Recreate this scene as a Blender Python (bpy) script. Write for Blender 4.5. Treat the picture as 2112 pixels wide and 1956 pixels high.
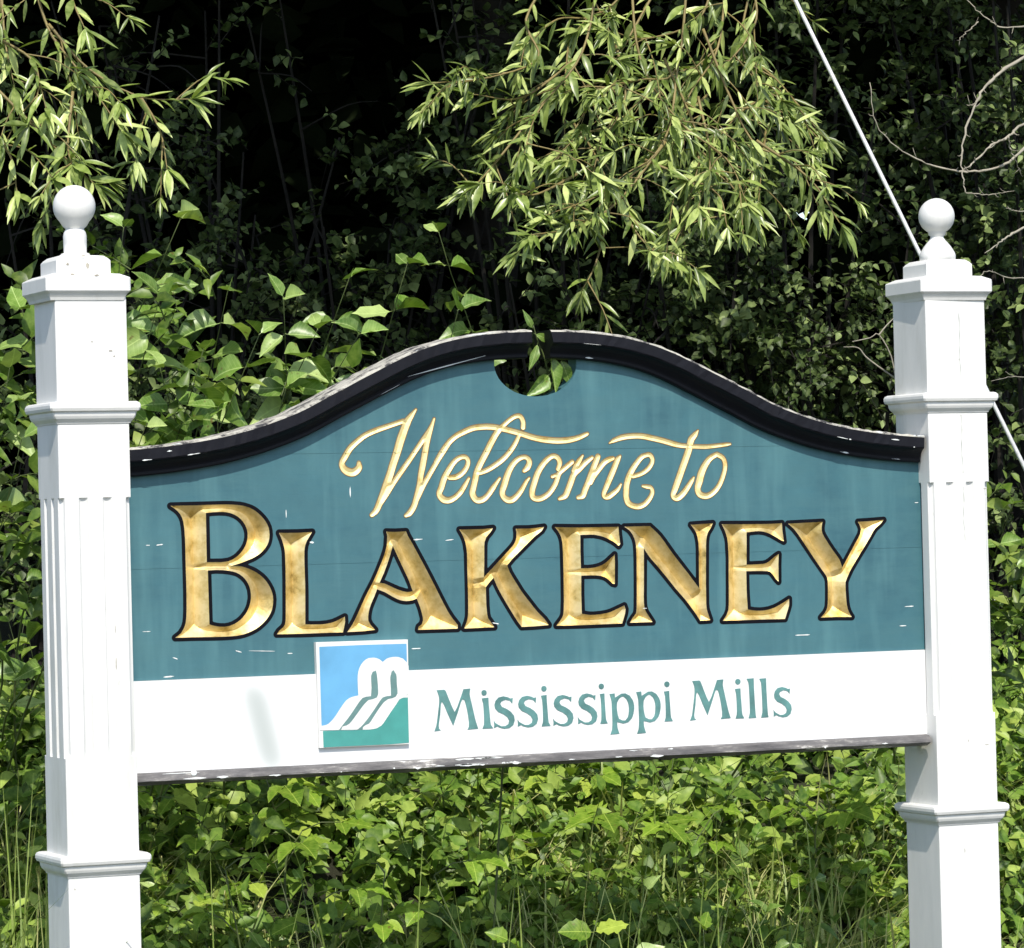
import bpy, bmesh, math, random
import numpy as np
from mathutils import Vector, Matrix, Euler
from mathutils.geometry import delaunay_2d_cdt

scene = bpy.context.scene
for o in list(bpy.data.objects):
    bpy.data.objects.remove(o)
COL = scene.collection
rnd = random.Random(11)
nrg = np.random.default_rng(11)

# ------------------------------------------------------------------ camera
EYE = Vector((-2.2190, -7.5411, 1.5))
YAW, PITCH, ROLL = 0.4022194, 0.0142922, -0.0251171
FOCAL, PW, PH = 8016.57, 2112.0, 1956.0
fwd = Vector((math.sin(YAW) * math.cos(PITCH), math.cos(YAW) * math.cos(PITCH), math.sin(PITCH)))
rt0 = Vector((math.cos(YAW), -math.sin(YAW), 0))
up0 = rt0.cross(fwd)
RT = rt0 * math.cos(ROLL) + up0 * math.sin(ROLL)
UP = -rt0 * math.sin(ROLL) + up0 * math.cos(ROLL)
cam_data = bpy.data.cameras.new('camera')
cam = bpy.data.objects.new('camera', cam_data)
COL.objects.link(cam)
cam.matrix_world = Matrix(((RT.x, UP.x, -fwd.x, EYE.x), (RT.y, UP.y, -fwd.y, EYE.y), (RT.z, UP.z, -fwd.z, EYE.z), (0, 0, 0, 1)))
cam_data.sensor_fit = 'HORIZONTAL'
cam_data.sensor_width = 36.0
cam_data.lens = 36.0 * FOCAL / PW
cam_data.clip_start = 0.05
cam_data.clip_end = 2000.0
scene.camera = cam


def at(px, py, Y):
    """the point of the place that the photograph shows at this pixel, Y metres behind the post fronts"""
    d = fwd * FOCAL + RT * (px - PW / 2) - UP * (py - PH / 2)
    return EYE + d * ((Y - EYE.y) / d.y)


def seen(p):
    """pixel of the photograph at which a point of the place shows"""
    d = Vector(p) - EYE
    z = d.dot(fwd)
    return PW / 2 + FOCAL * d.dot(RT) / z, PH / 2 - FOCAL * d.dot(UP) / z


# ------------------------------------------------------------------ sun and sky
SUN_DIR = Vector((1.4, 5.5, -6.6)).normalized()      # the way the light travels
SUN_STRENGTH, SKY_STRENGTH, EXPOSURE = 3.3, 0.15, 0.52
sl = bpy.data.lights.new('sun', 'SUN')
sl.energy = SUN_STRENGTH
sl.angle = math.radians(0.5)
sl.color = (1.0, 0.945, 0.85)
sun = bpy.data.objects.new('sun', sl)
COL.objects.link(sun)
sun.rotation_euler = SUN_DIR.to_track_quat('-Z', 'Y').to_euler()
sun.location = (-3, -12, 14)
world = bpy.data.worlds.new('World')
scene.world = world
world.use_nodes = True
wn = world.node_tree
bgd = wn.nodes['Background']
sky = wn.nodes.new('ShaderNodeTexSky')
sky.sky_type = 'NISHITA'
sky.sun_disc = False
sky.sun_elevation = math.asin(-SUN_DIR.z)
sky.sun_rotation = math.atan2(-SUN_DIR.x, -SUN_DIR.y)
wn.links.new(sky.outputs[0], bgd.inputs[0])
bgd.inputs[1].default_value = SKY_STRENGTH
scene.view_settings.view_transform = 'Standard'
scene.view_settings.look = 'None'
scene.view_settings.gamma = 1.0
scene.view_settings.use_curve_mapping = False
scene.view_settings.exposure = EXPOSURE
scene.render.engine = 'CYCLES'
scene.cycles.max_bounces = 6
scene.cycles.diffuse_bounces = 3
scene.cycles.glossy_bounces = 2
scene.cycles.transmission_bounces = 3


# ------------------------------------------------------------------ materials
def new_mat(name):
    m = bpy.data.materials.new(name)
    m.use_nodes = True
    nt = m.node_tree
    return m, nt, nt.nodes['Principled BSDF']


def nd(nt, kind, **kw):
    n = nt.nodes.new(kind)
    for k, v in kw.items():
        setattr(n, k, v)
    return n


def noise(nt, scale, detail=4, rough=0.6, stretch=None, obj=True):
    tc = nd(nt, 'ShaderNodeTexCoord')
    out = tc.outputs['Object' if obj else 'Generated']
    if stretch:
        mp = nd(nt, 'ShaderNodeMapping')
        mp.inputs['Scale'].default_value = stretch
        nt.links.new(out, mp.inputs[0])
        out = mp.outputs[0]
    n = nd(nt, 'ShaderNodeTexNoise')
    n.inputs['Scale'].default_value = scale
    n.inputs['Detail'].default_value = detail
    n.inputs['Roughness'].default_value = rough
    nt.links.new(out, n.inputs['Vector'])
    return n.outputs['Fac']


def ramp(nt, fac, stops):
    r = nd(nt, 'ShaderNodeValToRGB')
    while len(r.color_ramp.elements) < len(stops):
        r.color_ramp.elements.new(0.5)
    for e, (p, c) in zip(r.color_ramp.elements, stops):
        e.position = p
        e.color = (*c, 1) if len(c) == 3 else c
    nt.links.new(fac, r.inputs[0])
    return r.outputs[0]


def mix(nt, fac, a, b, mode='MIX'):
    m = nd(nt, 'ShaderNodeMix', data_type='RGBA', blend_type=mode)
    for sock, v in ((m.inputs[0], fac), (m.inputs[6], a), (m.inputs[7], b)):
        if hasattr(v, 'is_linked') or hasattr(v, 'links'):
            nt.links.new(v, sock)
        elif isinstance(v, (int, float)):
            sock.default_value = v
        else:
            sock.default_value = (*v, 1)
    return m.outputs[2]


def bump(nt, bs, fac, strength, dist=0.002):
    b = nd(nt, 'ShaderNodeBump')
    b.inputs['Strength'].default_value = strength
    b.inputs['Distance'].default_value = dist
    nt.links.new(fac, b.inputs['Height'])
    nt.links.new(b.outputs[0], bs.inputs['Normal'])


def setp(bs, **kw):
    for k, v in kw.items():
        bs.inputs[k.replace('_', ' ')].default_value = v


def paint(name, col, dirt, rough=0.55, scale=9, amount=0.6, stretch=(1, 1, 0.25), bstr=0.25):
    m, nt, bs = new_mat(name)
    f = noise(nt, scale, 6, 0.65, stretch)
    c = ramp(nt, f, [(0.42, dirt), (0.42 + 0.35 * amount, col)])
    nt.links.new(c, bs.inputs['Base Color'])
    setp(bs, Roughness=rough)
    bump(nt, bs, noise(nt, 70, 5, 0.7, (1, 1, 0.3)), bstr, 0.0015)
    return m


def ramp2(nt, fac, a, b):
    return ramp(nt, fac, [(a, (0, 0, 0)), (b, (1, 1, 1))])


m, nt, bs = new_mat('white_paint')
f = noise(nt, 7, 6, 0.65, (1, 1, 0.22))
c = ramp(nt, f, [(0.30, (0.60, 0.595, 0.55)), (0.45, (0.73, 0.725, 0.70)), (0.62, (0.80, 0.787, 0.755))])
spots = ramp(nt, noise(nt, 38, 5, 0.72, (1, 1, 0.55)), [(0.0, (0, 0, 0)), (0.655, (0, 0, 0)), (0.74, (0.75, 0.75, 0.75))])
c = mix(nt, spots, c, (0.50, 0.49, 0.43))
nt.links.new(c, bs.inputs['Base Color'])
setp(bs, Roughness=0.5)
bump(nt, bs, noise(nt, 45, 6, 0.7, (1, 1, 0.12)), 0.35, 0.002)
WHITE = m
# white board: same paint with one soft grey smear and a faint green stain
m, nt, bs = new_mat('white_board_paint')
geo = nd(nt, 'ShaderNodeNewGeometry')


def smear(cx, cz, rx, rz, lean, soft):
    mp = nd(nt, 'ShaderNodeSeparateXYZ')
    nt.links.new(geo.outputs['Position'], mp.inputs[0])

    def mth(op, a, b=None):
        n = nd(nt, 'ShaderNodeMath', operation=op)
        for i, v in enumerate((a, b)):
            if v is None:
                continue
            if isinstance(v, (int, float)):
                n.inputs[i].default_value = v
            else:
                nt.links.new(v, n.inputs[i])
        return n.outputs[0]
    dz = mth('SUBTRACT', mp.outputs[2], cz)
    dx = mth('SUBTRACT', mth('SUBTRACT', mp.outputs[0], cx), mth('MULTIPLY', dz, lean))
    q = mth('ADD', mth('POWER', mth('ABSOLUTE', mth('DIVIDE', dx, rx)), 2.0), mth('POWER', mth('ABSOLUTE', mth('DIVIDE', dz, rz)), 6.0))
    return ramp(nt, q, [(0.0, (1, 1, 1)), (soft, (0, 0, 0))])


c = mix(nt, smear(0.437, 1.103, 0.034, 0.095, -0.24, 1.0), (0.78, 0.78, 0.77), (0.50, 0.53, 0.51))
c = mix(nt, smear(1.83, 1.12, 0.05, 0.08, -0.4, 1.0), c, (0.68, 0.73, 0.66))
nt.links.new(c, bs.inputs['Base Color'])
setp(bs, Roughness=0.5)
bump(nt, bs, noise(nt, 60, 5, 0.7, (0.3, 1, 1)), 0.15, 0.001)
WHITE_BOARD = m

m, nt, bs = new_mat('teal_paint')
f1 = noise(nt, 5.5, 6, 0.65, (1, 1, 0.8))
f2 = noise(nt, 30, 4, 0.7, (0.25, 1, 1))
f3 = noise(nt, 9, 3, 0.6, (2.2, 1, 0.25))
c = ramp(nt, f1, [(0.32, (0.032, 0.108, 0.138)), (0.5, (0.045, 0.142, 0.172)), (0.68, (0.064, 0.180, 0.206))])
c = mix(nt, ramp2(nt, f2, 0.35, 0.75), c, (0.054, 0.150, 0.172))
c = mix(nt, mix(nt, ramp2(nt, f3, 0.5, 0.8), (0, 0, 0), (0.6, 0.6, 0.6)), c, (0.10, 0.24, 0.26))
nt.links.new(c, bs.inputs['Base Color'])
setp(bs, Roughness=0.55)
bump(nt, bs, noise(nt, 80, 5, 0.7, (0.15, 1, 1)), 0.3, 0.001)
TEAL = m

m, nt, bs = new_mat('gold_leaf')
f1 = noise(nt, 28, 5, 0.6)
c = ramp(nt, f1, [(0.25, (0.30, 0.20, 0.05)), (0.40, (0.72, 0.54, 0.21)), (0.58, (0.92, 0.75, 0.40)), (0.78, (0.88, 0.66, 0.36))])
nt.links.new(c, bs.inputs['Base Color'])
setp(bs, Roughness=0.42, Metallic=0.72)
bump(nt, bs, noise(nt, 120, 4, 0.6), 0.25, 0.001)
GOLD = m
m, nt, bs = new_mat('pale_gold_leaf')
c = ramp(nt, noise(nt, 40, 4, 0.6), [(0.3, (0.70, 0.48, 0.16)), (0.45, (0.86, 0.69, 0.32)), (0.7, (0.90, 0.77, 0.42))])
nt.links.new(c, bs.inputs['Base Color'])
setp(bs, Roughness=0.45, Metallic=0.15)
PALE_GOLD = m


def plain(name, col, rough=0.5, var=0.15, scale=25):
    m, nt, bs = new_mat(name)
    a = tuple(max(0, x * (1 - var)) for x in col)
    b = tuple(min(1, x * (1 + var)) for x in col)
    nt.links.new(ramp(nt, noise(nt, scale, 4), [(0.3, a), (0.7, b)]), bs.inputs['Base Color'])
    setp(bs, Roughness=rough)
    return m


OUTLINE = plain('black_lettering_paint', (0.005, 0.005, 0.008), 0.6, 0.3)
OUTLINE.node_tree.nodes['Principled BSDF'].inputs['Specular IOR Level'].default_value = 0.1
SIZE_EDGE = plain('ochre_edge_paint', (0.24, 0.125, 0.03), 0.6, 0.3)
MILL_TEAL = plain('pale_teal_paint', (0.10, 0.235, 0.225), 0.5, 0.25, 30)
EMB_BLUE = plain('sky_blue_paint', (0.135, 0.38, 0.62), 0.45, 0.12, 12)
EMB_TEAL = plain('sea_green_paint', (0.065, 0.31, 0.275), 0.45, 0.15, 12)
EMB_GREY = plain('grey_green_paint', (0.13, 0.24, 0.23), 0.5, 0.15, 25)
CHIP = plain('bare_primer', (0.78, 0.80, 0.78), 0.7, 0.1)

# black moulding paint, flaking to pale wood
m, nt, bs = new_mat('flaking_black_paint')
f = noise(nt, 22, 6, 0.7, (0.5, 1, 1.3))
c = ramp(nt, f, [(0.0, (0.006, 0.006, 0.009)), (0.62, (0.011, 0.011, 0.015)), (0.68, (0.016, 0.015, 0.017)), (0.71, (0.32, 0.30, 0.26)), (0.8, (0.5, 0.48, 0.42))])
nt.links.new(c, bs.inputs['Base Color'])
setp(bs, Roughness=0.45)
bs.inputs['Specular IOR Level'].default_value = 0.15
bump(nt, bs, noise(nt, 60, 5, 0.7), 0.4, 0.002)
BLACK = m
m, nt, bs = new_mat('weathered_top_edge')
f = noise(nt, 45, 6, 0.75, (0.6, 1, 1))
c = ramp(nt, f, [(0.42, (0.05, 0.048, 0.05)), (0.48, (0.34, 0.32, 0.28)), (0.58, (0.52, 0.50, 0.43)), (0.72, (0.40, 0.36, 0.29))])
nt.links.new(c, bs.inputs['Base Color'])
setp(bs, Roughness=0.85)
bump(nt, bs, f, 0.8, 0.004)
TOP_EDGE = m
m, nt, bs = new_mat('weathered_sill_paint')
f = noise(nt, 26, 6, 0.72, (0.35, 1, 1.6))
c = ramp(nt, f, [(0.3, (0.055, 0.052, 0.054)), (0.52, (0.14, 0.132, 0.13)), (0.59, (0.24, 0.225, 0.21)), (0.63, (0.6, 0.58, 0.54)), (0.8, (0.7, 0.69, 0.66))])
nt.links.new(c, bs.inputs['Base Color'])
setp(bs, Roughness=0.65)
bump(nt, bs, f, 0.5, 0.002)
SILL = m

m, nt, bs = new_mat('galvanised_wire')
nt.links.new(ramp(nt, noise(nt, 90, 3), [(0.3, (0.62, 0.62, 0.62)), (0.7, (0.82, 0.82, 0.80))]), bs.inputs['Base Color'])
setp(bs, Roughness=0.45)
WIRE = m


def leaf_mat(name, dark, mid, pale, rough=0.42, trans=0.22, stuff=False, spec=0.5, veins=False):
    m, nt, bs = new_mat(name)
    if stuff:
        a = nd(nt, 'ShaderNodeAttribute', attribute_name='tint')
        fac = a.outputs['Fac']
    else:
        fac = nd(nt, 'ShaderNodeObjectInfo').outputs['Random']
    c = ramp(nt, fac, [(0.0, dark), (0.22, tuple(.6 * a + .4 * b for a, b in zip(dark, mid))), (0.6, mid), (1.0, pale)])
    c = mix(nt, 0.3, c, ramp(nt, noise(nt, 3.5 if not stuff else 60, 4), [(0.3, dark), (0.7, pale)]))
    if veins:
        # midrib and side veins, paler than the blade, and a few brown spots
        sx = nd(nt, 'ShaderNodeSeparateXYZ')
        nt.links.new(nd(nt, 'ShaderNodeTexCoord').outputs['Object'], sx.inputs[0])

        def mth(op, a, b):
            n = nd(nt, 'ShaderNodeMath', operation=op)
            for i, q in enumerate((a, b)):
                if isinstance(q, (int, float)):
                    n.inputs[i].default_value = q
                else:
                    nt.links.new(q, n.inputs[i])
            return n.outputs[0]
        ay = mth('ABSOLUTE', sx.outputs[1], 0.0)
        rib = ramp(nt, ay, [(0.0, (0.55, 0.55, 0.55)), (0.020, (0, 0, 0))])
        ph = mth('SINE', mth('MULTIPLY', mth('SUBTRACT', sx.outputs[0], mth('MULTIPLY', ay, 0.75)), 58.0), 0.0)
        sv = ramp(nt, ph, [(0.80, (0, 0, 0)), (0.97, (0.13, 0.13, 0.13))])
        c = mix(nt, mix(nt, 1.0, rib, sv, 'ADD'), c, tuple(min(1, q * 1.35 + .03) for q in pale))
        rs = nd(nt, 'ShaderNodeObjectInfo').outputs['Random']
        off = nd(nt, 'ShaderNodeVectorMath', operation='ADD')
        nt.links.new(nd(nt, 'ShaderNodeTexCoord').outputs['Object'], off.inputs[0])
        cmb = nd(nt, 'ShaderNodeCombineXYZ')
        nt.links.new(mth('MULTIPLY', rs, 40.0), cmb.inputs[2])
        nt.links.new(cmb.outputs[0], off.inputs[1])
        tn = nd(nt, 'ShaderNodeTexNoise')
        tn.inputs['Scale'].default_value = 6.0
        nt.links.new(off.outputs[0], tn.inputs['Vector'])
        c = mix(nt, ramp(nt, tn.outputs['Fac'], [(0.66, (0, 0, 0)), (0.72, (0.8, 0.8, 0.8))]), c, (0.16, 0.11, 0.03))
    nt.links.new(c, bs.inputs['Base Color'])
    setp(bs, Roughness=rough)
    bs.inputs['Specular IOR Level'].default_value = spec
    tr = nd(nt, 'ShaderNodeBsdfTranslucent')
    tc = mix(nt, 1.0, c, (0.9, 1.0, 0.35), 'MULTIPLY')
    nt.links.new(tc, tr.inputs['Color'])
    ms = nd(nt, 'ShaderNodeMixShader')
    ms.inputs[0].default_value = trans
    nt.links.new(bs.outputs[0], ms.inputs[1])
    nt.links.new(tr.outputs[0], ms.inputs[2])
    nt.links.new(ms.outputs[0], nt.nodes['Material Output'].inputs[0])
    return m


WILLOW_L = leaf_mat('willow_leaf', (0.04, 0.085, 0.008), (0.23, 0.335, 0.050), (0.74, 0.82, 0.32), 0.32, 0.22)
WILLOW_S = leaf_mat('willow_leaf_mass', (0.022, 0.055, 0.006), (0.14, 0.225, 0.030), (0.62, 0.70, 0.24), 0.34, 0.22, stuff=True)
BROAD_L = leaf_mat('broad_leaf', (0.045, 0.12, 0.008), (0.15, 0.29, 0.026), (0.50, 0.62, 0.22), 0.36, 0.25, veins=True)
BROAD_S = leaf_mat('broad_leaf_mass', (0.022, 0.06, 0.006), (0.085, 0.175, 0.014), (0.38, 0.46, 0.11), 0.40, 0.25, stuff=True, spec=0.35)
BRAMBLE_L = leaf_mat('bramble_leaf', (0.055, 0.14, 0.008), (0.18, 0.33, 0.022), (0.46, 0.57, 0.09), 0.45, 0.25, spec=0.35, veins=True)
UNDER_S = leaf_mat('undergrowth_leaf', (0.022, 0.066, 0.006), (0.115, 0.245, 0.022), (0.46, 0.58, 0.12), 0.45, 0.25, stuff=True, spec=0.35)
GRASS_S = leaf_mat('grass_blade', (0.09, 0.18, 0.018), (0.25, 0.37, 0.055), (0.70, 0.66, 0.30), 0.5, stuff=True)
SHRUB_SHADE_S = leaf_mat('shade_dark_shrub_leaf', (0.004, 0.015, 0.002), (0.015, 0.040, 0.004), (0.28, 0.36, 0.13), 0.45, 0.08, stuff=True, spec=0.22)  # leaf green darkened: shade of the thicket put into the colour
WOOD_SHADE_S = leaf_mat('shade_dark_forest_leaf', (0.003, 0.005, 0.002), (0.005, 0.009, 0.003), (0.012, 0.018, 0.007), 0.9, 0.0, stuff=True, spec=0.03)  # near-black leaf colour stands in for the deep shade of the wood
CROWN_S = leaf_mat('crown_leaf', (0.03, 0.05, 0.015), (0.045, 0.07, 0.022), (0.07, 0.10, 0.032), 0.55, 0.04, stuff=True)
BARK = plain('bark', (0.012, 0.010, 0.007), 0.9, 0.5, 18)
STEM = plain('green_stem', (0.09, 0.12, 0.035), 0.6, 0.3, 20)
TWIG = plain('willow_twig', (0.22, 0.17, 0.06), 0.6, 0.3, 20)
DEAD = plain('bleached_dead_twig', (0.33, 0.30, 0.235), 0.8, 0.25, 40)
m, nt, bs = new_mat('soil_and_turf')
f = noise(nt, 1.3, 8, 0.7)
c = ramp(nt, f, [(0.35, (0.016, 0.014, 0.008)), (0.5, (0.026, 0.030, 0.010)), (0.65, (0.045, 0.058, 0.016))])
nt.links.new(c, bs.inputs['Base Color'])
setp(bs, Roughness=0.95)
bump(nt, bs, noise(nt, 14, 6, 0.7), 0.8, 0.05)
SOIL = m


# ------------------------------------------------------------------ helpers
def tag(o, label=None, cat=None, group=None, kind=None):
    if label:
        o['label'] = label
    if cat:
        o['category'] = cat
    if group:
        o['group'] = group
    if kind:
        o['kind'] = kind
    return o


def link(name, mesh, parent=None, mats=()):
    for mm in mats:
        mesh.materials.append(mm)
    o = bpy.data.objects.new(name, mesh)
    COL.objects.link(o)
    if parent:
        o.parent = parent
        o.matrix_parent_inverse = Matrix.Translation(-parent.location) if parent.type == 'EMPTY' else Matrix.Identity(4)
    return o


def empty(name, loc, label, cat, group=None):
    o = bpy.data.objects.new(name, None)
    COL.objects.link(o)
    o.location = loc
    o.empty_display_size = 0.1
    return tag(o, label, cat, group)


def mesh_from(name, verts, faces, smooth=False, mat_idx=None):
    me = bpy.data.meshes.new(name)
    me.from_pydata([tuple(v) for v in verts], [], faces)
    me.update()
    if smooth:
        me.polygons.foreach_set('use_smooth', [True] * len(me.polygons))
    if mat_idx is not None:
        me.polygons.foreach_set('material_index', mat_idx)
    return me


def fix_normals(me):
    bm = bmesh.new()
    bm.from_mesh(me)
    bmesh.ops.recalc_face_normals(bm, faces=bm.faces)
    bm.to_mesh(me)
    bm.free()
    return me


def quads_mesh(name, V, F, tint=None):
    """fast mesh of quads from numpy arrays"""
    me = bpy.data.meshes.new(name)
    me.vertices.add(len(V))
    me.vertices.foreach_set('co', np.ascontiguousarray(V, np.float32).ravel())
    me.loops.add(F.size)
    me.loops.foreach_set('vertex_index', np.ascontiguousarray(F, np.int32).ravel())
    me.polygons.add(len(F))
    me.polygons.foreach_set('loop_start', np.arange(0, F.size, 4, dtype=np.int32))
    me.update(calc_edges=True)
    if tint is not None:
        a = me.attributes.new('tint', 'FLOAT', 'POINT')
        a.data.foreach_set('value', np.ascontiguousarray(tint, np.float32))
    return me


def unit(a):
    return a / np.maximum(np.linalg.norm(a, axis=1, keepdims=True), 1e-9)


def leaf_cloud(name, pos, axis, nrm, length, width, tint=None, fold=0.18, curl=0.12, shape='ovate', fine=False):
    """many small folded leaves as one mesh: two quads each, or eight when fine"""
    n = len(pos)
    axis = unit(axis)
    side = unit(np.cross(nrm, axis))
    nr = np.cross(axis, side)
    L = length[:, None]
    W = width[:, None]
    if tint is None:
        tint = nrg.random(n)
    if fine:
        cu = (curl * nrg.uniform(-.3, 2.4, n))[:, None]
        fo = (fold * nrg.uniform(.2, 2.0, n))[:, None]
        tw = nrg.normal(0, .5, n)[:, None]
        st = [(0, .03), (.22, .40), (.48, .50), (.76, .28), (1, .015)] if shape == 'ovate' else [(0, .05), (.25, .42), (.5, .5), (.78, .3), (1, .02)]
        pts = []
        for t, w in st:
            c = pos + axis * L * t - nr * L * cu * t * t
            s2 = side * np.cos(tw * t) + nr * np.sin(tw * t)
            up = nr * (W * w * fo * 2)
            pts += [c, c + s2 * W * w + up, c - s2 * W * w + up]
        V = np.stack(pts, 1).reshape(-1, 3)
        b = np.arange(n)[:, None] * 15
        F = []
        for i in range(4):
            q = 3 * i
            F += [b + np.array([[q, q + 3, q + 4, q + 1]]), b + np.array([[q, q + 2, q + 5, q + 3]])]
        me = quads_mesh(name, V, np.concatenate(F, 0), np.repeat(tint, 15))
        me.polygons.foreach_set('use_smooth', [True] * len(me.polygons))
        return me
    st = [(0, 0), (.28, .46), (.62, .42), (1, 0)] if shape == 'ovate' else [(0, 0), (.3, .5), (.6, .40), (1, 0)]
    pts = []
    for t, w in st:
        pts.append(pos + axis * L * t + side * W * w + nr * (W * w * fold * 2 - L * curl * t * t))
    for t, w in (st[2], st[1]):
        pts.append(pos + axis * L * t - side * W * w + nr * (W * w * fold * 2 - L * curl * t * t))
    V = np.stack(pts, 1).reshape(-1, 3)
    b = np.arange(n)[:, None] * 6
    F = np.concatenate([b + np.array([[0, 1, 2, 3]]), b + np.array([[0, 3, 4, 5]])], 0)
    return quads_mesh(name, V, F, np.repeat(tint, 6))


def sprigs(base, dirs, length, k, droop):
    """leafy shoots: k alternate leaves along each arching stem; returns leaf places, axes, owner and the stems as quads"""
    n = len(base)
    dirs = unit(dirs)
    T = (np.arange(k) + .6) / k
    sway = nrg.normal(0, .18, (n, 3))

    def point(t):
        return base + dirs * (length * t)[:, None] + (np.array([0, 0, -1.0]) * droop[:, None] + sway) * (length * t * t)[:, None]
    P, A, O, U = [], [], [], []
    ph = nrg.uniform(0, 6.28, n)
    sd = unit(np.cross(dirs, np.array([0.13, 0.2, 1.0])))
    up = np.cross(sd, dirs)
    for i, t in enumerate(T):
        tt = np.full(n, t)
        p = point(tt)
        a = ph + i * 2.4 + nrg.normal(0, .35, n)
        out = sd * np.cos(a)[:, None] + up * np.sin(a)[:, None]
        P.append(p)
        A.append(out * .85 + dirs * nrg.uniform(.25, .9, n)[:, None] + np.array([0, 0, -1.0]) * nrg.uniform(-.1, .5, n)[:, None])
        O.append(np.arange(n))
        U.append(tt)
    m = 5
    V = []
    for j in range(m):
        c = point(np.full(n, j / (m - 1)))
        r = .0021 * (1 - .7 * j / (m - 1))
        for q in range(3):
            a = 2 * np.pi * q / 3
            V.append(c + (sd * math.cos(a) + up * math.sin(a)) * r)
    V = np.stack(V, 1).reshape(-1, 3)
    b = np.arange(n)[:, None] * (3 * m)
    F = []
    for j in range(m - 1):
        for q in range(3):
            F.append(b + np.array([[3 * j + q, 3 * j + (q + 1) % 3, 3 * j + 3 + (q + 1) % 3, 3 * j + 3 + q]]))
    return np.concatenate(P), np.concatenate(A), np.concatenate(O), np.concatenate(U), V, np.concatenate(F, 0)


def sprig_mass(name, label, base, dirs, length, k, droop, lo, hi, wide, tint, mats, parent=None):
    P, A, O, U, SV, SF = sprigs(base, dirs, length, k, droop)
    n = len(P)
    nr = np.stack([nrg.normal(-.18, .38, n), nrg.normal(-.8, .38, n), np.ones(n)], 1)
    L = nrg.uniform(lo, hi, n) * (1.1 - .45 * U)
    me = leaf_cloud(name, P, A, nr, L, L * nrg.uniform(wide[0], wide[1], n), np.clip(tint[O] + nrg.normal(0, .15, n), 0, 1), .2, .22, fine=True)
    o = link(name, me, parent, [mats[0]])
    tag(o, label, kind='stuff')
    st = quads_mesh(name + '_stems', SV, SF)
    q = link('shoots', st, parent or o, [mats[1]])
    tag(q, None, kind='stuff')
    return o


def tube(path, radii, seg=6, cap=True):
    """verts and faces of a tapered tube along a path"""
    V, F = [], []
    pts = [Vector(p) for p in path]
    prev = None
    for i, p in enumerate(pts):
        t = (pts[min(i + 1, len(pts) - 1)] - pts[max(i - 1, 0)]).normalized()
        if prev is None:
            u = t.orthogonal().normalized()
        else:
            u = (prev - t * prev.dot(t)).normalized()
        prev = u
        w = t.cross(u)
        for k in range(seg):
            a = 2 * math.pi * k / seg
            V.append(p + (u * math.cos(a) + w * math.sin(a)) * radii[i])
    for i in range(len(pts) - 1):
        for k in range(seg):
            F.append((i * seg + k, i * seg + (k + 1) % seg, (i + 1) * seg + (k + 1) % seg, (i + 1) * seg + k))
    if cap:
        F.append(tuple(range(seg - 1, -1, -1)))
        F.append(tuple((len(pts) - 1) * seg + k for k in range(seg)))
    return V, F


class MB:
    def __init__(s):
        s.V, s.F, s.M = [], [], []

    def add(s, V, F, mi=0):
        b = len(s.V)
        s.V += [tuple(v) for v in V]
        s.F += [tuple(i + b for i in f) for f in F]
        s.M += [mi] * len(F)
        return s

    def box(s, x0, x1, y0, y1, z0, z1, mi=0):
        V = [(x, y, z) for z in (z0, z1) for x, y in ((x0, y0), (x1, y0), (x1, y1), (x0, y1))]
        return s.add(V, [(3, 2, 1, 0), (4, 5, 6, 7), (0, 1, 5, 4), (1, 2, 6, 5), (2, 3, 7, 6), (3, 0, 4, 7)], mi)

    def build(s, name, mats, parent=None, smooth=False):
        me = mesh_from(name, s.V, s.F, smooth, s.M)
        return link(name, me, parent, mats if isinstance(mats, (list, tuple)) else [mats])


def spline(pts, n):
    """Catmull-Rom through points"""
    P = [Vector(p) for p in pts]
    P = [P[0] * 2 - P[1]] + P + [P[-1] * 2 - P[-2]]
    out = []
    segs = len(P) - 3
    for i in range(segs):
        k = max(1, n // segs)
        for j in range(k):
            t = j / k
            a, b, c, d = P[i:i + 4]
            out.append(0.5 * ((2 * b) + (c - a) * t + (2 * a - 5 * b + 4 * c - d) * t * t + (3 * b - a - 3 * c + d) * t ** 3))
    out.append(P[-2].copy())
    return out


# ---- flat shapes and carved letters, worked in millimetres in the plane of the board
def inside(P, polys):
    P = np.asarray(P)
    r = np.zeros(len(P), bool)
    for q in polys:
        q = np.asarray(q)
        a = q
        b = np.roll(q, -1, 0)
        for (ax, az), (bx, bz) in zip(a, b):
            c = (az > P[:, 1]) != (bz > P[:, 1])
            if az != bz:
                r ^= c & (P[:, 0] < (bx - ax) * (P[:, 1] - az) / (bz - az) + ax)
    return r


def cdt(pts, edges):
    r = delaunay_2d_cdt([Vector((float(p[0]), float(p[1]))) for p in pts], edges, [], 0, 1e-4)
    return np.array([(v.x, v.y) for v in r[0]]), [tuple(f) for f in r[2]]


def loops_to_graph(polys):
    pts, ed = [], []
    for q in polys:
        b = len(pts)
        pts += [tuple(p) for p in q]
        ed += [(b + i, b + (i + 1) % len(q)) for i in range(len(q))]
    return pts, ed


def resample(q, step):
    out = []
    for i in range(len(q)):
        a = np.array(q[i])
        b = np.array(q[(i + 1) % len(q)])
        k = max(1, int(round(np.linalg.norm(b - a) / step)))
        out += [tuple(a + (b - a) * j / k) for j in range(k)]
    return out


def dist_to(P, polys):
    P = np.asarray(P)
    d = np.full(len(P), 1e9)
    for q in polys:
        q = np.asarray(q)
        for a, b in zip(q, np.roll(q, -1, 0)):
            e = b - a
            t = np.clip(((P - a) @ e) / (e @ e + 1e-12), 0, 1)
            d = np.minimum(d, np.linalg.norm(P - a - t[:, None] * e, axis=1))
    return d


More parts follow.
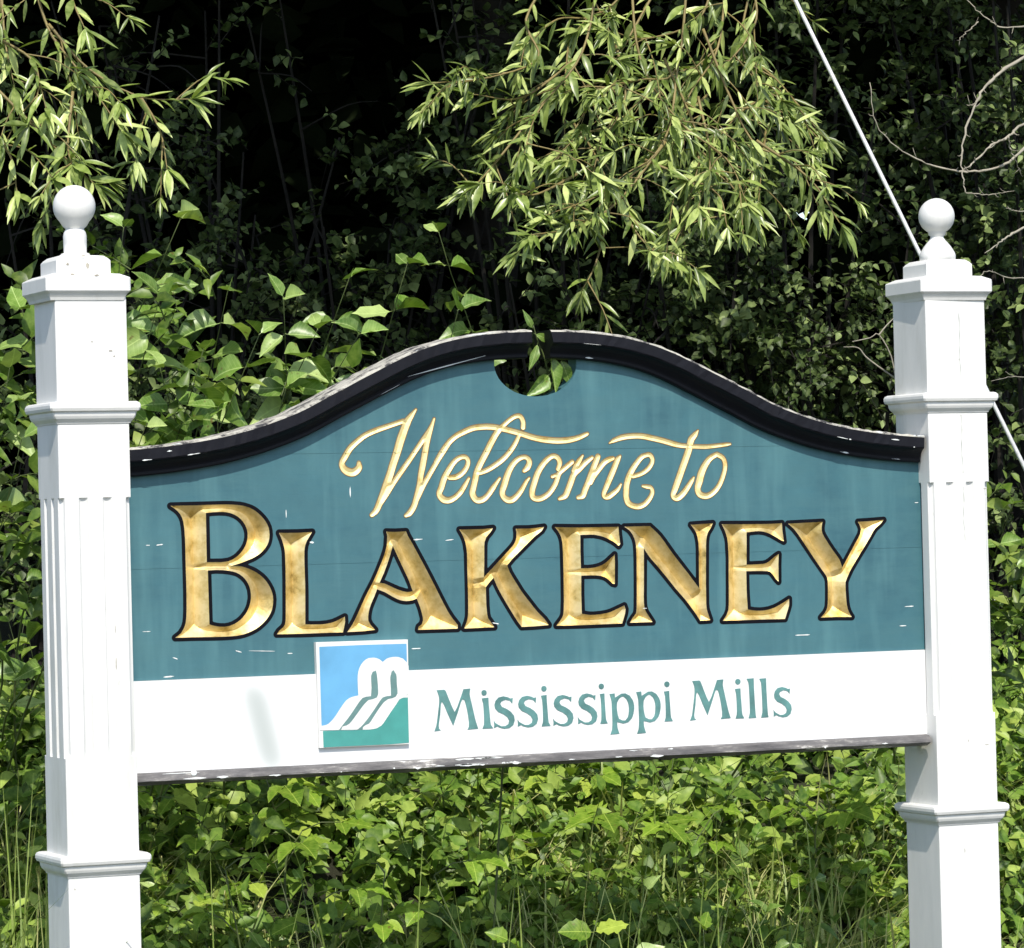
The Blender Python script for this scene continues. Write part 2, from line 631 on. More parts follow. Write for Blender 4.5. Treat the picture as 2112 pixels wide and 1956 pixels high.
def sheet(name, polys, holes, y, mat, parent, thick=0.0):
    """a flat sheet bounded by polys (even-odd) minus holes, at depth y; optional thickness forward"""
    pts, ed = loops_to_graph(list(polys) + list(holes))
    V, F = cdt(pts, ed)
    cen = np.array([V[list(f)].mean(0) for f in F])
    ok = inside(cen, polys)
    if holes:
        ok &= ~inside(cen, holes)
    F = [f for f, k in zip(F, ok) if k]
    mb = MB()
    mb.add([(x / 1000, y - thick, z / 1000 + 1.5) for x, z in V], F)
    if thick:
        for q in list(polys):
            n = len(q)
            W = [(x / 1000, y - thick, z / 1000 + 1.5) for x, z in q] + [(x / 1000, y, z / 1000 + 1.5) for x, z in q]
            mb.add(W, [(i, (i + 1) % n, n + (i + 1) % n, n + i) for i in range(n)])
    me = mesh_from(name, mb.V, mb.F)
    fix_front(me)
    return link(name, me, parent, [mat])


def fix_front(me):
    """turn faces that look along +y to look at the viewer's side"""
    bm = bmesh.new()
    bm.from_mesh(me)
    for f in bm.faces:
        f.normal_update()
        if f.normal.y > 0.3:
            f.normal_flip()
    bm.to_mesh(me)
    bm.free()


def carve(name, polys, y, slope, mat, parent, step=2.2):
    """a V-shaped groove with its ridge on the middle line of the letter"""
    R = [resample(q, step) for q in polys]
    pts, ed = loops_to_graph(R)
    V, F = cdt(pts, ed)
    cen = np.array([V[list(f)].mean(0) for f in F])
    F = [f for f, k in zip(F, inside(cen, R)) if k]
    tri = np.array(F)
    A, B, C = V[tri[:, 0]], V[tri[:, 1]], V[tri[:, 2]]
    d = 2 * (A[:, 0] * (B[:, 1] - C[:, 1]) + B[:, 0] * (C[:, 1] - A[:, 1]) + C[:, 0] * (A[:, 1] - B[:, 1]))
    d[np.abs(d) < 1e-9] = 1e-9
    s = lambda q: (q ** 2).sum(1)
    cx = (s(A) * (B[:, 1] - C[:, 1]) + s(B) * (C[:, 1] - A[:, 1]) + s(C) * (A[:, 1] - B[:, 1])) / d
    cz = (s(A) * (C[:, 0] - B[:, 0]) + s(B) * (A[:, 0] - C[:, 0]) + s(C) * (B[:, 0] - A[:, 0])) / d
    cc = np.stack([cx, cz], 1)
    ok = inside(cc, R)
    dd = dist_to(cc, R)
    ok &= dd > step * 0.55
    owner = {}
    for i, f in enumerate(F):
        for a, b in ((0, 1), (1, 2), (2, 0)):
            owner.setdefault(frozenset((f[a], f[b])), []).append(i)
    # merge medial points closer than half a step
    ids, mp, keep = {}, [], []
    for i in np.nonzero(ok)[0]:
        for j, q in enumerate(mp):
            if abs(q[0] - cc[i, 0]) < step * .35 and abs(q[1] - cc[i, 1]) < step * .35:
                ids[i] = j
                break
        else:
            ids[i] = len(mp)
            mp.append(cc[i])
    base = len(pts)
    e2 = list(ed)
    seen_e = set()
    for e, t in owner.items():
        if len(t) == 2 and t[0] in ids and t[1] in ids:
            a, b = ids[t[0]], ids[t[1]]
            if a != b and (min(a, b), max(a, b)) not in seen_e:
                seen_e.add((min(a, b), max(a, b)))
                e2.append((base + a, base + b))
    allp = pts + [tuple(q) for q in mp]
    V, F = cdt(allp, e2)
    cen = np.array([V[list(f)].mean(0) for f in F])
    F = [f for f, k in zip(F, inside(cen, R)) if k]
    D = dist_to(V, R)
    D[D < 0.02] = 0
    me = mesh_from(name, [(x / 1000, y + slope * dz / 1000, z / 1000 + 1.5) for (x, z), dz in zip(V, D)], F)
    fix_front(me)
    return link(name, me, parent, [mat])


# outlines of the lettering, in millimetres in the plane of the board
GILT_LETTERS=[
('B',[[(249.3,66.0),(271.3,66.3),(305.2,65.9),(339.2,66.5),(367.6,66.5),(381.8,66.0),(390.4,65.3),(399.0,64.3),(407.4,62.7),(414.4,60.7),(421.3,58.2),(427.8,54.9),(433.8,51.0),(439.4,46.5),(444.6,41.6),(449.3,36.4),(453.5,30.9),(457.1,25.0),(460.2,17.9),(461.9,10.3),(462.3,2.1),(461.5,-6.0),(459.8,-12.7),(456.9,-18.9),(453.2,-24.1),(449.0,-28.9),(444.4,-33.2),(439.5,-37.1),(434.2,-40.4),(428.7,-43.4),(423.1,-46.0),(403.6,-53.0),(395.8,-55.5),(378.6,-59.9),(391.2,-60.5),(397.4,-61.2),(406.0,-63.5),(414.4,-66.6),(420.8,-69.4),(427.0,-72.5),(433.0,-76.0),(438.4,-79.8),(443.5,-84.0),(448.2,-88.6),(452.5,-93.8),(456.4,-99.4),(459.8,-105.2),(462.5,-111.0),(464.7,-117.1),(466.2,-123.3),(466.9,-132.3),(466.1,-141.2),(465.0,-147.3),(463.4,-153.3),(461.0,-158.9),(457.2,-165.2),(452.7,-171.1),(447.7,-176.4),(441.1,-182.2),(434.1,-187.4),(426.6,-192.0),(418.3,-195.9),(409.6,-199.1),(400.7,-201.7),(392.2,-203.3),(383.6,-204.3),(374.9,-204.8),(360.7,-205.2),(332.3,-205.0),(289.9,-203.9),(252.7,-203.9),(259.3,-199.5),(265.6,-194.7),(271.7,-185.2),(274.5,-179.0),(276.3,-172.5),(277.5,-164.0),(278.6,-146.8),(279.3,-114.5),(279.2,-82.3),(278.9,-50.0),(279.0,-17.7),(278.9,-1.6),(278.0,16.7),(277.0,25.8),(275.7,34.1),(273.2,42.1),(269.3,49.0),(264.2,55.2),(259.5,59.1)],[(325.1,49.8),(339.9,51.1),(354.7,51.5),(362.1,51.3),(369.5,50.5),(378.1,48.5),(386.4,45.3),(393.5,41.2),(399.9,36.0),(405.4,29.9),(409.8,22.8),(413.0,14.9),(414.5,6.5),(414.2,-2.5),(412.4,-11.3),(409.4,-18.8),(405.1,-25.8),(401.4,-30.6),(397.3,-35.1),(392.8,-39.2),(386.2,-44.0),(378.9,-47.8),(371.3,-50.2),(363.5,-51.4),(356.6,-51.8),(349.8,-51.8),(324.6,-51.2)],[(326.4,-68.2),(344.3,-67.6),(359.1,-68.4),(373.3,-70.4),(380.2,-71.8),(386.8,-73.9),(394.8,-77.9),(402.0,-83.3),(406.5,-88.0),(410.4,-93.3),(413.6,-99.0),(415.9,-104.8),(417.4,-110.8),(418.3,-117.0),(418.5,-123.5),(418.1,-130.1),(416.9,-136.5),(414.9,-143.1),(412.1,-149.6),(408.7,-155.7),(404.6,-161.4),(399.8,-166.7),(394.6,-171.5),(389.2,-175.4),(383.3,-178.7),(377.2,-181.4),(368.8,-183.8),(360.1,-184.9),(351.5,-184.7),(343.1,-183.5),(335.0,-181.5),(327.0,-179.0)]]),
('L',[[(483.2,5.2),(504.6,4.7),(523.1,4.6),(540.2,4.9),(556.0,5.5),(550.2,-2.9),(544.4,-11.9),(540.3,-20.9),(538.8,-27.4),(538.0,-33.9),(537.5,-45.3),(537.4,-56.6),(537.8,-107.1),(537.6,-120.1),(536.0,-185.4),(548.2,-186.4),(566.8,-186.9),(576.0,-186.7),(583.1,-186.0),(590.1,-185.0),(597.0,-183.5),(604.9,-180.7),(623.9,-172.5),(624.3,-183.0),(622.9,-189.6),(618.8,-205.1),(589.5,-204.8),(533.8,-204.9),(473.0,-204.2),(478.7,-196.5),(487.1,-190.3),(491.4,-183.9),(492.7,-177.5),(493.2,-171.0),(493.7,-157.9),(495.2,-92.8),(495.5,-66.8),(495.2,-38.9),(494.7,-31.5),(493.4,-24.3),(491.6,-17.1),(489.5,-10.5),(487.1,-4.0)]]),
('A',[[(720.9,2.3),(739.9,1.2),(765.5,1.9),(769.4,-8.1),(777.6,-21.5),(804.7,-71.1),(822.4,-104.7),(844.9,-149.2),(855.0,-168.0),(858.4,-173.5),(866.0,-184.2),(877.1,-197.8),(876.9,-205.8),(786.9,-205.5),(788.5,-198.9),(795.8,-193.9),(798.8,-186.0),(798.4,-179.4),(797.0,-172.8),(795.0,-164.7),(792.5,-156.7),(785.8,-139.4),(775.8,-143.0),(768.7,-144.0),(761.6,-144.2),(754.4,-143.3),(747.5,-141.5),(741.7,-139.3),(730.7,-133.7),(719.6,-127.1),(714.0,-124.0),(705.7,-120.6),(697.2,-117.6),(691.2,-131.3),(685.1,-143.3),(682.3,-149.4),(679.2,-157.7),(676.9,-166.3),(675.8,-174.2),(675.8,-182.1),(679.8,-190.1),(685.1,-196.3),(690.8,-202.3),(664.0,-204.0),(628.2,-204.8),(636.6,-194.3),(640.5,-188.8),(644.7,-182.1),(652.3,-168.2),(664.1,-144.9),(671.9,-130.2),(676.0,-122.9),(689.2,-100.9),(699.3,-81.1),(708.3,-62.0),(712.4,-52.9),(716.1,-43.7),(718.9,-35.3),(721.1,-26.7),(721.9,-20.2),(722.7,-7.0)],[(734.9,-27.7),(742.9,-45.7),(765.5,-93.3),(769.8,-103.2),(772.3,-110.0),(777.0,-123.9),(771.0,-125.1),(764.9,-125.5),(756.4,-123.8),(748.0,-121.1),(742.3,-118.9),(731.2,-114.0),(720.1,-108.6),(714.5,-106.3),(703.2,-104.0),(713.7,-83.2),(720.9,-66.8),(724.2,-58.4),(727.9,-48.2)]]),
('K',[[(886.4,2.7),(942.5,2.7),(963.5,4.2),(956.7,-4.9),(952.2,-9.4),(947.8,-14.1),(943.2,-24.6),(942.3,-33.2),(941.3,-68.5),(939.7,-99.1),(1001.4,-40.9),(1006.5,-35.8),(1011.1,-30.3),(1014.5,-23.9),(1016.6,-17.0),(1016.9,-6.4),(1015.6,1.7),(1029.7,1.3),(1044.0,1.3),(1058.6,2.0),(1081.3,4.2),(1076.0,-3.7),(1071.2,-7.4),(1061.1,-14.1),(1054.0,-20.0),(1005.9,-62.2),(993.9,-75.3),(996.4,-82.8),(999.3,-90.1),(1003.2,-97.0),(1020.9,-125.1),(1025.8,-132.3),(1031.7,-140.2),(1055.2,-169.4),(1061.0,-176.1),(1076.6,-191.4),(1081.7,-198.1),(1086.5,-205.1),(1052.9,-206.7),(1023.7,-207.1),(1015.3,-196.1),(1006.8,-183.4),(991.6,-158.9),(981.3,-141.7),(972.3,-125.4),(968.5,-117.3),(961.4,-101.0),(951.0,-111.4),(943.5,-120.5),(943.4,-127.8),(943.5,-152.9),(943.8,-161.8),(945.1,-178.0),(946.8,-185.9),(953.1,-194.1),(960.7,-205.6),(891.5,-206.0),(896.8,-194.9),(899.2,-188.4),(900.8,-181.7),(901.6,-174.7),(902.1,-160.5),(902.4,-134.0),(902.1,-80.8),(902.4,-58.6),(902.3,-47.5),(901.7,-39.9),(900.7,-32.4),(899.3,-24.9),(896.7,-16.7),(893.2,-8.8),(890.0,-3.0)]]),
('E',[[(1106.2,3.0),(1137.7,1.6),(1167.1,0.8),(1211.4,0.3),(1255.2,0.2),(1256.2,-16.0),(1258.6,-36.4),(1254.8,-41.0),(1247.5,-34.7),(1240.3,-30.2),(1232.9,-26.3),(1227.2,-23.6),(1221.3,-21.1),(1215.3,-19.1),(1209.0,-17.5),(1202.6,-16.2),(1196.2,-15.3),(1188.8,-14.9),(1165.2,-15.2),(1164.6,-47.5),(1164.7,-86.5),(1179.4,-86.7),(1186.8,-86.5),(1193.3,-85.9),(1199.8,-85.0),(1206.1,-83.6),(1213.8,-80.9),(1221.1,-77.3),(1227.3,-72.9),(1244.6,-59.0),(1244.8,-76.5),(1243.3,-122.4),(1237.7,-120.9),(1230.4,-114.0),(1225.6,-110.1),(1220.3,-106.9),(1213.0,-104.6),(1205.6,-103.2),(1199.2,-102.5),(1186.4,-102.0),(1165.0,-102.0),(1163.9,-141.7),(1164.2,-183.4),(1177.4,-185.9),(1184.0,-186.7),(1191.4,-186.9),(1206.2,-186.1),(1221.2,-184.3),(1228.5,-182.8),(1235.1,-180.6),(1248.0,-175.3),(1264.5,-169.0),(1267.3,-177.2),(1266.1,-184.7),(1263.9,-192.0),(1258.3,-207.3),(1166.3,-207.8),(1132.4,-207.6),(1104.0,-207.0),(1113.1,-196.6),(1117.0,-191.6),(1120.0,-186.1),(1121.4,-179.9),(1122.1,-173.6),(1123.0,-153.9),(1123.7,-109.2),(1123.7,-50.9),(1123.3,-39.7),(1122.9,-33.4),(1122.2,-27.1),(1120.9,-20.9),(1118.0,-13.2),(1114.0,-5.9)]]),
('N',[[(1268.6,0.2),(1329.8,0.2),(1345.7,-13.9),(1353.1,-21.4),(1360.7,-30.8),(1374.8,-50.5),(1382.0,-59.8),(1396.6,-78.3),(1418.5,-104.7),(1444.0,-137.5),(1443.9,-112.2),(1445.2,-51.3),(1444.8,-41.3),(1443.9,-33.5),(1442.6,-25.7),(1440.6,-18.0),(1434.8,-8.4),(1427.5,0.7),(1451.7,1.5),(1480.6,2.9),(1475.8,-6.6),(1471.6,-11.8),(1467.9,-17.3),(1465.1,-25.3),(1463.6,-33.6),(1462.7,-46.3),(1460.2,-126.3),(1459.6,-171.8),(1460.2,-180.9),(1461.9,-187.9),(1468.5,-207.1),(1444.2,-207.7),(1435.7,-194.6),(1431.2,-188.2),(1416.8,-169.4),(1409.3,-160.3),(1387.4,-136.5),(1365.6,-110.0),(1358.4,-101.6),(1343.8,-85.0),(1332.0,-72.2),(1326.4,-65.6),(1322.1,-59.7),(1314.2,-47.6),(1312.1,-122.1),(1311.0,-149.2),(1310.9,-162.7),(1311.5,-171.7),(1313.4,-180.4),(1317.0,-186.8),(1321.3,-192.9),(1330.6,-206.7),(1276.2,-206.3),(1283.9,-195.7),(1288.0,-191.3),(1291.6,-186.5),(1293.4,-175.7),(1294.5,-148.7),(1295.5,-108.1),(1296.2,-67.5),(1295.9,-47.1),(1295.4,-40.3),(1294.4,-33.6),(1292.2,-25.9),(1288.9,-18.5),(1285.0,-12.7),(1280.3,-7.5),(1274.6,-3.4)]]),
('E',[[(1501.9,0.3),(1563.7,-1.1),(1609.7,-1.8),(1625.0,-1.7),(1648.2,-0.9),(1649.2,-18.8),(1651.9,-40.9),(1642.5,-36.6),(1627.4,-27.9),(1621.4,-25.0),(1615.4,-22.2),(1609.1,-19.9),(1603.1,-18.4),(1597.0,-17.4),(1590.8,-16.8),(1583.1,-17.0),(1561.6,-18.8),(1559.6,-89.4),(1581.1,-89.2),(1599.6,-88.6),(1607.2,-87.2),(1614.4,-83.4),(1630.7,-72.0),(1638.5,-68.1),(1637.1,-90.1),(1636.3,-128.6),(1629.2,-121.5),(1621.8,-111.7),(1615.9,-106.0),(1609.8,-104.7),(1597.0,-103.9),(1583.7,-103.5),(1558.4,-103.4),(1558.1,-142.8),(1558.5,-159.3),(1559.8,-186.7),(1574.0,-189.3),(1581.2,-190.1),(1588.9,-190.4),(1596.5,-190.2),(1604.2,-189.5),(1611.0,-188.3),(1617.7,-186.7),(1624.3,-184.6),(1631.2,-181.9),(1644.6,-175.6),(1661.1,-166.5),(1661.2,-173.4),(1660.7,-180.2),(1658.0,-188.5),(1649.8,-210.2),(1588.3,-209.6),(1498.2,-209.4),(1503.1,-203.5),(1507.7,-197.4),(1512.5,-186.6),(1513.8,-176.2),(1514.3,-165.7),(1515.0,-141.6),(1515.4,-114.2),(1516.6,-73.2),(1516.5,-64.1),(1515.8,-45.8),(1515.3,-37.5),(1514.0,-29.3),(1511.6,-21.0),(1508.4,-12.8)]]),
('Y',[[(1663.1,-2.3),(1748.4,-0.1),(1746.8,-5.9),(1745.7,-11.8),(1745.7,-18.1),(1746.9,-24.3),(1750.9,-32.2),(1761.1,-47.8),(1772.2,-63.6),(1782.6,-76.6),(1787.3,-83.4),(1789.9,-89.3),(1793.8,-101.6),(1810.9,-75.7),(1827.4,-49.8),(1836.5,-36.3),(1840.5,-29.2),(1843.2,-18.2),(1839.6,-8.4),(1835.9,-2.1),(1863.4,-1.3),(1900.4,0.7),(1891.5,-8.2),(1884.9,-12.7),(1878.6,-17.6),(1874.4,-22.8),(1867.1,-34.0),(1856.2,-49.6),(1827.1,-89.5),(1816.3,-105.0),(1812.5,-111.2),(1805.6,-124.1),(1801.4,-133.7),(1800.9,-142.4),(1801.0,-151.2),(1802.1,-175.8),(1803.0,-183.6),(1804.7,-191.5),(1807.3,-199.0),(1810.8,-205.2),(1814.7,-211.0),(1778.8,-209.9),(1737.6,-210.0),(1743.0,-205.1),(1748.0,-199.9),(1751.9,-194.1),(1754.5,-187.7),(1755.8,-180.4),(1756.4,-173.0),(1757.3,-147.2),(1757.2,-130.2),(1755.7,-122.7),(1752.1,-116.3),(1743.0,-104.4),(1723.6,-77.6),(1694.0,-35.4),(1687.9,-27.0),(1680.1,-17.4),(1675.9,-13.0),(1669.6,-7.5)]])]
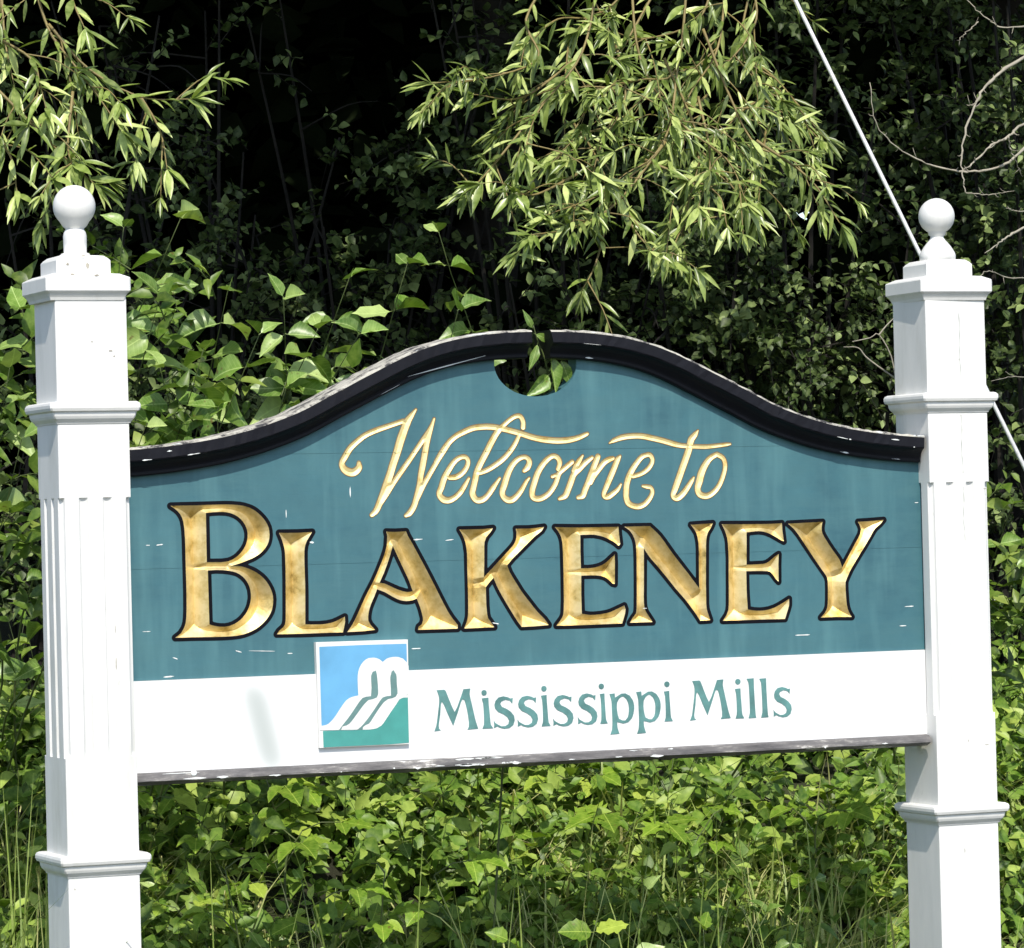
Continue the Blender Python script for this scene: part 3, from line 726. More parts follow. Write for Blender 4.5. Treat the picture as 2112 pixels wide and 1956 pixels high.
LETTER_BORDER=[[(1636.3,-217.5),(1498.3,-216.9),(1494.7,-216.0),(1492.7,-214.5),(1491.6,-213.0),(1491.0,-211.5),(1490.7,-208.5),(1491.8,-205.5),(1501.2,-193.5),(1505.2,-184.5),(1506.3,-175.5),(1507.5,-141.0),(1509.1,-72.0),(1507.9,-39.0),(1506.8,-31.5),(1504.3,-23.0),(1501.3,-15.4),(1494.7,-1.5),(1494.5,1.5),(1494.9,3.0),(1497.0,6.0),(1499.8,7.5),(1502.8,7.8),(1609.3,5.8),(1624.3,5.8),(1648.3,6.6),(1651.3,5.9),(1653.4,4.5),(1654.6,3.0),(1655.8,-0.7),(1656.5,1.5),(1657.8,3.0),(1660.0,4.5),(1661.8,5.1),(1750.3,7.2),(1753.3,5.6),(1754.8,3.8),(1755.8,1.5),(1755.8,-1.5),(1753.3,-12.0),(1753.2,-16.5),(1753.9,-21.0),(1756.7,-27.0),(1767.3,-43.5),(1777.8,-58.5),(1788.6,-72.0),(1793.7,-79.5),(1795.3,-83.0),(1796.8,-83.4),(1833.1,-27.0),(1835.2,-19.5),(1835.2,-18.0),(1832.9,-12.0),(1829.5,-6.0),(1828.4,-3.0),(1828.6,-0.0),(1829.2,1.5),(1831.3,3.9),(1832.8,4.8),(1835.8,5.4),(1862.8,6.2),(1900.3,8.2),(1903.3,7.6),(1906.3,5.3),(1907.9,1.5),(1907.6,-1.5),(1906.9,-3.0),(1896.7,-13.5),(1884.5,-22.5),(1880.7,-27.0),(1862.8,-53.2),(1833.8,-93.0),(1822.3,-109.5),(1812.3,-127.5),(1809.0,-135.0),(1808.4,-142.5),(1808.6,-151.5),(1809.7,-175.5),(1810.6,-183.0),(1811.8,-189.0),(1813.8,-195.0),(1817.1,-201.0),(1821.1,-207.0),(1822.2,-210.0),(1822.0,-213.0),(1820.3,-216.0),(1817.8,-217.9),(1814.8,-218.5),(1778.8,-217.4),(1736.8,-217.4),(1733.8,-216.4),(1731.6,-214.5),(1730.7,-213.0),(1730.1,-210.0),(1730.8,-206.7),(1732.3,-204.6),(1742.2,-195.0),(1745.2,-190.5),(1747.5,-184.5),(1748.9,-172.5),(1749.8,-147.0),(1749.7,-132.0),(1748.7,-126.0),(1745.5,-120.0),(1717.9,-82.5),(1681.9,-31.5),(1670.8,-18.5),(1657.3,-7.1),(1656.5,-7.5),(1656.1,-9.0),(1656.7,-18.0),(1659.4,-42.0),(1658.8,-43.9),(1657.3,-46.1),(1655.8,-47.3),(1652.8,-48.4),(1649.8,-48.1),(1648.3,-47.5),(1639.3,-43.3),(1618.3,-31.8),(1606.3,-27.0),(1600.3,-25.5),(1591.3,-24.3),(1583.8,-24.5),(1570.3,-25.6),(1568.9,-27.0),(1567.4,-79.5),(1567.4,-81.0),(1568.8,-81.8),(1598.8,-81.1),(1604.8,-80.0),(1610.8,-76.8),(1627.3,-65.3),(1636.3,-60.9),(1639.3,-60.7),(1642.3,-61.7),(1644.0,-63.0),(1645.7,-66.0),(1646.0,-69.0),(1644.6,-91.5),(1643.8,-129.0),(1642.9,-132.0),(1640.0,-135.0),(1636.3,-136.1),(1633.3,-135.5),(1631.8,-134.6),(1624.3,-127.2),(1616.5,-117.0),(1612.3,-113.0),(1607.8,-112.1),(1583.8,-111.0),(1567.3,-110.9),(1566.2,-111.0),(1565.8,-112.5),(1565.6,-142.5),(1566.0,-159.0),(1567.3,-180.4),(1576.3,-182.0),(1588.3,-182.9),(1597.3,-182.6),(1609.3,-181.0),(1621.3,-177.7),(1628.8,-174.8),(1640.8,-169.1),(1658.8,-159.3),(1660.3,-159.0),(1663.3,-159.3),(1665.6,-160.5),(1667.1,-162.0),(1668.0,-163.5),(1668.6,-166.5),(1668.6,-174.0),(1668.1,-181.5),(1664.7,-192.0),(1655.9,-214.5),(1654.3,-216.1),(1651.3,-217.5)],
[(1024.3,-214.5),(1021.3,-214.2),(1018.3,-212.2),(1009.3,-200.6),(1000.6,-187.5),(974.9,-145.5),(965.7,-129.0),(959.8,-116.2),(958.3,-114.7),(951.1,-123.0),(951.3,-160.5),(952.6,-177.0),(954.1,-183.0),(959.7,-190.5),(966.6,-201.0),(968.0,-204.0),(968.1,-207.0),(967.3,-209.1),(965.3,-211.5),(962.8,-212.8),(890.8,-213.5),(887.8,-212.5),(886.3,-211.4),(884.8,-209.3),(883.3,-209.6),(880.3,-212.5),(877.3,-213.3),(787.3,-213.0),(784.3,-212.5),(781.3,-210.4),(779.6,-207.0),(779.6,-204.0),(781.0,-198.0),(782.1,-195.0),(783.3,-193.5),(789.4,-189.0),(791.2,-184.5),(790.9,-180.0),(787.7,-166.5),(785.3,-159.0),(781.3,-149.2),(776.8,-150.5),(769.3,-151.5),(761.8,-151.7),(752.8,-150.6),(745.3,-148.7),(737.8,-145.7),(727.3,-140.4),(710.8,-130.8),(701.8,-127.2),(700.4,-129.0),(689.0,-153.0),(686.2,-160.5),(684.3,-168.0),(683.4,-174.0),(683.3,-180.0),(685.4,-184.5),(686.8,-186.7),(696.9,-198.0),(698.2,-201.0),(698.1,-204.0),(697.3,-205.9),(695.8,-207.8),(692.8,-209.5),(664.3,-211.5),(628.3,-212.3),(625.3,-211.7),(623.8,-210.9),(620.8,-212.4),(619.3,-212.6),(533.8,-212.4),(470.8,-211.3),(468.4,-210.0),(466.3,-207.5),(465.6,-205.5),(465.7,-202.5),(467.1,-199.5),(472.7,-192.0),(481.3,-185.3),(484.0,-181.5),(485.3,-175.5),(486.2,-157.5),(487.7,-91.5),(487.7,-39.0),(487.3,-33.0),(486.0,-25.5),(482.1,-12.0),(476.0,3.0),(475.7,4.5),(476.0,7.5),(478.3,10.9),(479.9,12.0),(482.8,12.7),(523.3,12.2),(556.3,13.0),(559.3,12.2),(561.5,10.5),(563.2,7.5),(563.4,4.5),(563.0,3.0),(550.5,-16.5),(547.2,-24.0),(545.5,-34.5),(544.9,-57.0),(545.1,-120.0),(543.7,-177.0),(544.3,-178.6),(548.8,-179.0),(566.8,-179.4),(583.3,-178.4),(595.3,-176.1),(602.8,-173.4),(620.8,-165.7),(622.3,-165.2),(625.3,-165.2),(628.3,-166.5),(629.8,-168.0),(631.2,-171.0),(631.8,-183.0),(631.0,-187.5),(631.3,-188.5),(638.0,-178.5),(665.6,-126.0),(682.5,-97.5),(692.5,-78.0),(705.6,-49.5),(711.3,-34.5),(713.6,-25.5),(715.2,-7.5),(713.4,1.5),(713.7,4.5),(714.3,6.0),(716.8,8.6),(719.8,9.7),(740.8,8.7),(766.3,9.4),(769.3,8.3),(771.8,6.0),(776.1,-4.5),(784.3,-18.0),(811.3,-67.5),(829.3,-101.8),(851.4,-145.5),(861.1,-163.5),(871.3,-178.7),(883.3,-193.7),(884.5,-196.5),(884.8,-202.7),(889.9,-192.0),(892.0,-186.0),(893.4,-180.0),(894.1,-174.0),(894.9,-133.5),(894.8,-48.0),(893.2,-33.0),(892.1,-27.0),(889.7,-19.5),(886.5,-12.0),(880.2,-1.5),(879.0,1.5),(879.1,4.5),(880.6,7.5),(883.3,9.5),(886.3,10.2),(941.8,10.2),(962.8,11.7),(965.8,11.4),(969.3,9.0),(970.3,7.3),(971.0,4.5),(970.3,1.1),(962.8,-9.3),(954.4,-18.0),(950.5,-27.0),(949.7,-34.5),(948.3,-78.0),(949.3,-79.8),(995.8,-35.9),(1000.3,-31.4),(1004.8,-26.0),(1007.5,-21.0),(1008.9,-16.5),(1009.3,-7.5),(1008.2,3.0),(1009.3,5.7),(1010.8,7.5),(1012.3,8.4),(1015.3,9.2),(1043.8,8.8),(1058.8,9.6),(1081.3,11.7),(1084.3,11.1),(1087.1,9.0),(1088.0,7.5),(1088.6,6.0),(1088.7,3.0),(1087.5,-0.0),(1081.3,-9.0),(1064.8,-20.7),(1012.3,-66.6),(1002.9,-76.5),(1002.7,-78.0),(1006.2,-87.0),(1009.6,-93.0),(1031.6,-127.5),(1061.3,-165.0),(1066.5,-171.0),(1082.8,-187.1),(1092.8,-201.0),(1093.9,-204.0),(1093.7,-207.0),(1091.8,-210.4),(1090.3,-211.6),(1087.3,-212.6),(1052.8,-214.2)],
[(1106.8,-214.6),(1102.3,-214.3),(1099.6,-213.0),(1097.2,-210.0),(1096.5,-207.0),(1097.1,-204.0),(1098.0,-202.5),(1110.6,-187.5),(1113.0,-183.0),(1114.0,-178.5),(1115.5,-153.0),(1116.2,-109.5),(1116.2,-51.0),(1115.5,-34.5),(1114.8,-28.5),(1113.5,-22.5),(1111.2,-16.5),(1107.9,-10.5),(1100.2,-1.5),(1098.8,1.5),(1098.8,4.5),(1099.3,6.0),(1100.8,8.2),(1102.3,9.4),(1103.8,10.1),(1106.8,10.4),(1166.8,8.3),(1255.3,7.7),(1258.3,7.0),(1261.3,4.5),(1262.8,5.0),(1265.8,7.2),(1268.8,7.7),(1331.8,7.4),(1334.8,5.7),(1349.8,-7.6),(1358.8,-16.5),(1367.2,-27.0),(1388.2,-55.5),(1435.3,-114.1),(1436.4,-112.5),(1436.5,-111.0),(1437.6,-52.5),(1437.3,-42.0),(1436.5,-34.5),(1433.6,-21.0),(1428.1,-12.0),(1421.0,-3.0),(1420.1,-0.0),(1420.4,3.0),(1421.8,5.5),(1423.3,6.9),(1424.8,7.7),(1427.8,8.2),(1480.3,10.4),(1483.3,9.9),(1484.8,9.1),(1487.4,6.0),(1488.1,3.0),(1487.5,-0.0),(1482.1,-10.5),(1474.5,-21.0),(1472.4,-27.0),(1471.1,-34.5),(1470.2,-46.5),(1467.7,-126.0),(1467.1,-171.0),(1467.7,-180.0),(1468.8,-184.5),(1475.8,-205.5),(1475.9,-208.5),(1475.4,-210.0),(1472.8,-213.2),(1471.3,-214.0),(1468.3,-214.6),(1444.3,-215.2),(1441.3,-214.6),(1439.0,-213.0),(1424.8,-192.2),(1403.8,-165.3),(1381.5,-141.0),(1352.8,-106.6),(1321.3,-71.4),(1318.5,-150.0),(1318.5,-162.0),(1319.1,-171.0),(1320.4,-177.0),(1322.8,-181.9),(1337.7,-204.0),(1338.1,-207.0),(1337.8,-208.9),(1336.4,-211.5),(1334.8,-212.9),(1333.3,-213.7),(1330.3,-214.2),(1276.3,-213.8),(1273.3,-213.2),(1270.8,-211.5),(1269.7,-210.0),(1268.6,-207.0),(1268.5,-205.5),(1269.0,-204.0),(1270.3,-201.6),(1277.8,-191.4),(1283.8,-184.4),(1284.6,-183.0),(1285.8,-175.5),(1287.0,-148.5),(1288.0,-108.0),(1288.7,-67.5),(1288.4,-48.0),(1287.9,-40.5),(1286.9,-34.5),(1285.2,-28.5),(1282.3,-22.3),(1279.3,-17.7),(1275.6,-13.5),(1270.3,-9.6),(1264.3,-6.0),(1263.2,-7.5),(1266.0,-37.5),(1264.8,-40.5),(1261.1,-45.0),(1259.8,-46.5),(1256.8,-48.2),(1253.8,-48.4),(1250.8,-47.4),(1243.3,-41.0),(1235.8,-36.3),(1223.8,-30.3),(1213.3,-26.3),(1207.3,-24.8),(1195.3,-22.7),(1187.8,-22.4),(1172.8,-22.8),(1172.1,-48.0),(1172.2,-78.0),(1172.8,-79.0),(1180.3,-79.2),(1192.3,-78.5),(1203.3,-76.5),(1210.3,-74.2),(1217.6,-70.5),(1222.3,-67.3),(1240.3,-52.8),(1241.8,-52.0),(1244.8,-51.5),(1247.8,-52.2),(1249.3,-53.2),(1250.8,-54.8),(1251.8,-57.0),(1252.3,-76.5),(1250.7,-123.0),(1249.8,-126.0),(1247.8,-128.4),(1246.3,-129.3),(1243.3,-129.9),(1234.3,-127.6),(1220.8,-116.0),(1216.3,-113.5),(1211.8,-112.1),(1204.3,-110.6),(1198.3,-109.9),(1172.8,-109.5),(1172.2,-111.0),(1171.4,-142.5),(1171.6,-175.5),(1172.0,-177.0),(1172.8,-177.4),(1183.3,-179.1),(1190.8,-179.4),(1205.8,-178.6),(1219.3,-177.0),(1226.8,-175.4),(1232.8,-173.4),(1262.8,-161.7),(1265.8,-161.6),(1268.8,-162.9),(1270.3,-164.2),(1271.6,-166.5),(1274.6,-175.5),(1274.7,-178.5),(1273.5,-186.0),(1271.3,-193.5),(1268.0,-202.5),(1268.0,-204.0),(1267.3,-204.5),(1264.3,-211.8),(1261.3,-214.2),(1258.3,-214.8),(1166.8,-215.3)],
[(296.8,-211.6),(251.8,-211.4),(248.8,-210.3),(247.3,-209.1),(245.4,-205.5),(245.3,-202.5),(246.6,-199.5),(248.1,-198.0),(259.3,-190.1),(265.2,-181.5),(267.1,-177.0),(268.9,-171.0),(270.0,-163.5),(271.2,-145.5),(271.8,-114.0),(271.4,-3.0),(270.5,16.5),(269.7,24.0),(268.2,33.0),(266.3,39.0),(262.9,45.0),(259.2,49.5),(254.8,53.2),(244.8,60.0),(243.3,61.5),(242.0,64.5),(242.0,67.5),(242.4,69.0),(244.9,72.0),(248.8,73.4),(367.3,74.0),(382.3,73.4),(400.3,71.7),(410.8,69.5),(424.3,65.0),(431.8,61.3),(438.4,57.0),(445.3,51.3),(454.4,42.0),(459.1,36.0),(463.8,28.5),(467.5,19.5),(469.2,12.0),(469.8,1.5),(468.8,-7.5),(466.3,-16.5),(463.4,-22.5),(459.2,-28.5),(454.3,-34.2),(449.8,-38.5),(443.8,-43.2),(431.8,-50.2),(425.8,-52.9),(414.6,-57.0),(414.3,-58.5),(430.9,-66.0),(437.8,-70.2),(448.1,-78.0),(454.1,-84.0),(458.8,-89.7),(463.2,-96.0),(466.6,-102.0),(469.4,-108.0),(472.1,-115.5),(473.7,-123.0),(474.4,-132.0),(473.5,-142.5),(472.4,-148.5),(470.4,-156.0),(467.9,-162.0),(463.4,-169.5),(458.7,-175.5),(452.8,-181.9),(445.3,-188.4),(437.8,-194.0),(430.3,-198.5),(421.3,-202.8),(410.8,-206.6),(401.8,-209.1),(392.8,-210.8),(374.8,-212.3),(359.8,-212.7),(332.8,-212.5)],
[(350.7,-177.0),(359.8,-177.4),(367.3,-176.4),(374.8,-174.3),(385.3,-168.9),(389.8,-165.6),(395.3,-160.5),(402.4,-151.5),(405.7,-145.5),(408.1,-139.5),(410.6,-129.0),(411.0,-123.0),(410.1,-112.5),(407.3,-103.5),(403.3,-96.4),(397.3,-89.3),(389.8,-83.8),(383.8,-80.9),(371.8,-77.8),(358.3,-75.9),(344.8,-75.1),(335.8,-75.4),(334.3,-75.8),(333.9,-76.5),(334.5,-172.5),(335.8,-173.9),(337.3,-174.3),(344.8,-176.2)],
[(760.8,-117.0),(764.8,-117.9),(766.3,-117.7),(766.8,-117.0),(765.3,-112.5),(758.5,-96.0),(736.3,-49.3),(734.8,-51.2),(727.4,-70.5),(720.8,-85.5),(714.8,-97.5),(715.3,-98.5),(716.4,-99.0),(745.3,-112.0)],
[(332.4,-43.5),(332.8,-43.9),(356.8,-44.3),(368.8,-43.0),(374.8,-41.2),(382.3,-37.6),(388.3,-33.2),(394.5,-27.0),(398.8,-21.7),(402.8,-15.0),(405.2,-9.0),(406.8,-1.5),(407.0,6.0),(405.5,13.5),(403.1,19.5),(398.8,26.0),(394.3,30.9),(389.8,34.5),(383.8,38.1),(376.3,41.1),(367.3,43.2),(353.8,44.0),(340.3,43.6),(334.3,43.1),(332.8,42.4)]]
WELCOME=[[(764.8,31.8),(763.4,32.6),(762.8,33.4),(762.4,34.8),(762.7,36.2),(763.4,37.3),(767.9,41.1),(769.0,42.3),(770.2,43.9),(772.5,46.4),(775.3,49.9),(778.6,55.1),(781.0,60.0),(782.3,63.5),(789.3,85.9),(793.5,101.3),(794.5,107.6),(796.0,118.1),(797.1,124.4),(805.8,163.6),(809.2,178.3),(811.7,188.1),(811.7,188.7),(811.6,188.1),(811.0,187.9),(800.5,174.8),(779.4,146.8),(751.2,111.1),(744.8,102.7),(728.6,78.9),(713.0,58.6),(708.6,50.2),(706.5,46.7),(704.0,43.2),(701.8,41.0),(699.7,39.4),(691.3,34.2),(690.6,34.0),(689.9,33.8),(688.5,33.9),(687.1,34.6),(686.4,35.2),(685.8,36.2),(685.4,37.6),(685.6,39.0),(686.3,40.4),(693.0,47.4),(694.1,48.8),(696.5,53.0),(699.4,59.3),(709.0,82.4),(721.8,113.9),(726.9,127.2),(733.3,146.1),(742.2,169.9),(748.7,190.9),(752.5,202.1),(757.1,213.1),(763.6,227.3),(763.7,228.0),(763.4,228.2),(757.8,226.5),(713.0,212.6),(700.4,208.2),(688.5,203.3),(680.8,199.5),(677.3,197.4),(671.9,193.7),(660.5,184.7),(652.5,177.6),(648.0,172.7),(644.9,168.5),(638.5,158.0),(632.4,149.6),(631.4,147.5),(631.1,146.1),(631.7,144.0),(633.0,141.9),(634.8,139.8),(636.7,138.3),(638.8,137.1),(641.6,136.1),(645.8,135.0),(648.6,134.8),(650.7,135.3),(653.0,136.3),(654.9,137.5),(657.0,139.4),(659.1,142.3),(660.4,148.2),(661.2,149.8),(661.9,150.4),(663.3,150.8),(664.7,150.6),(665.4,150.2),(666.4,148.9),(669.2,141.9),(669.7,139.1),(669.5,135.6),(669.0,134.2),(667.5,131.6),(665.4,128.8),(663.3,126.6),(661.2,124.8),(658.4,122.9),(655.6,121.3),(652.1,120.2),(649.3,119.8),(644.4,119.8),(641.6,120.3),(638.8,121.0),(633.9,123.3),(631.1,125.0),(629.0,126.7),(626.3,129.3),(624.6,131.4),(622.2,135.6),(620.9,139.1),(620.2,141.9),(620.0,144.7),(620.3,147.5),(621.1,151.0),(622.7,154.8),(624.2,157.3),(628.9,164.3),(635.2,174.8),(639.5,180.5),(645.0,186.0),(650.7,190.8),(662.6,199.9),(668.9,204.3),(675.9,208.4),(684.3,212.4),(692.7,215.8),(706.0,220.5),(715.8,223.4),(764.1,237.2),(766.2,237.3),(767.6,236.8),(768.3,236.2),(769.0,236.7),(771.8,240.0),(773.9,242.1),(780.9,248.8),(793.5,259.0),(794.2,259.2),(794.9,259.2),(795.6,258.8),(796.2,258.1),(796.3,257.4),(796.2,256.7),(790.5,246.2),(788.6,242.4),(784.7,235.7),(782.5,231.5),(780.8,227.3),(778.2,221.7),(774.0,211.9),(765.7,190.2),(756.5,164.3),(747.3,141.2),(740.9,122.3),(734.7,106.2),(734.7,105.5),(734.7,106.2),(735.4,106.4),(746.6,121.0),(775.3,156.6),(808.9,201.1),(819.4,214.4),(826.2,224.5),(828.5,228.7),(833.4,238.5),(834.1,239.3),(834.8,239.6),(835.5,239.7),(836.5,239.2),(837.1,238.5),(837.3,237.8),(837.2,237.1),(832.7,220.4),(826.4,198.6),(822.6,183.9),(813.1,139.1),(807.8,118.8),(805.2,104.8),(805.4,104.3),(813.9,117.4),(832.7,145.4),(832.9,146.8),(833.5,148.2),(844.9,166.4),(849.5,173.0),(854.6,179.7),(859.4,185.3),(864.9,191.0),(866.3,192.8),(868.4,194.3),(874.5,199.3),(878.2,202.0),(884.5,206.1),(888.0,207.9),(895.0,211.2),(909.0,217.1),(916.0,219.7),(923.0,221.7),(930.0,223.0),(937.0,223.7),(947.5,224.3),(954.5,224.4),(961.5,224.1),(968.5,223.6),(975.5,222.7),(984.6,221.1),(985.3,221.3),(993.0,226.5),(999.1,231.5),(1003.5,234.9),(1012.6,240.7),(1017.5,243.1),(1021.7,244.5),(1024.5,245.1),(1026.6,245.3),(1029.4,245.3),(1032.2,244.6),(1034.3,243.7),(1037.1,241.4),(1038.9,239.2),(1040.2,237.1),(1042.3,232.2),(1043.5,227.3),(1043.5,222.4),(1042.9,215.4),(1042.4,214.0),(1041.3,212.6),(1040.6,212.2),(1039.2,211.7),(1037.1,211.7),(1035.3,212.6),(1034.1,214.0),(1033.5,216.1),(1034.4,225.9),(1033.8,229.4),(1032.5,232.9),(1031.5,234.6),(1030.5,235.7),(1029.6,236.4),(1028.0,236.9),(1025.9,236.8),(1022.4,236.0),(1018.9,234.6),(1016.1,233.2),(1010.2,229.4),(1006.2,226.6),(998.6,220.3),(997.1,218.9),(997.2,218.8),(997.9,218.3),(1018.9,212.9),(1032.2,209.3),(1049.7,203.6),(1062.3,199.9),(1072.8,197.4),(1086.8,195.3),(1102.9,193.6),(1111.3,192.9),(1116.2,192.6),(1125.3,192.5),(1133.7,192.8),(1142.8,193.5),(1150.5,194.4),(1157.5,195.5),(1163.8,196.9),(1169.4,198.3),(1182.7,203.2),(1187.6,204.2),(1189.0,204.0),(1189.7,203.6),(1190.4,202.8),(1190.7,202.1),(1190.8,200.7),(1190.1,199.3),(1185.5,196.0),(1175.0,191.1),(1166.6,188.0),(1156.1,185.0),(1148.4,183.4),(1135.1,181.8),(1125.3,181.3),(1116.2,181.2),(1106.4,181.8),(1092.4,183.3),(1077.7,185.5),(1066.5,187.9),(1056.7,190.4),(1046.2,193.5),(1032.2,198.1),(1031.5,197.4),(1026.8,186.7),(1023.9,181.1),(1021.2,176.9),(1016.8,170.7),(1011.8,164.3),(1004.9,156.6),(999.3,151.0),(993.7,146.1),(987.4,141.4),(978.3,135.5),(969.2,130.1),(960.8,125.8),(954.5,122.9),(948.2,120.6),(939.8,118.1),(934.2,117.4),(933.7,116.7),(931.1,105.5),(924.9,83.1),(924.4,81.0),(924.4,79.6),(924.6,78.2),(925.2,76.1),(925.8,74.7),(927.2,72.4),(928.6,70.8),(929.9,69.8),(932.1,69.1),(933.5,69.0),(936.3,69.4),(940.1,70.5),(942.6,71.8),(946.8,74.7),(950.2,77.5),(952.4,79.9),(956.1,84.5),(962.3,92.9),(979.9,111.1),(981.1,111.7),(982.5,111.6),(983.2,111.1),(983.7,110.4),(983.9,109.7),(983.6,108.3),(970.5,87.3),(962.2,76.1),(957.3,70.6),(953.1,66.4),(951.0,64.5),(948.2,62.4),(945.4,60.7),(942.6,59.3),(939.8,58.4),(936.3,57.7),(933.5,57.4),(930.0,57.6),(927.2,58.2),(923.7,59.7),(920.4,62.1),(918.3,64.2),(916.7,66.3),(914.6,69.9),(913.4,72.6),(912.4,76.1),(912.1,79.6),(912.3,82.4),(912.9,85.2),(915.1,92.2),(919.6,108.3),(922.2,119.5),(923.1,123.0),(925.5,129.3),(927.4,133.5),(934.4,146.8),(946.8,167.2),(959.8,190.2),(967.0,201.4),(974.2,211.2),(974.5,211.9),(964.3,213.0),(954.5,213.5),(947.5,213.4),(934.9,212.7),(928.6,212.0),(922.3,210.5),(916.0,208.5),(909.7,206.1),(895.7,200.3),(890.1,197.7),(886.9,195.8),(880.3,191.2),(875.4,187.2),(871.9,183.9),(845.3,147.4),(819.5,108.3),(814.6,100.6),(807.0,87.3),(800.0,74.0),(795.0,64.9),(793.1,59.3),(790.0,52.0),(788.3,48.8),(785.1,43.8),(780.7,38.3),(778.7,36.2),(777.4,35.1),(775.3,34.0),(773.2,33.3),(766.2,31.6)],
[(1297.5,37.6),(1293.3,38.4),(1286.3,40.6),(1283.5,41.7),(1280.0,43.6),(1277.2,45.6),(1275.1,47.8),(1273.5,50.2),(1272.2,53.0),(1270.7,57.9),(1269.8,62.8),(1269.4,65.6),(1269.4,70.5),(1270.3,83.1),(1270.9,88.1),(1272.2,94.3),(1273.7,99.9),(1275.7,105.5),(1278.1,111.1),(1281.1,116.7),(1285.9,124.4),(1289.8,129.9),(1295.4,136.8),(1302.0,144.0),(1306.2,148.2),(1309.4,151.0),(1312.2,153.1),(1314.3,154.3),(1318.5,155.9),(1327.6,157.8),(1329.7,158.1),(1331.8,158.2),(1334.6,157.6),(1336.7,156.7),(1337.4,156.2),(1338.8,155.0),(1340.5,153.1),(1342.2,150.3),(1343.1,148.2),(1343.7,146.1),(1344.0,144.0),(1344.1,141.2),(1343.7,138.4),(1342.3,134.2),(1340.2,130.0),(1338.3,127.2),(1336.0,124.4),(1332.7,120.9),(1330.4,118.9),(1325.5,115.3),(1319.3,111.8),(1314.3,109.6),(1308.7,107.6),(1305.2,106.7),(1293.3,104.1),(1291.9,104.2),(1291.2,104.4),(1289.1,105.8),(1285.8,97.8),(1284.4,93.6),(1283.1,88.7),(1282.1,82.4),(1281.0,69.8),(1280.9,66.3),(1281.4,62.8),(1282.2,59.3),(1282.9,57.2),(1284.0,55.1),(1285.0,53.7),(1287.0,52.1),(1289.1,50.8),(1291.9,49.6),(1298.2,47.8),(1301.7,47.5),(1304.5,47.6),(1308.0,48.4),(1310.8,49.3),(1314.3,51.0),(1317.1,52.7),(1319.4,54.4),(1322.7,57.4),(1326.2,61.3),(1329.7,65.7),(1331.6,68.4),(1332.8,70.5),(1333.9,73.3),(1334.1,75.4),(1333.5,78.2),(1332.7,79.6),(1331.8,80.4),(1330.4,80.7),(1324.8,81.1),(1314.3,84.7),(1313.6,85.2),(1313.2,85.9),(1313.1,87.3),(1313.6,88.2),(1314.3,88.7),(1315.0,88.9),(1326.2,88.8),(1331.1,88.0),(1333.2,87.5),(1335.3,86.6),(1336.7,85.5),(1338.4,83.8),(1339.9,81.7),(1340.9,79.6),(1341.5,77.5),(1341.8,75.4),(1341.8,72.6),(1341.4,69.8),(1340.7,67.7),(1339.6,64.9),(1338.2,62.1),(1335.6,57.9),(1333.6,55.1),(1330.2,50.9),(1328.2,48.8),(1325.5,46.3),(1322.7,44.1),(1319.9,42.4),(1315.0,39.9),(1311.5,38.7),(1308.7,37.9),(1305.2,37.3),(1302.4,37.2)],
[(1001.4,56.5),(997.9,57.1),(995.1,58.0),(993.0,59.1),(990.9,60.5),(988.2,62.8),(985.3,66.1),(983.0,69.8),(981.9,72.6),(981.1,76.8),(981.0,78.9),(981.2,81.7),(981.7,84.5),(982.6,88.0),(990.8,111.1),(993.4,117.4),(998.7,127.9),(1002.1,133.6),(1004.5,137.0),(1008.3,141.9),(1010.8,144.7),(1015.4,149.0),(1018.2,151.2),(1021.0,152.9),(1023.8,154.3),(1028.7,156.1),(1032.2,156.9),(1036.4,157.5),(1039.2,157.7),(1043.4,157.2),(1046.2,156.2),(1049.7,154.3),(1051.8,152.5),(1053.2,150.9),(1054.9,148.2),(1055.8,146.1),(1056.3,144.0),(1056.4,140.5),(1056.0,137.7),(1055.0,134.9),(1054.1,132.8),(1051.8,128.6),(1051.1,127.8),(1049.0,126.0),(1046.9,124.6),(1039.9,121.0),(1038.5,120.7),(1037.1,121.0),(1035.7,121.9),(1035.0,123.0),(1034.8,123.7),(1034.7,125.1),(1035.3,126.5),(1040.6,132.8),(1041.7,134.9),(1044.2,138.4),(1045.5,141.2),(1045.8,143.3),(1045.4,145.4),(1044.1,147.7),(1042.7,148.6),(1040.6,149.1),(1038.5,149.2),(1036.4,149.0),(1034.0,148.2),(1030.8,146.9),(1028.2,145.4),(1026.2,144.0),(1022.9,141.2),(1018.7,137.0),(1014.0,130.8),(1010.6,125.1),(1007.8,119.5),(1003.6,109.7),(998.6,94.3),(994.6,85.9),(993.0,81.9),(992.4,79.6),(992.3,76.8),(992.5,75.4),(993.0,74.0),(994.0,72.6),(996.5,70.5),(999.3,69.1),(1002.1,68.3),(1004.2,68.3),(1007.0,68.8),(1009.8,70.0),(1012.8,71.9),(1016.4,74.7),(1020.3,78.2),(1023.7,81.7),(1028.9,88.0),(1038.2,101.3),(1040.6,104.4),(1042.0,105.8),(1048.3,110.5),(1049.0,110.9),(1049.7,110.9),(1050.4,110.7),(1051.1,110.2),(1051.6,109.0),(1051.6,108.3),(1051.3,107.6),(1047.3,102.0),(1037.0,83.8),(1034.4,79.6),(1029.4,73.1),(1025.2,68.5),(1021.5,64.9),(1018.2,62.0),(1015.4,60.0),(1013.3,58.8),(1010.5,57.5),(1007.7,56.8),(1004.9,56.4)],
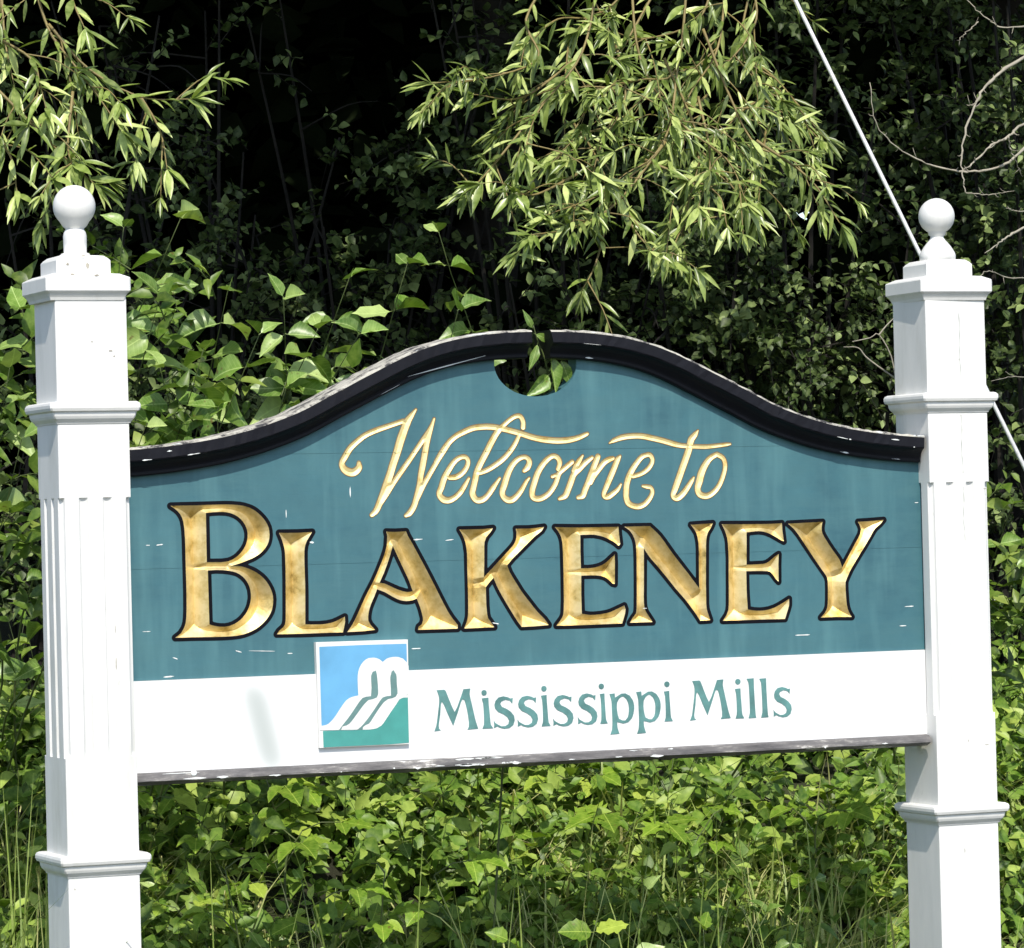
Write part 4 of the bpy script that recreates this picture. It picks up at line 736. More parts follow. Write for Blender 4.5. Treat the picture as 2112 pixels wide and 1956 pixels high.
[(1065.8,58.6),(1063.0,59.0),(1060.9,59.6),(1057.4,61.1),(1054.6,63.1),(1052.9,64.9),(1052.0,66.3),(1051.0,68.4),(1050.2,71.2),(1049.8,74.7),(1050.1,80.3),(1051.0,85.9),(1052.9,92.2),(1060.3,112.5),(1062.0,116.7),(1064.5,121.6),(1068.2,127.9),(1072.1,133.6),(1078.3,141.2),(1083.3,146.4),(1088.9,151.3),(1093.8,154.6),(1096.6,156.1),(1099.2,157.3),(1102.2,158.3),(1105.7,158.9),(1108.5,159.0),(1110.6,158.7),(1113.1,158.0),(1116.2,156.6),(1118.3,155.3),(1120.0,153.8),(1122.3,151.0),(1123.2,149.6),(1124.6,146.8),(1125.3,144.7),(1125.9,141.9),(1126.1,139.1),(1125.5,135.6),(1124.6,133.0),(1121.7,127.2),(1121.0,125.8),(1121.1,125.7),(1134.4,135.2),(1148.4,144.9),(1149.8,145.5),(1151.2,145.5),(1152.6,145.1),(1153.9,144.0),(1154.7,142.6),(1154.9,141.2),(1154.7,139.8),(1153.8,138.4),(1136.6,125.1),(1127.4,118.5),(1125.3,116.7),(1123.4,114.6),(1122.7,113.2),(1120.5,106.9),(1116.7,97.1),(1114.3,92.2),(1110.3,85.9),(1105.7,79.6),(1102.9,76.3),(1098.7,71.9),(1095.9,69.5),(1091.0,66.0),(1086.1,63.2),(1082.6,61.6),(1077.7,59.8),(1074.2,59.0),(1070.7,58.5)],
[(854.4,59.3),(850.2,60.6),(847.4,62.1),(844.9,64.2),(842.9,66.3),(840.7,69.1),(839.0,71.9),(837.8,75.4),(837.4,78.2),(837.4,81.7),(838.2,85.2),(839.7,88.7),(842.7,95.0),(846.7,107.6),(849.5,114.6),(851.4,118.1),(855.2,124.4),(859.5,130.7),(865.8,139.1),(870.5,144.7),(873.3,147.7),(876.1,150.3),(878.7,152.4),(883.8,155.8),(886.6,157.2),(889.4,158.3),(894.3,159.7),(899.2,160.2),(902.0,160.0),(904.8,159.3),(906.9,158.4),(909.0,157.1),(910.3,155.9),(912.4,153.1),(913.5,151.0),(914.1,148.9),(914.5,146.1),(914.4,144.0),(914.0,141.2),(913.3,138.4),(912.3,135.6),(909.9,130.7),(906.7,125.8),(902.4,120.9),(898.5,117.3),(896.0,115.3),(892.9,113.3),(888.7,111.1),(883.1,109.0),(879.6,108.3),(876.8,108.1),(866.3,108.5),(864.9,108.9),(863.8,109.7),(862.1,112.4),(859.5,106.9),(858.4,104.1),(853.8,90.8),(852.4,88.0),(848.8,81.7),(848.2,79.6),(848.2,78.9),(849.0,77.5),(851.6,75.0),(855.8,72.2),(858.6,71.1),(860.7,70.8),(862.8,70.7),(866.3,71.2),(869.8,72.3),(874.0,74.3),(878.1,76.8),(880.9,78.9),(884.5,82.0),(888.0,85.5),(891.9,90.1),(897.1,97.2),(901.0,102.0),(908.9,112.5),(909.7,113.1),(910.4,113.3),(911.8,113.0),(912.5,112.5),(913.3,111.1),(913.1,109.7),(907.9,98.5),(905.0,92.9),(899.2,84.0),(895.9,79.6),(893.6,76.9),(889.4,72.7),(886.9,70.5),(881.7,66.6),(874.7,62.4),(871.9,61.1),(867.0,59.5),(863.5,58.9),(860.7,58.7),(857.9,58.8)],
[(1226.1,60.0),(1223.3,61.2),(1221.2,62.8),(1219.9,64.2),(1218.9,66.3),(1218.3,69.1),(1218.3,71.9),(1219.2,76.1),(1220.3,78.9),(1231.3,104.1),(1240.8,123.0),(1249.9,142.0),(1252.5,146.8),(1254.1,149.3),(1256.4,151.0),(1262.5,153.8),(1263.2,154.1),(1264.5,153.8),(1265.3,153.1),(1265.6,152.4),(1265.7,151.7),(1263.8,146.1),(1263.0,143.3),(1260.9,139.1),(1250.1,115.3),(1233.4,83.1),(1228.6,74.7),(1227.2,71.2),(1227.0,69.8),(1227.5,69.2),(1228.2,69.3),(1234.5,71.9),(1249.2,80.8),(1252.0,82.8),(1255.8,85.9),(1262.5,93.0),(1263.2,93.3),(1263.9,93.3),(1264.6,93.0),(1265.3,92.2),(1265.5,91.5),(1265.4,90.8),(1262.2,83.1),(1259.7,78.6),(1256.1,74.7),(1250.6,70.1),(1242.2,64.0),(1238.0,61.5),(1235.2,60.2),(1233.8,59.8),(1230.3,59.5),(1228.2,59.6)],
[(1116.9,60.5),(1115.9,61.4),(1115.3,62.8),(1115.4,64.2),(1116.1,65.6),(1119.0,67.4),(1124.6,70.3),(1126.1,71.2),(1127.7,72.6),(1129.4,74.7),(1130.3,76.1),(1142.3,104.1),(1145.7,112.5),(1147.6,116.0),(1150.1,119.5),(1150.4,120.2),(1149.5,120.9),(1149.1,121.6),(1148.9,123.0),(1153.3,132.8),(1154.7,135.5),(1163.4,146.8),(1175.0,156.4),(1175.7,156.5),(1176.4,156.3),(1177.0,155.9),(1177.4,155.2),(1177.5,154.5),(1177.3,153.8),(1171.5,141.2),(1165.2,132.7),(1166.6,133.5),(1173.6,139.6),(1178.5,143.5),(1182.0,145.7),(1196.0,152.9),(1196.7,153.1),(1198.1,153.1),(1199.5,152.4),(1200.2,151.6),(1200.7,150.3),(1200.5,148.9),(1199.7,147.5),(1189.5,139.1),(1180.6,131.3),(1170.2,121.6),(1161.7,114.7),(1158.9,111.6),(1157.7,109.7),(1156.7,107.6),(1152.4,96.4),(1143.9,78.2),(1141.8,73.3),(1140.4,70.5),(1137.9,67.0),(1136.5,65.5),(1135.1,64.4),(1132.3,62.9),(1129.5,62.0),(1119.0,60.1),(1117.6,60.2)],
[(1160.3,62.0),(1159.4,62.8),(1158.7,64.2),(1158.7,65.6),(1159.3,67.0),(1159.9,67.7),(1161.0,68.3),(1168.0,71.3),(1169.8,73.3),(1170.6,74.7),(1173.5,83.1),(1181.3,99.1),(1186.8,112.5),(1192.7,125.1),(1199.7,141.2),(1206.3,153.8),(1207.3,155.2),(1208.6,156.2),(1210.0,156.8),(1212.1,156.8),(1213.5,156.3),(1214.9,155.3),(1215.9,153.8),(1216.4,152.4),(1216.4,151.0),(1216.1,149.6),(1210.8,137.0),(1205.6,125.8),(1205.8,125.1),(1215.6,136.2),(1219.8,140.5),(1222.6,143.0),(1226.8,145.8),(1231.0,147.8),(1235.2,149.5),(1238.0,150.2),(1246.4,151.0),(1247.8,150.8),(1249.2,149.9),(1249.8,148.9),(1250.1,147.5),(1249.9,146.1),(1248.8,144.7),(1247.8,144.1),(1241.5,141.6),(1233.1,137.4),(1229.6,134.9),(1225.4,131.1),(1210.8,114.6),(1206.5,109.5),(1202.2,103.4),(1196.0,93.4),(1195.3,92.7),(1193.9,91.9),(1192.5,91.5),(1191.1,91.5),(1190.6,90.8),(1184.3,78.2),(1181.0,69.8),(1179.4,67.0),(1177.1,64.4),(1175.9,63.5),(1173.6,62.4),(1170.8,61.8),(1162.4,61.4),(1161.0,61.7)],
[(1067.9,69.1),(1070.0,69.2),(1072.1,69.4),(1077.0,70.9),(1084.0,74.0),(1089.6,77.6),(1093.7,81.0),(1098.0,85.9),(1102.1,91.5),(1105.7,97.3),(1107.7,101.3),(1111.0,109.7),(1110.6,110.3),(1105.0,107.7),(1104.3,107.5),(1102.9,107.5),(1102.2,107.7),(1101.2,108.3),(1100.2,109.7),(1100.0,111.1),(1100.4,112.5),(1100.9,113.2),(1102.2,114.2),(1114.1,117.9),(1116.3,120.9),(1117.6,122.3),(1116.9,122.7),(1115.5,123.0),(1114.2,123.7),(1113.4,124.7),(1112.9,125.8),(1112.8,126.5),(1112.9,127.9),(1116.2,136.3),(1116.5,137.7),(1116.5,140.5),(1116.0,143.3),(1115.1,145.4),(1113.5,147.5),(1111.5,148.9),(1109.2,149.8),(1107.8,150.0),(1105.6,149.6),(1103.6,148.8),(1101.5,147.6),(1097.3,144.4),(1091.4,139.1),(1086.8,134.0),(1081.1,126.5),(1076.3,118.8),(1073.8,113.9),(1071.4,108.3),(1067.4,97.1),(1063.0,85.9),(1062.1,83.1),(1061.3,78.9),(1060.8,74.7),(1061.0,72.6),(1061.6,71.2),(1062.3,70.6),(1063.7,69.9),(1065.8,69.4)],
[(1292.6,112.5),(1293.3,112.3),(1300.3,113.9),(1305.9,115.4),(1308.7,116.3),(1313.6,118.5),(1318.0,120.9),(1320.6,122.6),(1324.8,125.8),(1327.8,128.6),(1330.8,132.1),(1333.2,135.6),(1335.0,139.1),(1335.7,141.9),(1335.7,143.3),(1335.1,145.4),(1333.8,147.5),(1332.5,148.8),(1331.1,149.5),(1329.7,149.5),(1327.6,149.3),(1324.8,148.7),(1321.3,147.5),(1318.7,146.1),(1317.1,144.9),(1313.9,141.9),(1311.5,139.3),(1303.8,129.7),(1298.6,122.3)],
[(864.2,116.0),(864.9,116.5),(866.3,116.9),(876.1,117.6),(878.2,117.9),(881.7,119.0),(884.5,120.1),(888.0,122.0),(890.1,123.4),(894.2,126.5),(897.8,129.9),(900.6,133.1),(902.3,135.6),(904.3,139.1),(905.6,142.6),(906.1,144.7),(906.1,146.1),(905.8,148.2),(904.6,150.3),(903.4,151.4),(901.3,151.9),(899.2,152.0),(896.4,151.6),(894.3,150.9),(890.8,149.3),(888.1,147.5),(885.2,145.2),(881.0,141.0),(876.7,135.6),(868.4,123.2),(865.2,118.1)],
[(937.8,127.2),(938.4,127.0),(948.2,130.5),(953.8,133.0),(961.5,137.0),(967.8,140.7),(979.0,147.7),(984.7,151.7),(990.2,156.1),(995.1,160.4),(1000.0,165.3),(1004.8,170.6),(1009.4,176.2),(1014.0,182.5),(1017.9,188.1),(1024.8,200.0),(1024.5,200.3),(1023.8,200.6),(1007.7,204.8),(993.7,208.3),(988.1,209.5),(983.3,203.5),(979.3,197.9),(970.4,183.9),(957.7,161.5),(946.6,143.3),(941.0,133.5)]]
WELCOME_EDGE=[[(763.4,30.6),(762.0,31.8),(761.1,33.4),(760.9,35.5),(761.3,36.9),(762.2,38.3),(767.6,43.1),(772.4,48.8),(777.2,55.8),(780.9,64.2),(787.8,86.6),(792.0,102.0),(795.6,125.1),(808.2,181.1),(808.2,181.9),(808.0,181.1),(807.5,181.0),(801.5,173.4),(780.9,146.1),(745.9,101.6),(730.1,78.2),(714.0,57.2),(710.0,49.5),(705.3,42.3),(702.7,39.7),(700.4,38.0),(692.0,32.8),(690.6,32.3),(688.5,32.3),(686.0,33.4),(684.3,35.5),(683.8,37.6),(684.1,39.7),(684.8,41.1),(692.0,48.7),(695.0,53.7),(698.0,60.0),(707.6,83.1),(724.1,124.4),(731.8,146.8),(740.7,170.6),(750.8,202.1),(760.8,225.2),(760.6,225.5),(713.7,211.2),(701.1,206.7),(689.2,201.9),(681.5,198.0),(673.1,192.6),(661.9,183.8),(653.5,176.3),(649.5,172.0),(646.3,167.8),(639.9,157.3),(633.9,148.9),(632.7,146.1),(633.2,144.6),(634.5,142.6),(636.4,140.5),(638.1,139.3),(642.3,137.6),(646.5,136.5),(648.6,136.4),(652.8,138.1),(655.8,140.5),(657.5,142.6),(658.9,148.9),(659.6,150.3),(660.5,151.3),(661.9,152.1),(664.0,152.4),(665.4,152.0),(666.9,151.0),(667.9,149.6),(670.8,141.9),(671.3,139.1),(671.0,134.9),(668.8,130.7),(664.8,125.8),(661.9,123.3),(657.0,120.3),(653.5,118.9),(650.0,118.2),(643.7,118.3),(638.1,119.6),(633.2,121.9),(630.2,123.7),(625.4,127.9),(623.2,130.7),(620.6,135.4),(618.7,141.2),(618.4,144.7),(618.7,147.5),(619.6,151.7),(621.3,155.6),(633.9,175.7),(638.1,181.3),(643.7,187.0),(649.3,191.8),(661.2,200.9),(668.2,205.8),(675.2,209.9),(683.6,213.9),(692.0,217.2),(705.3,221.9),(764.1,238.9),(766.2,238.9),(768.3,238.5),(772.9,243.4),(779.5,249.7),(792.8,260.4),(794.9,260.8),(797.0,259.7),(797.8,258.1),(797.7,256.0),(783.9,230.8),(775.7,211.9),(767.4,190.2),(757.9,163.6),(748.7,140.5),(740.3,115.8),(773.9,157.3),(807.7,202.1),(818.0,215.2),(825.0,225.6),(832.0,239.3),(833.2,240.6),(834.8,241.3),(836.2,241.2),(837.6,240.4),(838.5,239.2),(838.9,237.1),(828.0,198.6),(824.3,183.9),(815.3,141.9),(809.4,118.8),(808.2,111.7),(808.4,112.5),(808.9,112.8),(830.7,145.4),(832.0,148.9),(841.1,163.6),(845.8,170.6),(855.4,183.2),(864.9,193.7),(876.8,203.0),(883.1,207.1),(887.3,209.4),(894.3,212.6),(908.3,218.5),(915.3,221.1),(922.3,223.2),(930.0,224.6),(937.0,225.4),(954.5,226.0),(968.5,225.2),(984.6,222.8),(991.6,227.4),(1002.1,235.9),(1011.9,242.2),(1016.8,244.5),(1021.7,246.1),(1026.6,246.9),(1029.4,246.9),(1032.2,246.3),(1035.0,245.1),(1037.8,243.0),(1039.8,240.6),(1041.6,237.8),(1042.9,235.0),(1045.0,228.0),(1045.1,221.7),(1044.6,215.4),(1043.9,213.3),(1042.7,211.8),(1040.6,210.4),(1039.2,210.0),(1036.4,210.1),(1035.8,209.8),(1050.4,205.0),(1063.0,201.4),(1072.8,199.1),(1087.5,196.8),(1112.0,194.4),(1125.3,194.1),(1142.1,195.0),(1156.8,197.0),(1167.3,199.4),(1182.0,204.7),(1187.6,205.8),(1189.0,205.7),(1190.4,205.1),(1191.3,204.2),(1192.2,202.8),(1192.4,200.7),(1191.8,198.9),(1191.0,197.9),(1187.6,195.4),(1178.5,190.9),(1170.8,187.7),(1160.3,184.4),(1149.1,181.9),(1139.3,180.6),(1126.0,179.7),(1116.2,179.6),(1106.4,180.2),(1092.4,181.7),(1081.2,183.3),(1070.0,185.5),(1059.5,188.0),(1046.2,191.8),(1032.9,196.2),(1025.2,180.1),(1018.2,169.9),(1013.3,163.6),(1007.8,157.3),(1000.7,150.1),(995.1,145.2),(988.8,140.4),(979.7,134.4),(970.6,129.1),(963.6,125.3),(957.3,122.4),(949.6,119.4),(940.5,116.6),(935.6,115.9),(935.0,115.3),(932.5,104.8),(928.8,91.5),(926.0,80.3),(926.4,77.5),(928.0,74.0),(930.0,71.7),(932.1,70.7),(936.3,71.0),(939.8,72.1),(944.0,74.6),(948.9,78.5),(953.0,83.1),(961.4,94.3),(979.1,112.5),(981.1,113.3),(983.2,113.0),(984.6,111.9),(985.1,111.1),(985.5,109.0),(985.1,107.6),(971.5,85.9),(963.2,74.7),(956.6,67.5),(951.7,63.0),(946.1,59.2),(942.6,57.6),(939.8,56.7),(933.5,55.8),(930.0,56.0),(927.2,56.5),(923.0,58.2),(919.5,60.8),(917.4,62.8),(915.2,65.6),(913.2,69.1),(912.0,71.9),(910.8,76.1),(910.5,80.3),(911.5,85.9),(917.9,108.3),(921.5,123.0),(923.0,127.2),(926.0,134.2),(933.0,147.5),(945.7,168.5),(958.4,190.9),(965.5,202.1),(971.6,210.5),(964.3,211.4),(954.5,211.9),(947.5,211.8),(934.9,211.1),(928.6,210.3),(923.0,209.1),(916.7,207.0),(909.7,204.3),(896.4,198.9),(887.6,194.4),(879.0,188.1),(872.8,182.5),(846.3,146.1),(815.9,99.7),(808.4,86.6),(796.4,64.2),(794.5,58.6),(791.4,51.2),(789.3,47.4),(786.1,42.5),(781.6,36.9),(778.1,33.7),(773.9,31.8),(766.9,30.1),(764.8,30.1)],
[(1296.1,36.1),(1290.5,37.5),(1285.6,39.1),(1281.4,40.9),(1278.6,42.6),(1275.9,44.6),(1273.9,46.7),(1272.1,49.5),(1270.8,52.3),(1269.0,57.9),(1268.1,62.8),(1267.8,70.5),(1269.1,86.6),(1270.1,92.2),(1272.1,99.9),(1274.2,106.2),(1276.7,111.8),(1279.7,117.4),(1284.4,125.1),(1288.4,130.7),(1294.1,137.7),(1305.2,149.5),(1311.5,154.5),(1313.6,155.7),(1317.8,157.4),(1329.0,159.7),(1331.8,159.8),(1334.6,159.3),(1338.1,157.7),(1341.6,154.3),(1343.6,151.0),(1345.2,146.8),(1345.7,143.3),(1345.3,138.4),(1344.4,135.2),(1342.4,130.7),(1339.2,125.8),(1333.5,119.5),(1328.4,115.3),(1321.3,111.0),(1312.2,107.1),(1305.9,105.2),(1293.3,102.5),(1291.9,102.6),(1289.8,103.3),(1286.7,95.7),(1284.5,88.0),(1283.7,82.4),(1282.5,66.3),(1283.8,59.3),(1285.6,55.6),(1288.4,53.0),(1291.2,51.6),(1294.0,50.5),(1300.3,49.1),(1303.8,49.1),(1305.9,49.5),(1312.2,51.7),(1317.8,55.2),(1323.4,60.5),(1329.2,67.7),(1331.7,71.9),(1332.4,74.0),(1332.5,75.4),(1332.0,77.5),(1331.1,78.9),(1324.1,79.6),(1313.6,83.3),(1312.8,83.8),(1311.5,85.9),(1311.7,88.0),(1312.9,89.7),(1315.0,90.5),(1325.5,90.5),(1331.1,89.6),(1335.3,88.4),(1338.1,86.4),(1339.9,84.5),(1341.3,82.4),(1343.1,77.5),(1343.4,72.6),(1342.2,67.0),(1341.1,64.2),(1338.4,59.3),(1333.4,52.3),(1329.0,47.3),(1323.4,42.7),(1315.7,38.5),(1308.7,36.3),(1302.4,35.6)],
[(1000.0,55.0),(995.1,56.3),(992.3,57.7),(989.5,59.6),(985.9,62.8),(983.9,65.3),(981.3,69.8),(979.9,74.0),(979.5,76.8),(979.6,81.7),(981.1,88.7),(989.3,111.8),(991.9,118.1),(997.2,128.6),(1003.5,138.4),(1009.8,145.9),(1014.4,150.3),(1017.5,152.7),(1023.1,155.8),(1025.9,156.9),(1031.5,158.4),(1039.2,159.3),(1043.7,158.7),(1046.9,157.7),(1051.1,155.2),(1054.6,151.7),(1057.0,147.5),(1058.0,144.0),(1058.0,140.5),(1057.4,137.0),(1055.6,132.1),(1053.2,127.9),(1052.1,126.5),(1049.7,124.5),(1040.6,119.5),(1038.5,119.1),(1036.4,119.5),(1035.0,120.4),(1033.6,122.2),(1033.1,123.7),(1033.2,125.8),(1034.3,127.9),(1039.1,133.5),(1043.4,140.4),(1044.2,143.3),(1044.0,144.7),(1043.4,146.0),(1042.7,146.9),(1040.6,147.5),(1037.8,147.5),(1035.0,146.9),(1029.4,144.3),(1023.8,139.9),(1019.7,135.6),(1015.4,130.0),(1012.0,124.4),(1009.2,118.8),(1005.1,109.0),(1000.1,93.6),(994.6,81.7),(993.9,78.9),(993.9,76.8),(994.4,74.8),(995.1,73.8),(997.2,72.0),(1000.0,70.5),(1002.1,69.9),(1004.2,69.9),(1006.3,70.3),(1009.1,71.4),(1015.4,75.9),(1022.4,82.7),(1028.0,89.4),(1039.2,105.3),(1042.0,107.8),(1047.6,112.0),(1049.7,112.5),(1051.7,111.8),(1052.9,110.4),(1053.2,108.3),(1052.7,106.9),(1048.7,101.3),(1035.8,78.9),(1030.5,71.9),(1026.0,67.0),(1018.9,60.5),(1013.8,57.2),(1011.2,56.1),(1007.7,55.2),(1003.5,54.8)],
[(857.9,57.2),(852.3,58.2),(849.5,59.2),(846.0,61.1),(841.8,65.1),(839.2,68.4),(837.6,71.2),(836.2,75.4),(835.8,78.2),(835.8,81.7),(836.8,85.9),(841.3,95.7),(845.2,108.3),(848.0,115.3),(853.7,125.1),(864.4,139.8),(872.2,148.9),(877.9,153.8),(882.4,156.8),(885.9,158.6),(888.7,159.8),(894.3,161.3),(899.2,161.8),(902.0,161.6),(904.8,161.0),(907.6,159.9),(910.4,158.0),(913.5,154.5),(914.9,151.7),(916.1,146.8),(915.7,141.2),(914.5,137.0),(911.3,130.0),(908.1,125.1),(904.0,120.2),(898.6,115.3),(892.2,111.1),(885.9,108.2),(883.1,107.3),(880.3,106.8),(874.0,106.6),(865.6,107.0),(862.1,108.8),(859.8,103.4),(855.2,90.1),(850.9,82.4),(849.8,79.6),(851.1,77.5),(853.6,75.4),(857.2,73.3),(860.0,72.5),(862.8,72.3),(866.3,72.9),(871.2,74.7),(874.7,76.5),(881.0,81.1),(887.3,87.1),(907.4,113.2),(908.3,114.1),(909.7,114.8),(911.8,114.7),(913.3,113.9),(914.5,112.5),(914.9,110.4),(914.6,109.0),(909.3,97.8),(906.1,91.5),(898.5,80.3),(892.9,73.9),(885.9,67.7),(879.6,63.3),(872.6,59.7),(867.0,57.9),(864.2,57.4)],
[(1064.4,57.2),(1059.5,58.4),(1056.7,59.6),(1054.6,61.0),(1051.4,64.2),(1049.5,67.7),(1048.4,71.9),(1048.2,77.5),(1048.8,83.1),(1050.5,90.1),(1060.3,116.7),(1063.4,123.0),(1068.6,131.4),(1075.0,139.8),(1082.6,148.0),(1088.2,152.7),(1095.9,157.6),(1102.2,160.0),(1105.7,160.5),(1108.5,160.6),(1111.3,160.2),(1114.8,159.1),(1118.3,157.2),(1121.1,155.0),(1123.2,152.6),(1124.7,150.3),(1126.0,147.5),(1127.4,142.6),(1127.7,139.1),(1127.3,136.3),(1125.3,130.7),(1147.0,145.9),(1149.1,146.9),(1151.9,147.0),(1154.0,146.1),(1155.8,144.0),(1156.8,140.9),(1162.5,148.2),(1173.4,157.3),(1175.0,158.0),(1176.4,158.0),(1177.8,157.3),(1178.8,155.9),(1179.1,154.5),(1178.8,153.1),(1173.6,141.8),(1178.4,145.4),(1181.3,147.1),(1195.8,154.5),(1198.1,154.8),(1200.3,153.8),(1201.9,151.7),(1202.3,149.6),(1202.3,150.3),(1203.0,151.0),(1205.3,155.2),(1207.3,157.3),(1209.3,158.2),(1211.4,158.5),(1213.5,158.1),(1214.9,157.4),(1216.3,156.2),(1217.4,154.5),(1218.0,152.4),(1218.0,150.3),(1211.4,134.0),(1218.4,141.4),(1221.9,144.5),(1228.2,148.3),(1234.7,151.0),(1239.4,152.0),(1247.1,152.6),(1249.5,151.7),(1252.0,149.1),(1253.4,150.9),(1255.5,152.4),(1262.5,155.6),(1264.6,155.5),(1266.0,154.7),(1266.7,153.8),(1267.2,152.4),(1267.2,151.0),(1264.8,143.3),(1262.3,138.4),(1253.9,119.5),(1250.2,111.8),(1234.8,82.4),(1230.0,74.0),(1229.2,71.9),(1229.6,71.6),(1234.5,73.7),(1249.7,83.1),(1254.8,87.2),(1261.8,94.5),(1263.9,94.9),(1266.0,93.9),(1267.0,92.2),(1266.9,90.1),(1262.5,80.1),(1260.9,77.5),(1259.0,75.4),(1255.3,71.9),(1249.9,67.5),(1243.3,62.8),(1238.0,59.7),(1234.5,58.3),(1230.3,57.9),(1225.4,58.5),(1222.6,59.7),(1219.5,62.1),(1217.7,64.9),(1216.9,67.7),(1216.7,71.9),(1217.6,76.1),(1218.5,78.9),(1228.3,101.3),(1248.1,141.9),(1247.8,142.4),(1242.2,140.2),(1235.9,137.1),(1230.4,133.5),(1226.1,129.5),(1212.1,113.7),(1205.0,104.8),(1197.1,92.2),(1194.6,90.4),(1191.8,89.6),(1185.8,77.5),(1182.5,69.1),(1180.6,65.9),(1177.8,62.8),(1174.3,61.0),(1171.5,60.3),(1162.4,59.8),(1161.0,60.0),(1159.6,60.5),(1158.5,61.4),(1157.5,62.8),(1157.1,65.6),(1157.5,67.0),(1158.4,68.4),(1160.3,69.8),(1167.1,72.6),(1168.8,74.7),(1172.1,83.8),(1179.9,99.9),(1185.4,113.2),(1199.7,144.7),(1199.5,145.2),(1189.7,137.2),(1171.5,120.6),(1163.1,113.8),(1160.3,110.8),(1158.1,106.9),(1153.8,95.7),(1142.9,71.9),(1140.0,67.0),(1136.5,63.3),(1133.0,61.5),(1129.5,60.4),(1118.3,58.5),(1116.2,59.1),(1114.8,60.2),(1113.8,62.1),(1113.7,64.2),(1114.2,65.6),(1115.5,67.2),(1125.3,72.6),(1128.0,75.4),(1128.8,76.8),(1144.2,113.0),(1148.0,119.5),(1147.3,122.3),(1147.5,123.7),(1152.3,134.2),(1151.9,134.8),(1128.6,117.4),(1124.9,113.9),(1124.1,112.5),(1118.3,96.8),(1115.7,91.5),(1111.7,85.2),(1107.2,78.9),(1104.3,75.4),(1099.4,70.4),(1095.2,67.0),(1091.7,64.6),(1086.8,61.8),(1081.2,59.3),(1075.6,57.6),(1072.1,57.0),(1068.6,56.8)],
[(1064.8,71.2),(1068.6,70.7),(1074.2,71.6),(1080.5,74.1),(1086.8,77.6),(1091.0,80.7),(1094.8,84.5),(1098.7,89.5),(1104.1,97.8),(1105.9,101.3),(1108.1,106.9),(1107.8,107.2),(1104.3,105.8),(1101.5,106.2),(1100.1,107.1),(1099.1,108.3),(1098.6,109.7),(1098.5,111.8),(1099.4,113.9),(1100.8,115.3),(1112.7,119.1),(1113.3,119.5),(1114.6,121.6),(1112.7,123.0),(1111.7,124.4),(1111.3,125.8),(1111.4,128.6),(1114.5,136.3),(1115.0,139.1),(1114.7,141.9),(1114.0,144.0),(1112.7,146.0),(1111.3,147.2),(1108.5,148.3),(1107.1,148.4),(1105.7,148.0),(1102.2,146.2),(1098.7,143.5),(1092.4,137.8),(1088.5,133.5),(1082.6,125.9),(1079.4,120.9),(1074.0,110.4),(1063.8,83.1),(1062.6,76.8),(1062.5,73.3),(1063.0,72.1)],
[(1295.9,114.6),(1305.2,116.8),(1310.8,119.0),(1317.8,122.7),(1324.8,127.9),(1329.9,133.5),(1332.2,137.0),(1333.5,139.8),(1334.1,141.9),(1334.1,143.3),(1333.3,145.4),(1332.3,146.8),(1331.1,147.8),(1330.4,147.9),(1325.5,147.2),(1320.6,145.4),(1316.9,142.6),(1312.3,137.7),(1303.8,127.0),(1298.6,119.5),(1296.1,115.3)],
[(867.5,118.8),(876.1,119.2),(881.7,120.7),(887.3,123.5),(893.4,127.9),(896.4,130.7),(899.2,134.0),(902.8,139.8),(904.1,143.3),(904.5,146.1),(904.3,147.5),(903.4,149.3),(902.7,149.9),(900.6,150.4),(898.5,150.3),(895.7,149.7),(891.5,147.8),(886.2,144.0),(882.1,139.8),(878.2,134.9)],
[(941.0,130.0),(941.2,129.7),(941.9,129.9),(950.3,133.1),(961.5,138.8),(978.3,149.2),(983.9,153.1),(989.5,157.6),(998.8,166.4),(1008.4,177.6),(1016.8,189.4),(1022.2,198.6),(1022.2,199.3),(1000.0,205.1),(988.7,207.7),(980.7,197.2),(974.1,186.9),(959.2,160.8),(948.5,143.3)],
[(1033.5,210.5),(1035.0,210.1),(1035.7,210.5),(1034.3,211.4),(1033.1,212.6),(1032.0,215.4),(1032.8,224.5),(1032.7,227.3),(1031.0,232.2),(1029.7,234.3),(1028.7,235.1),(1025.9,235.2),(1023.1,234.6),(1017.5,232.1),(1008.9,226.6),(1000.2,219.6),(1001.4,219.1)]]
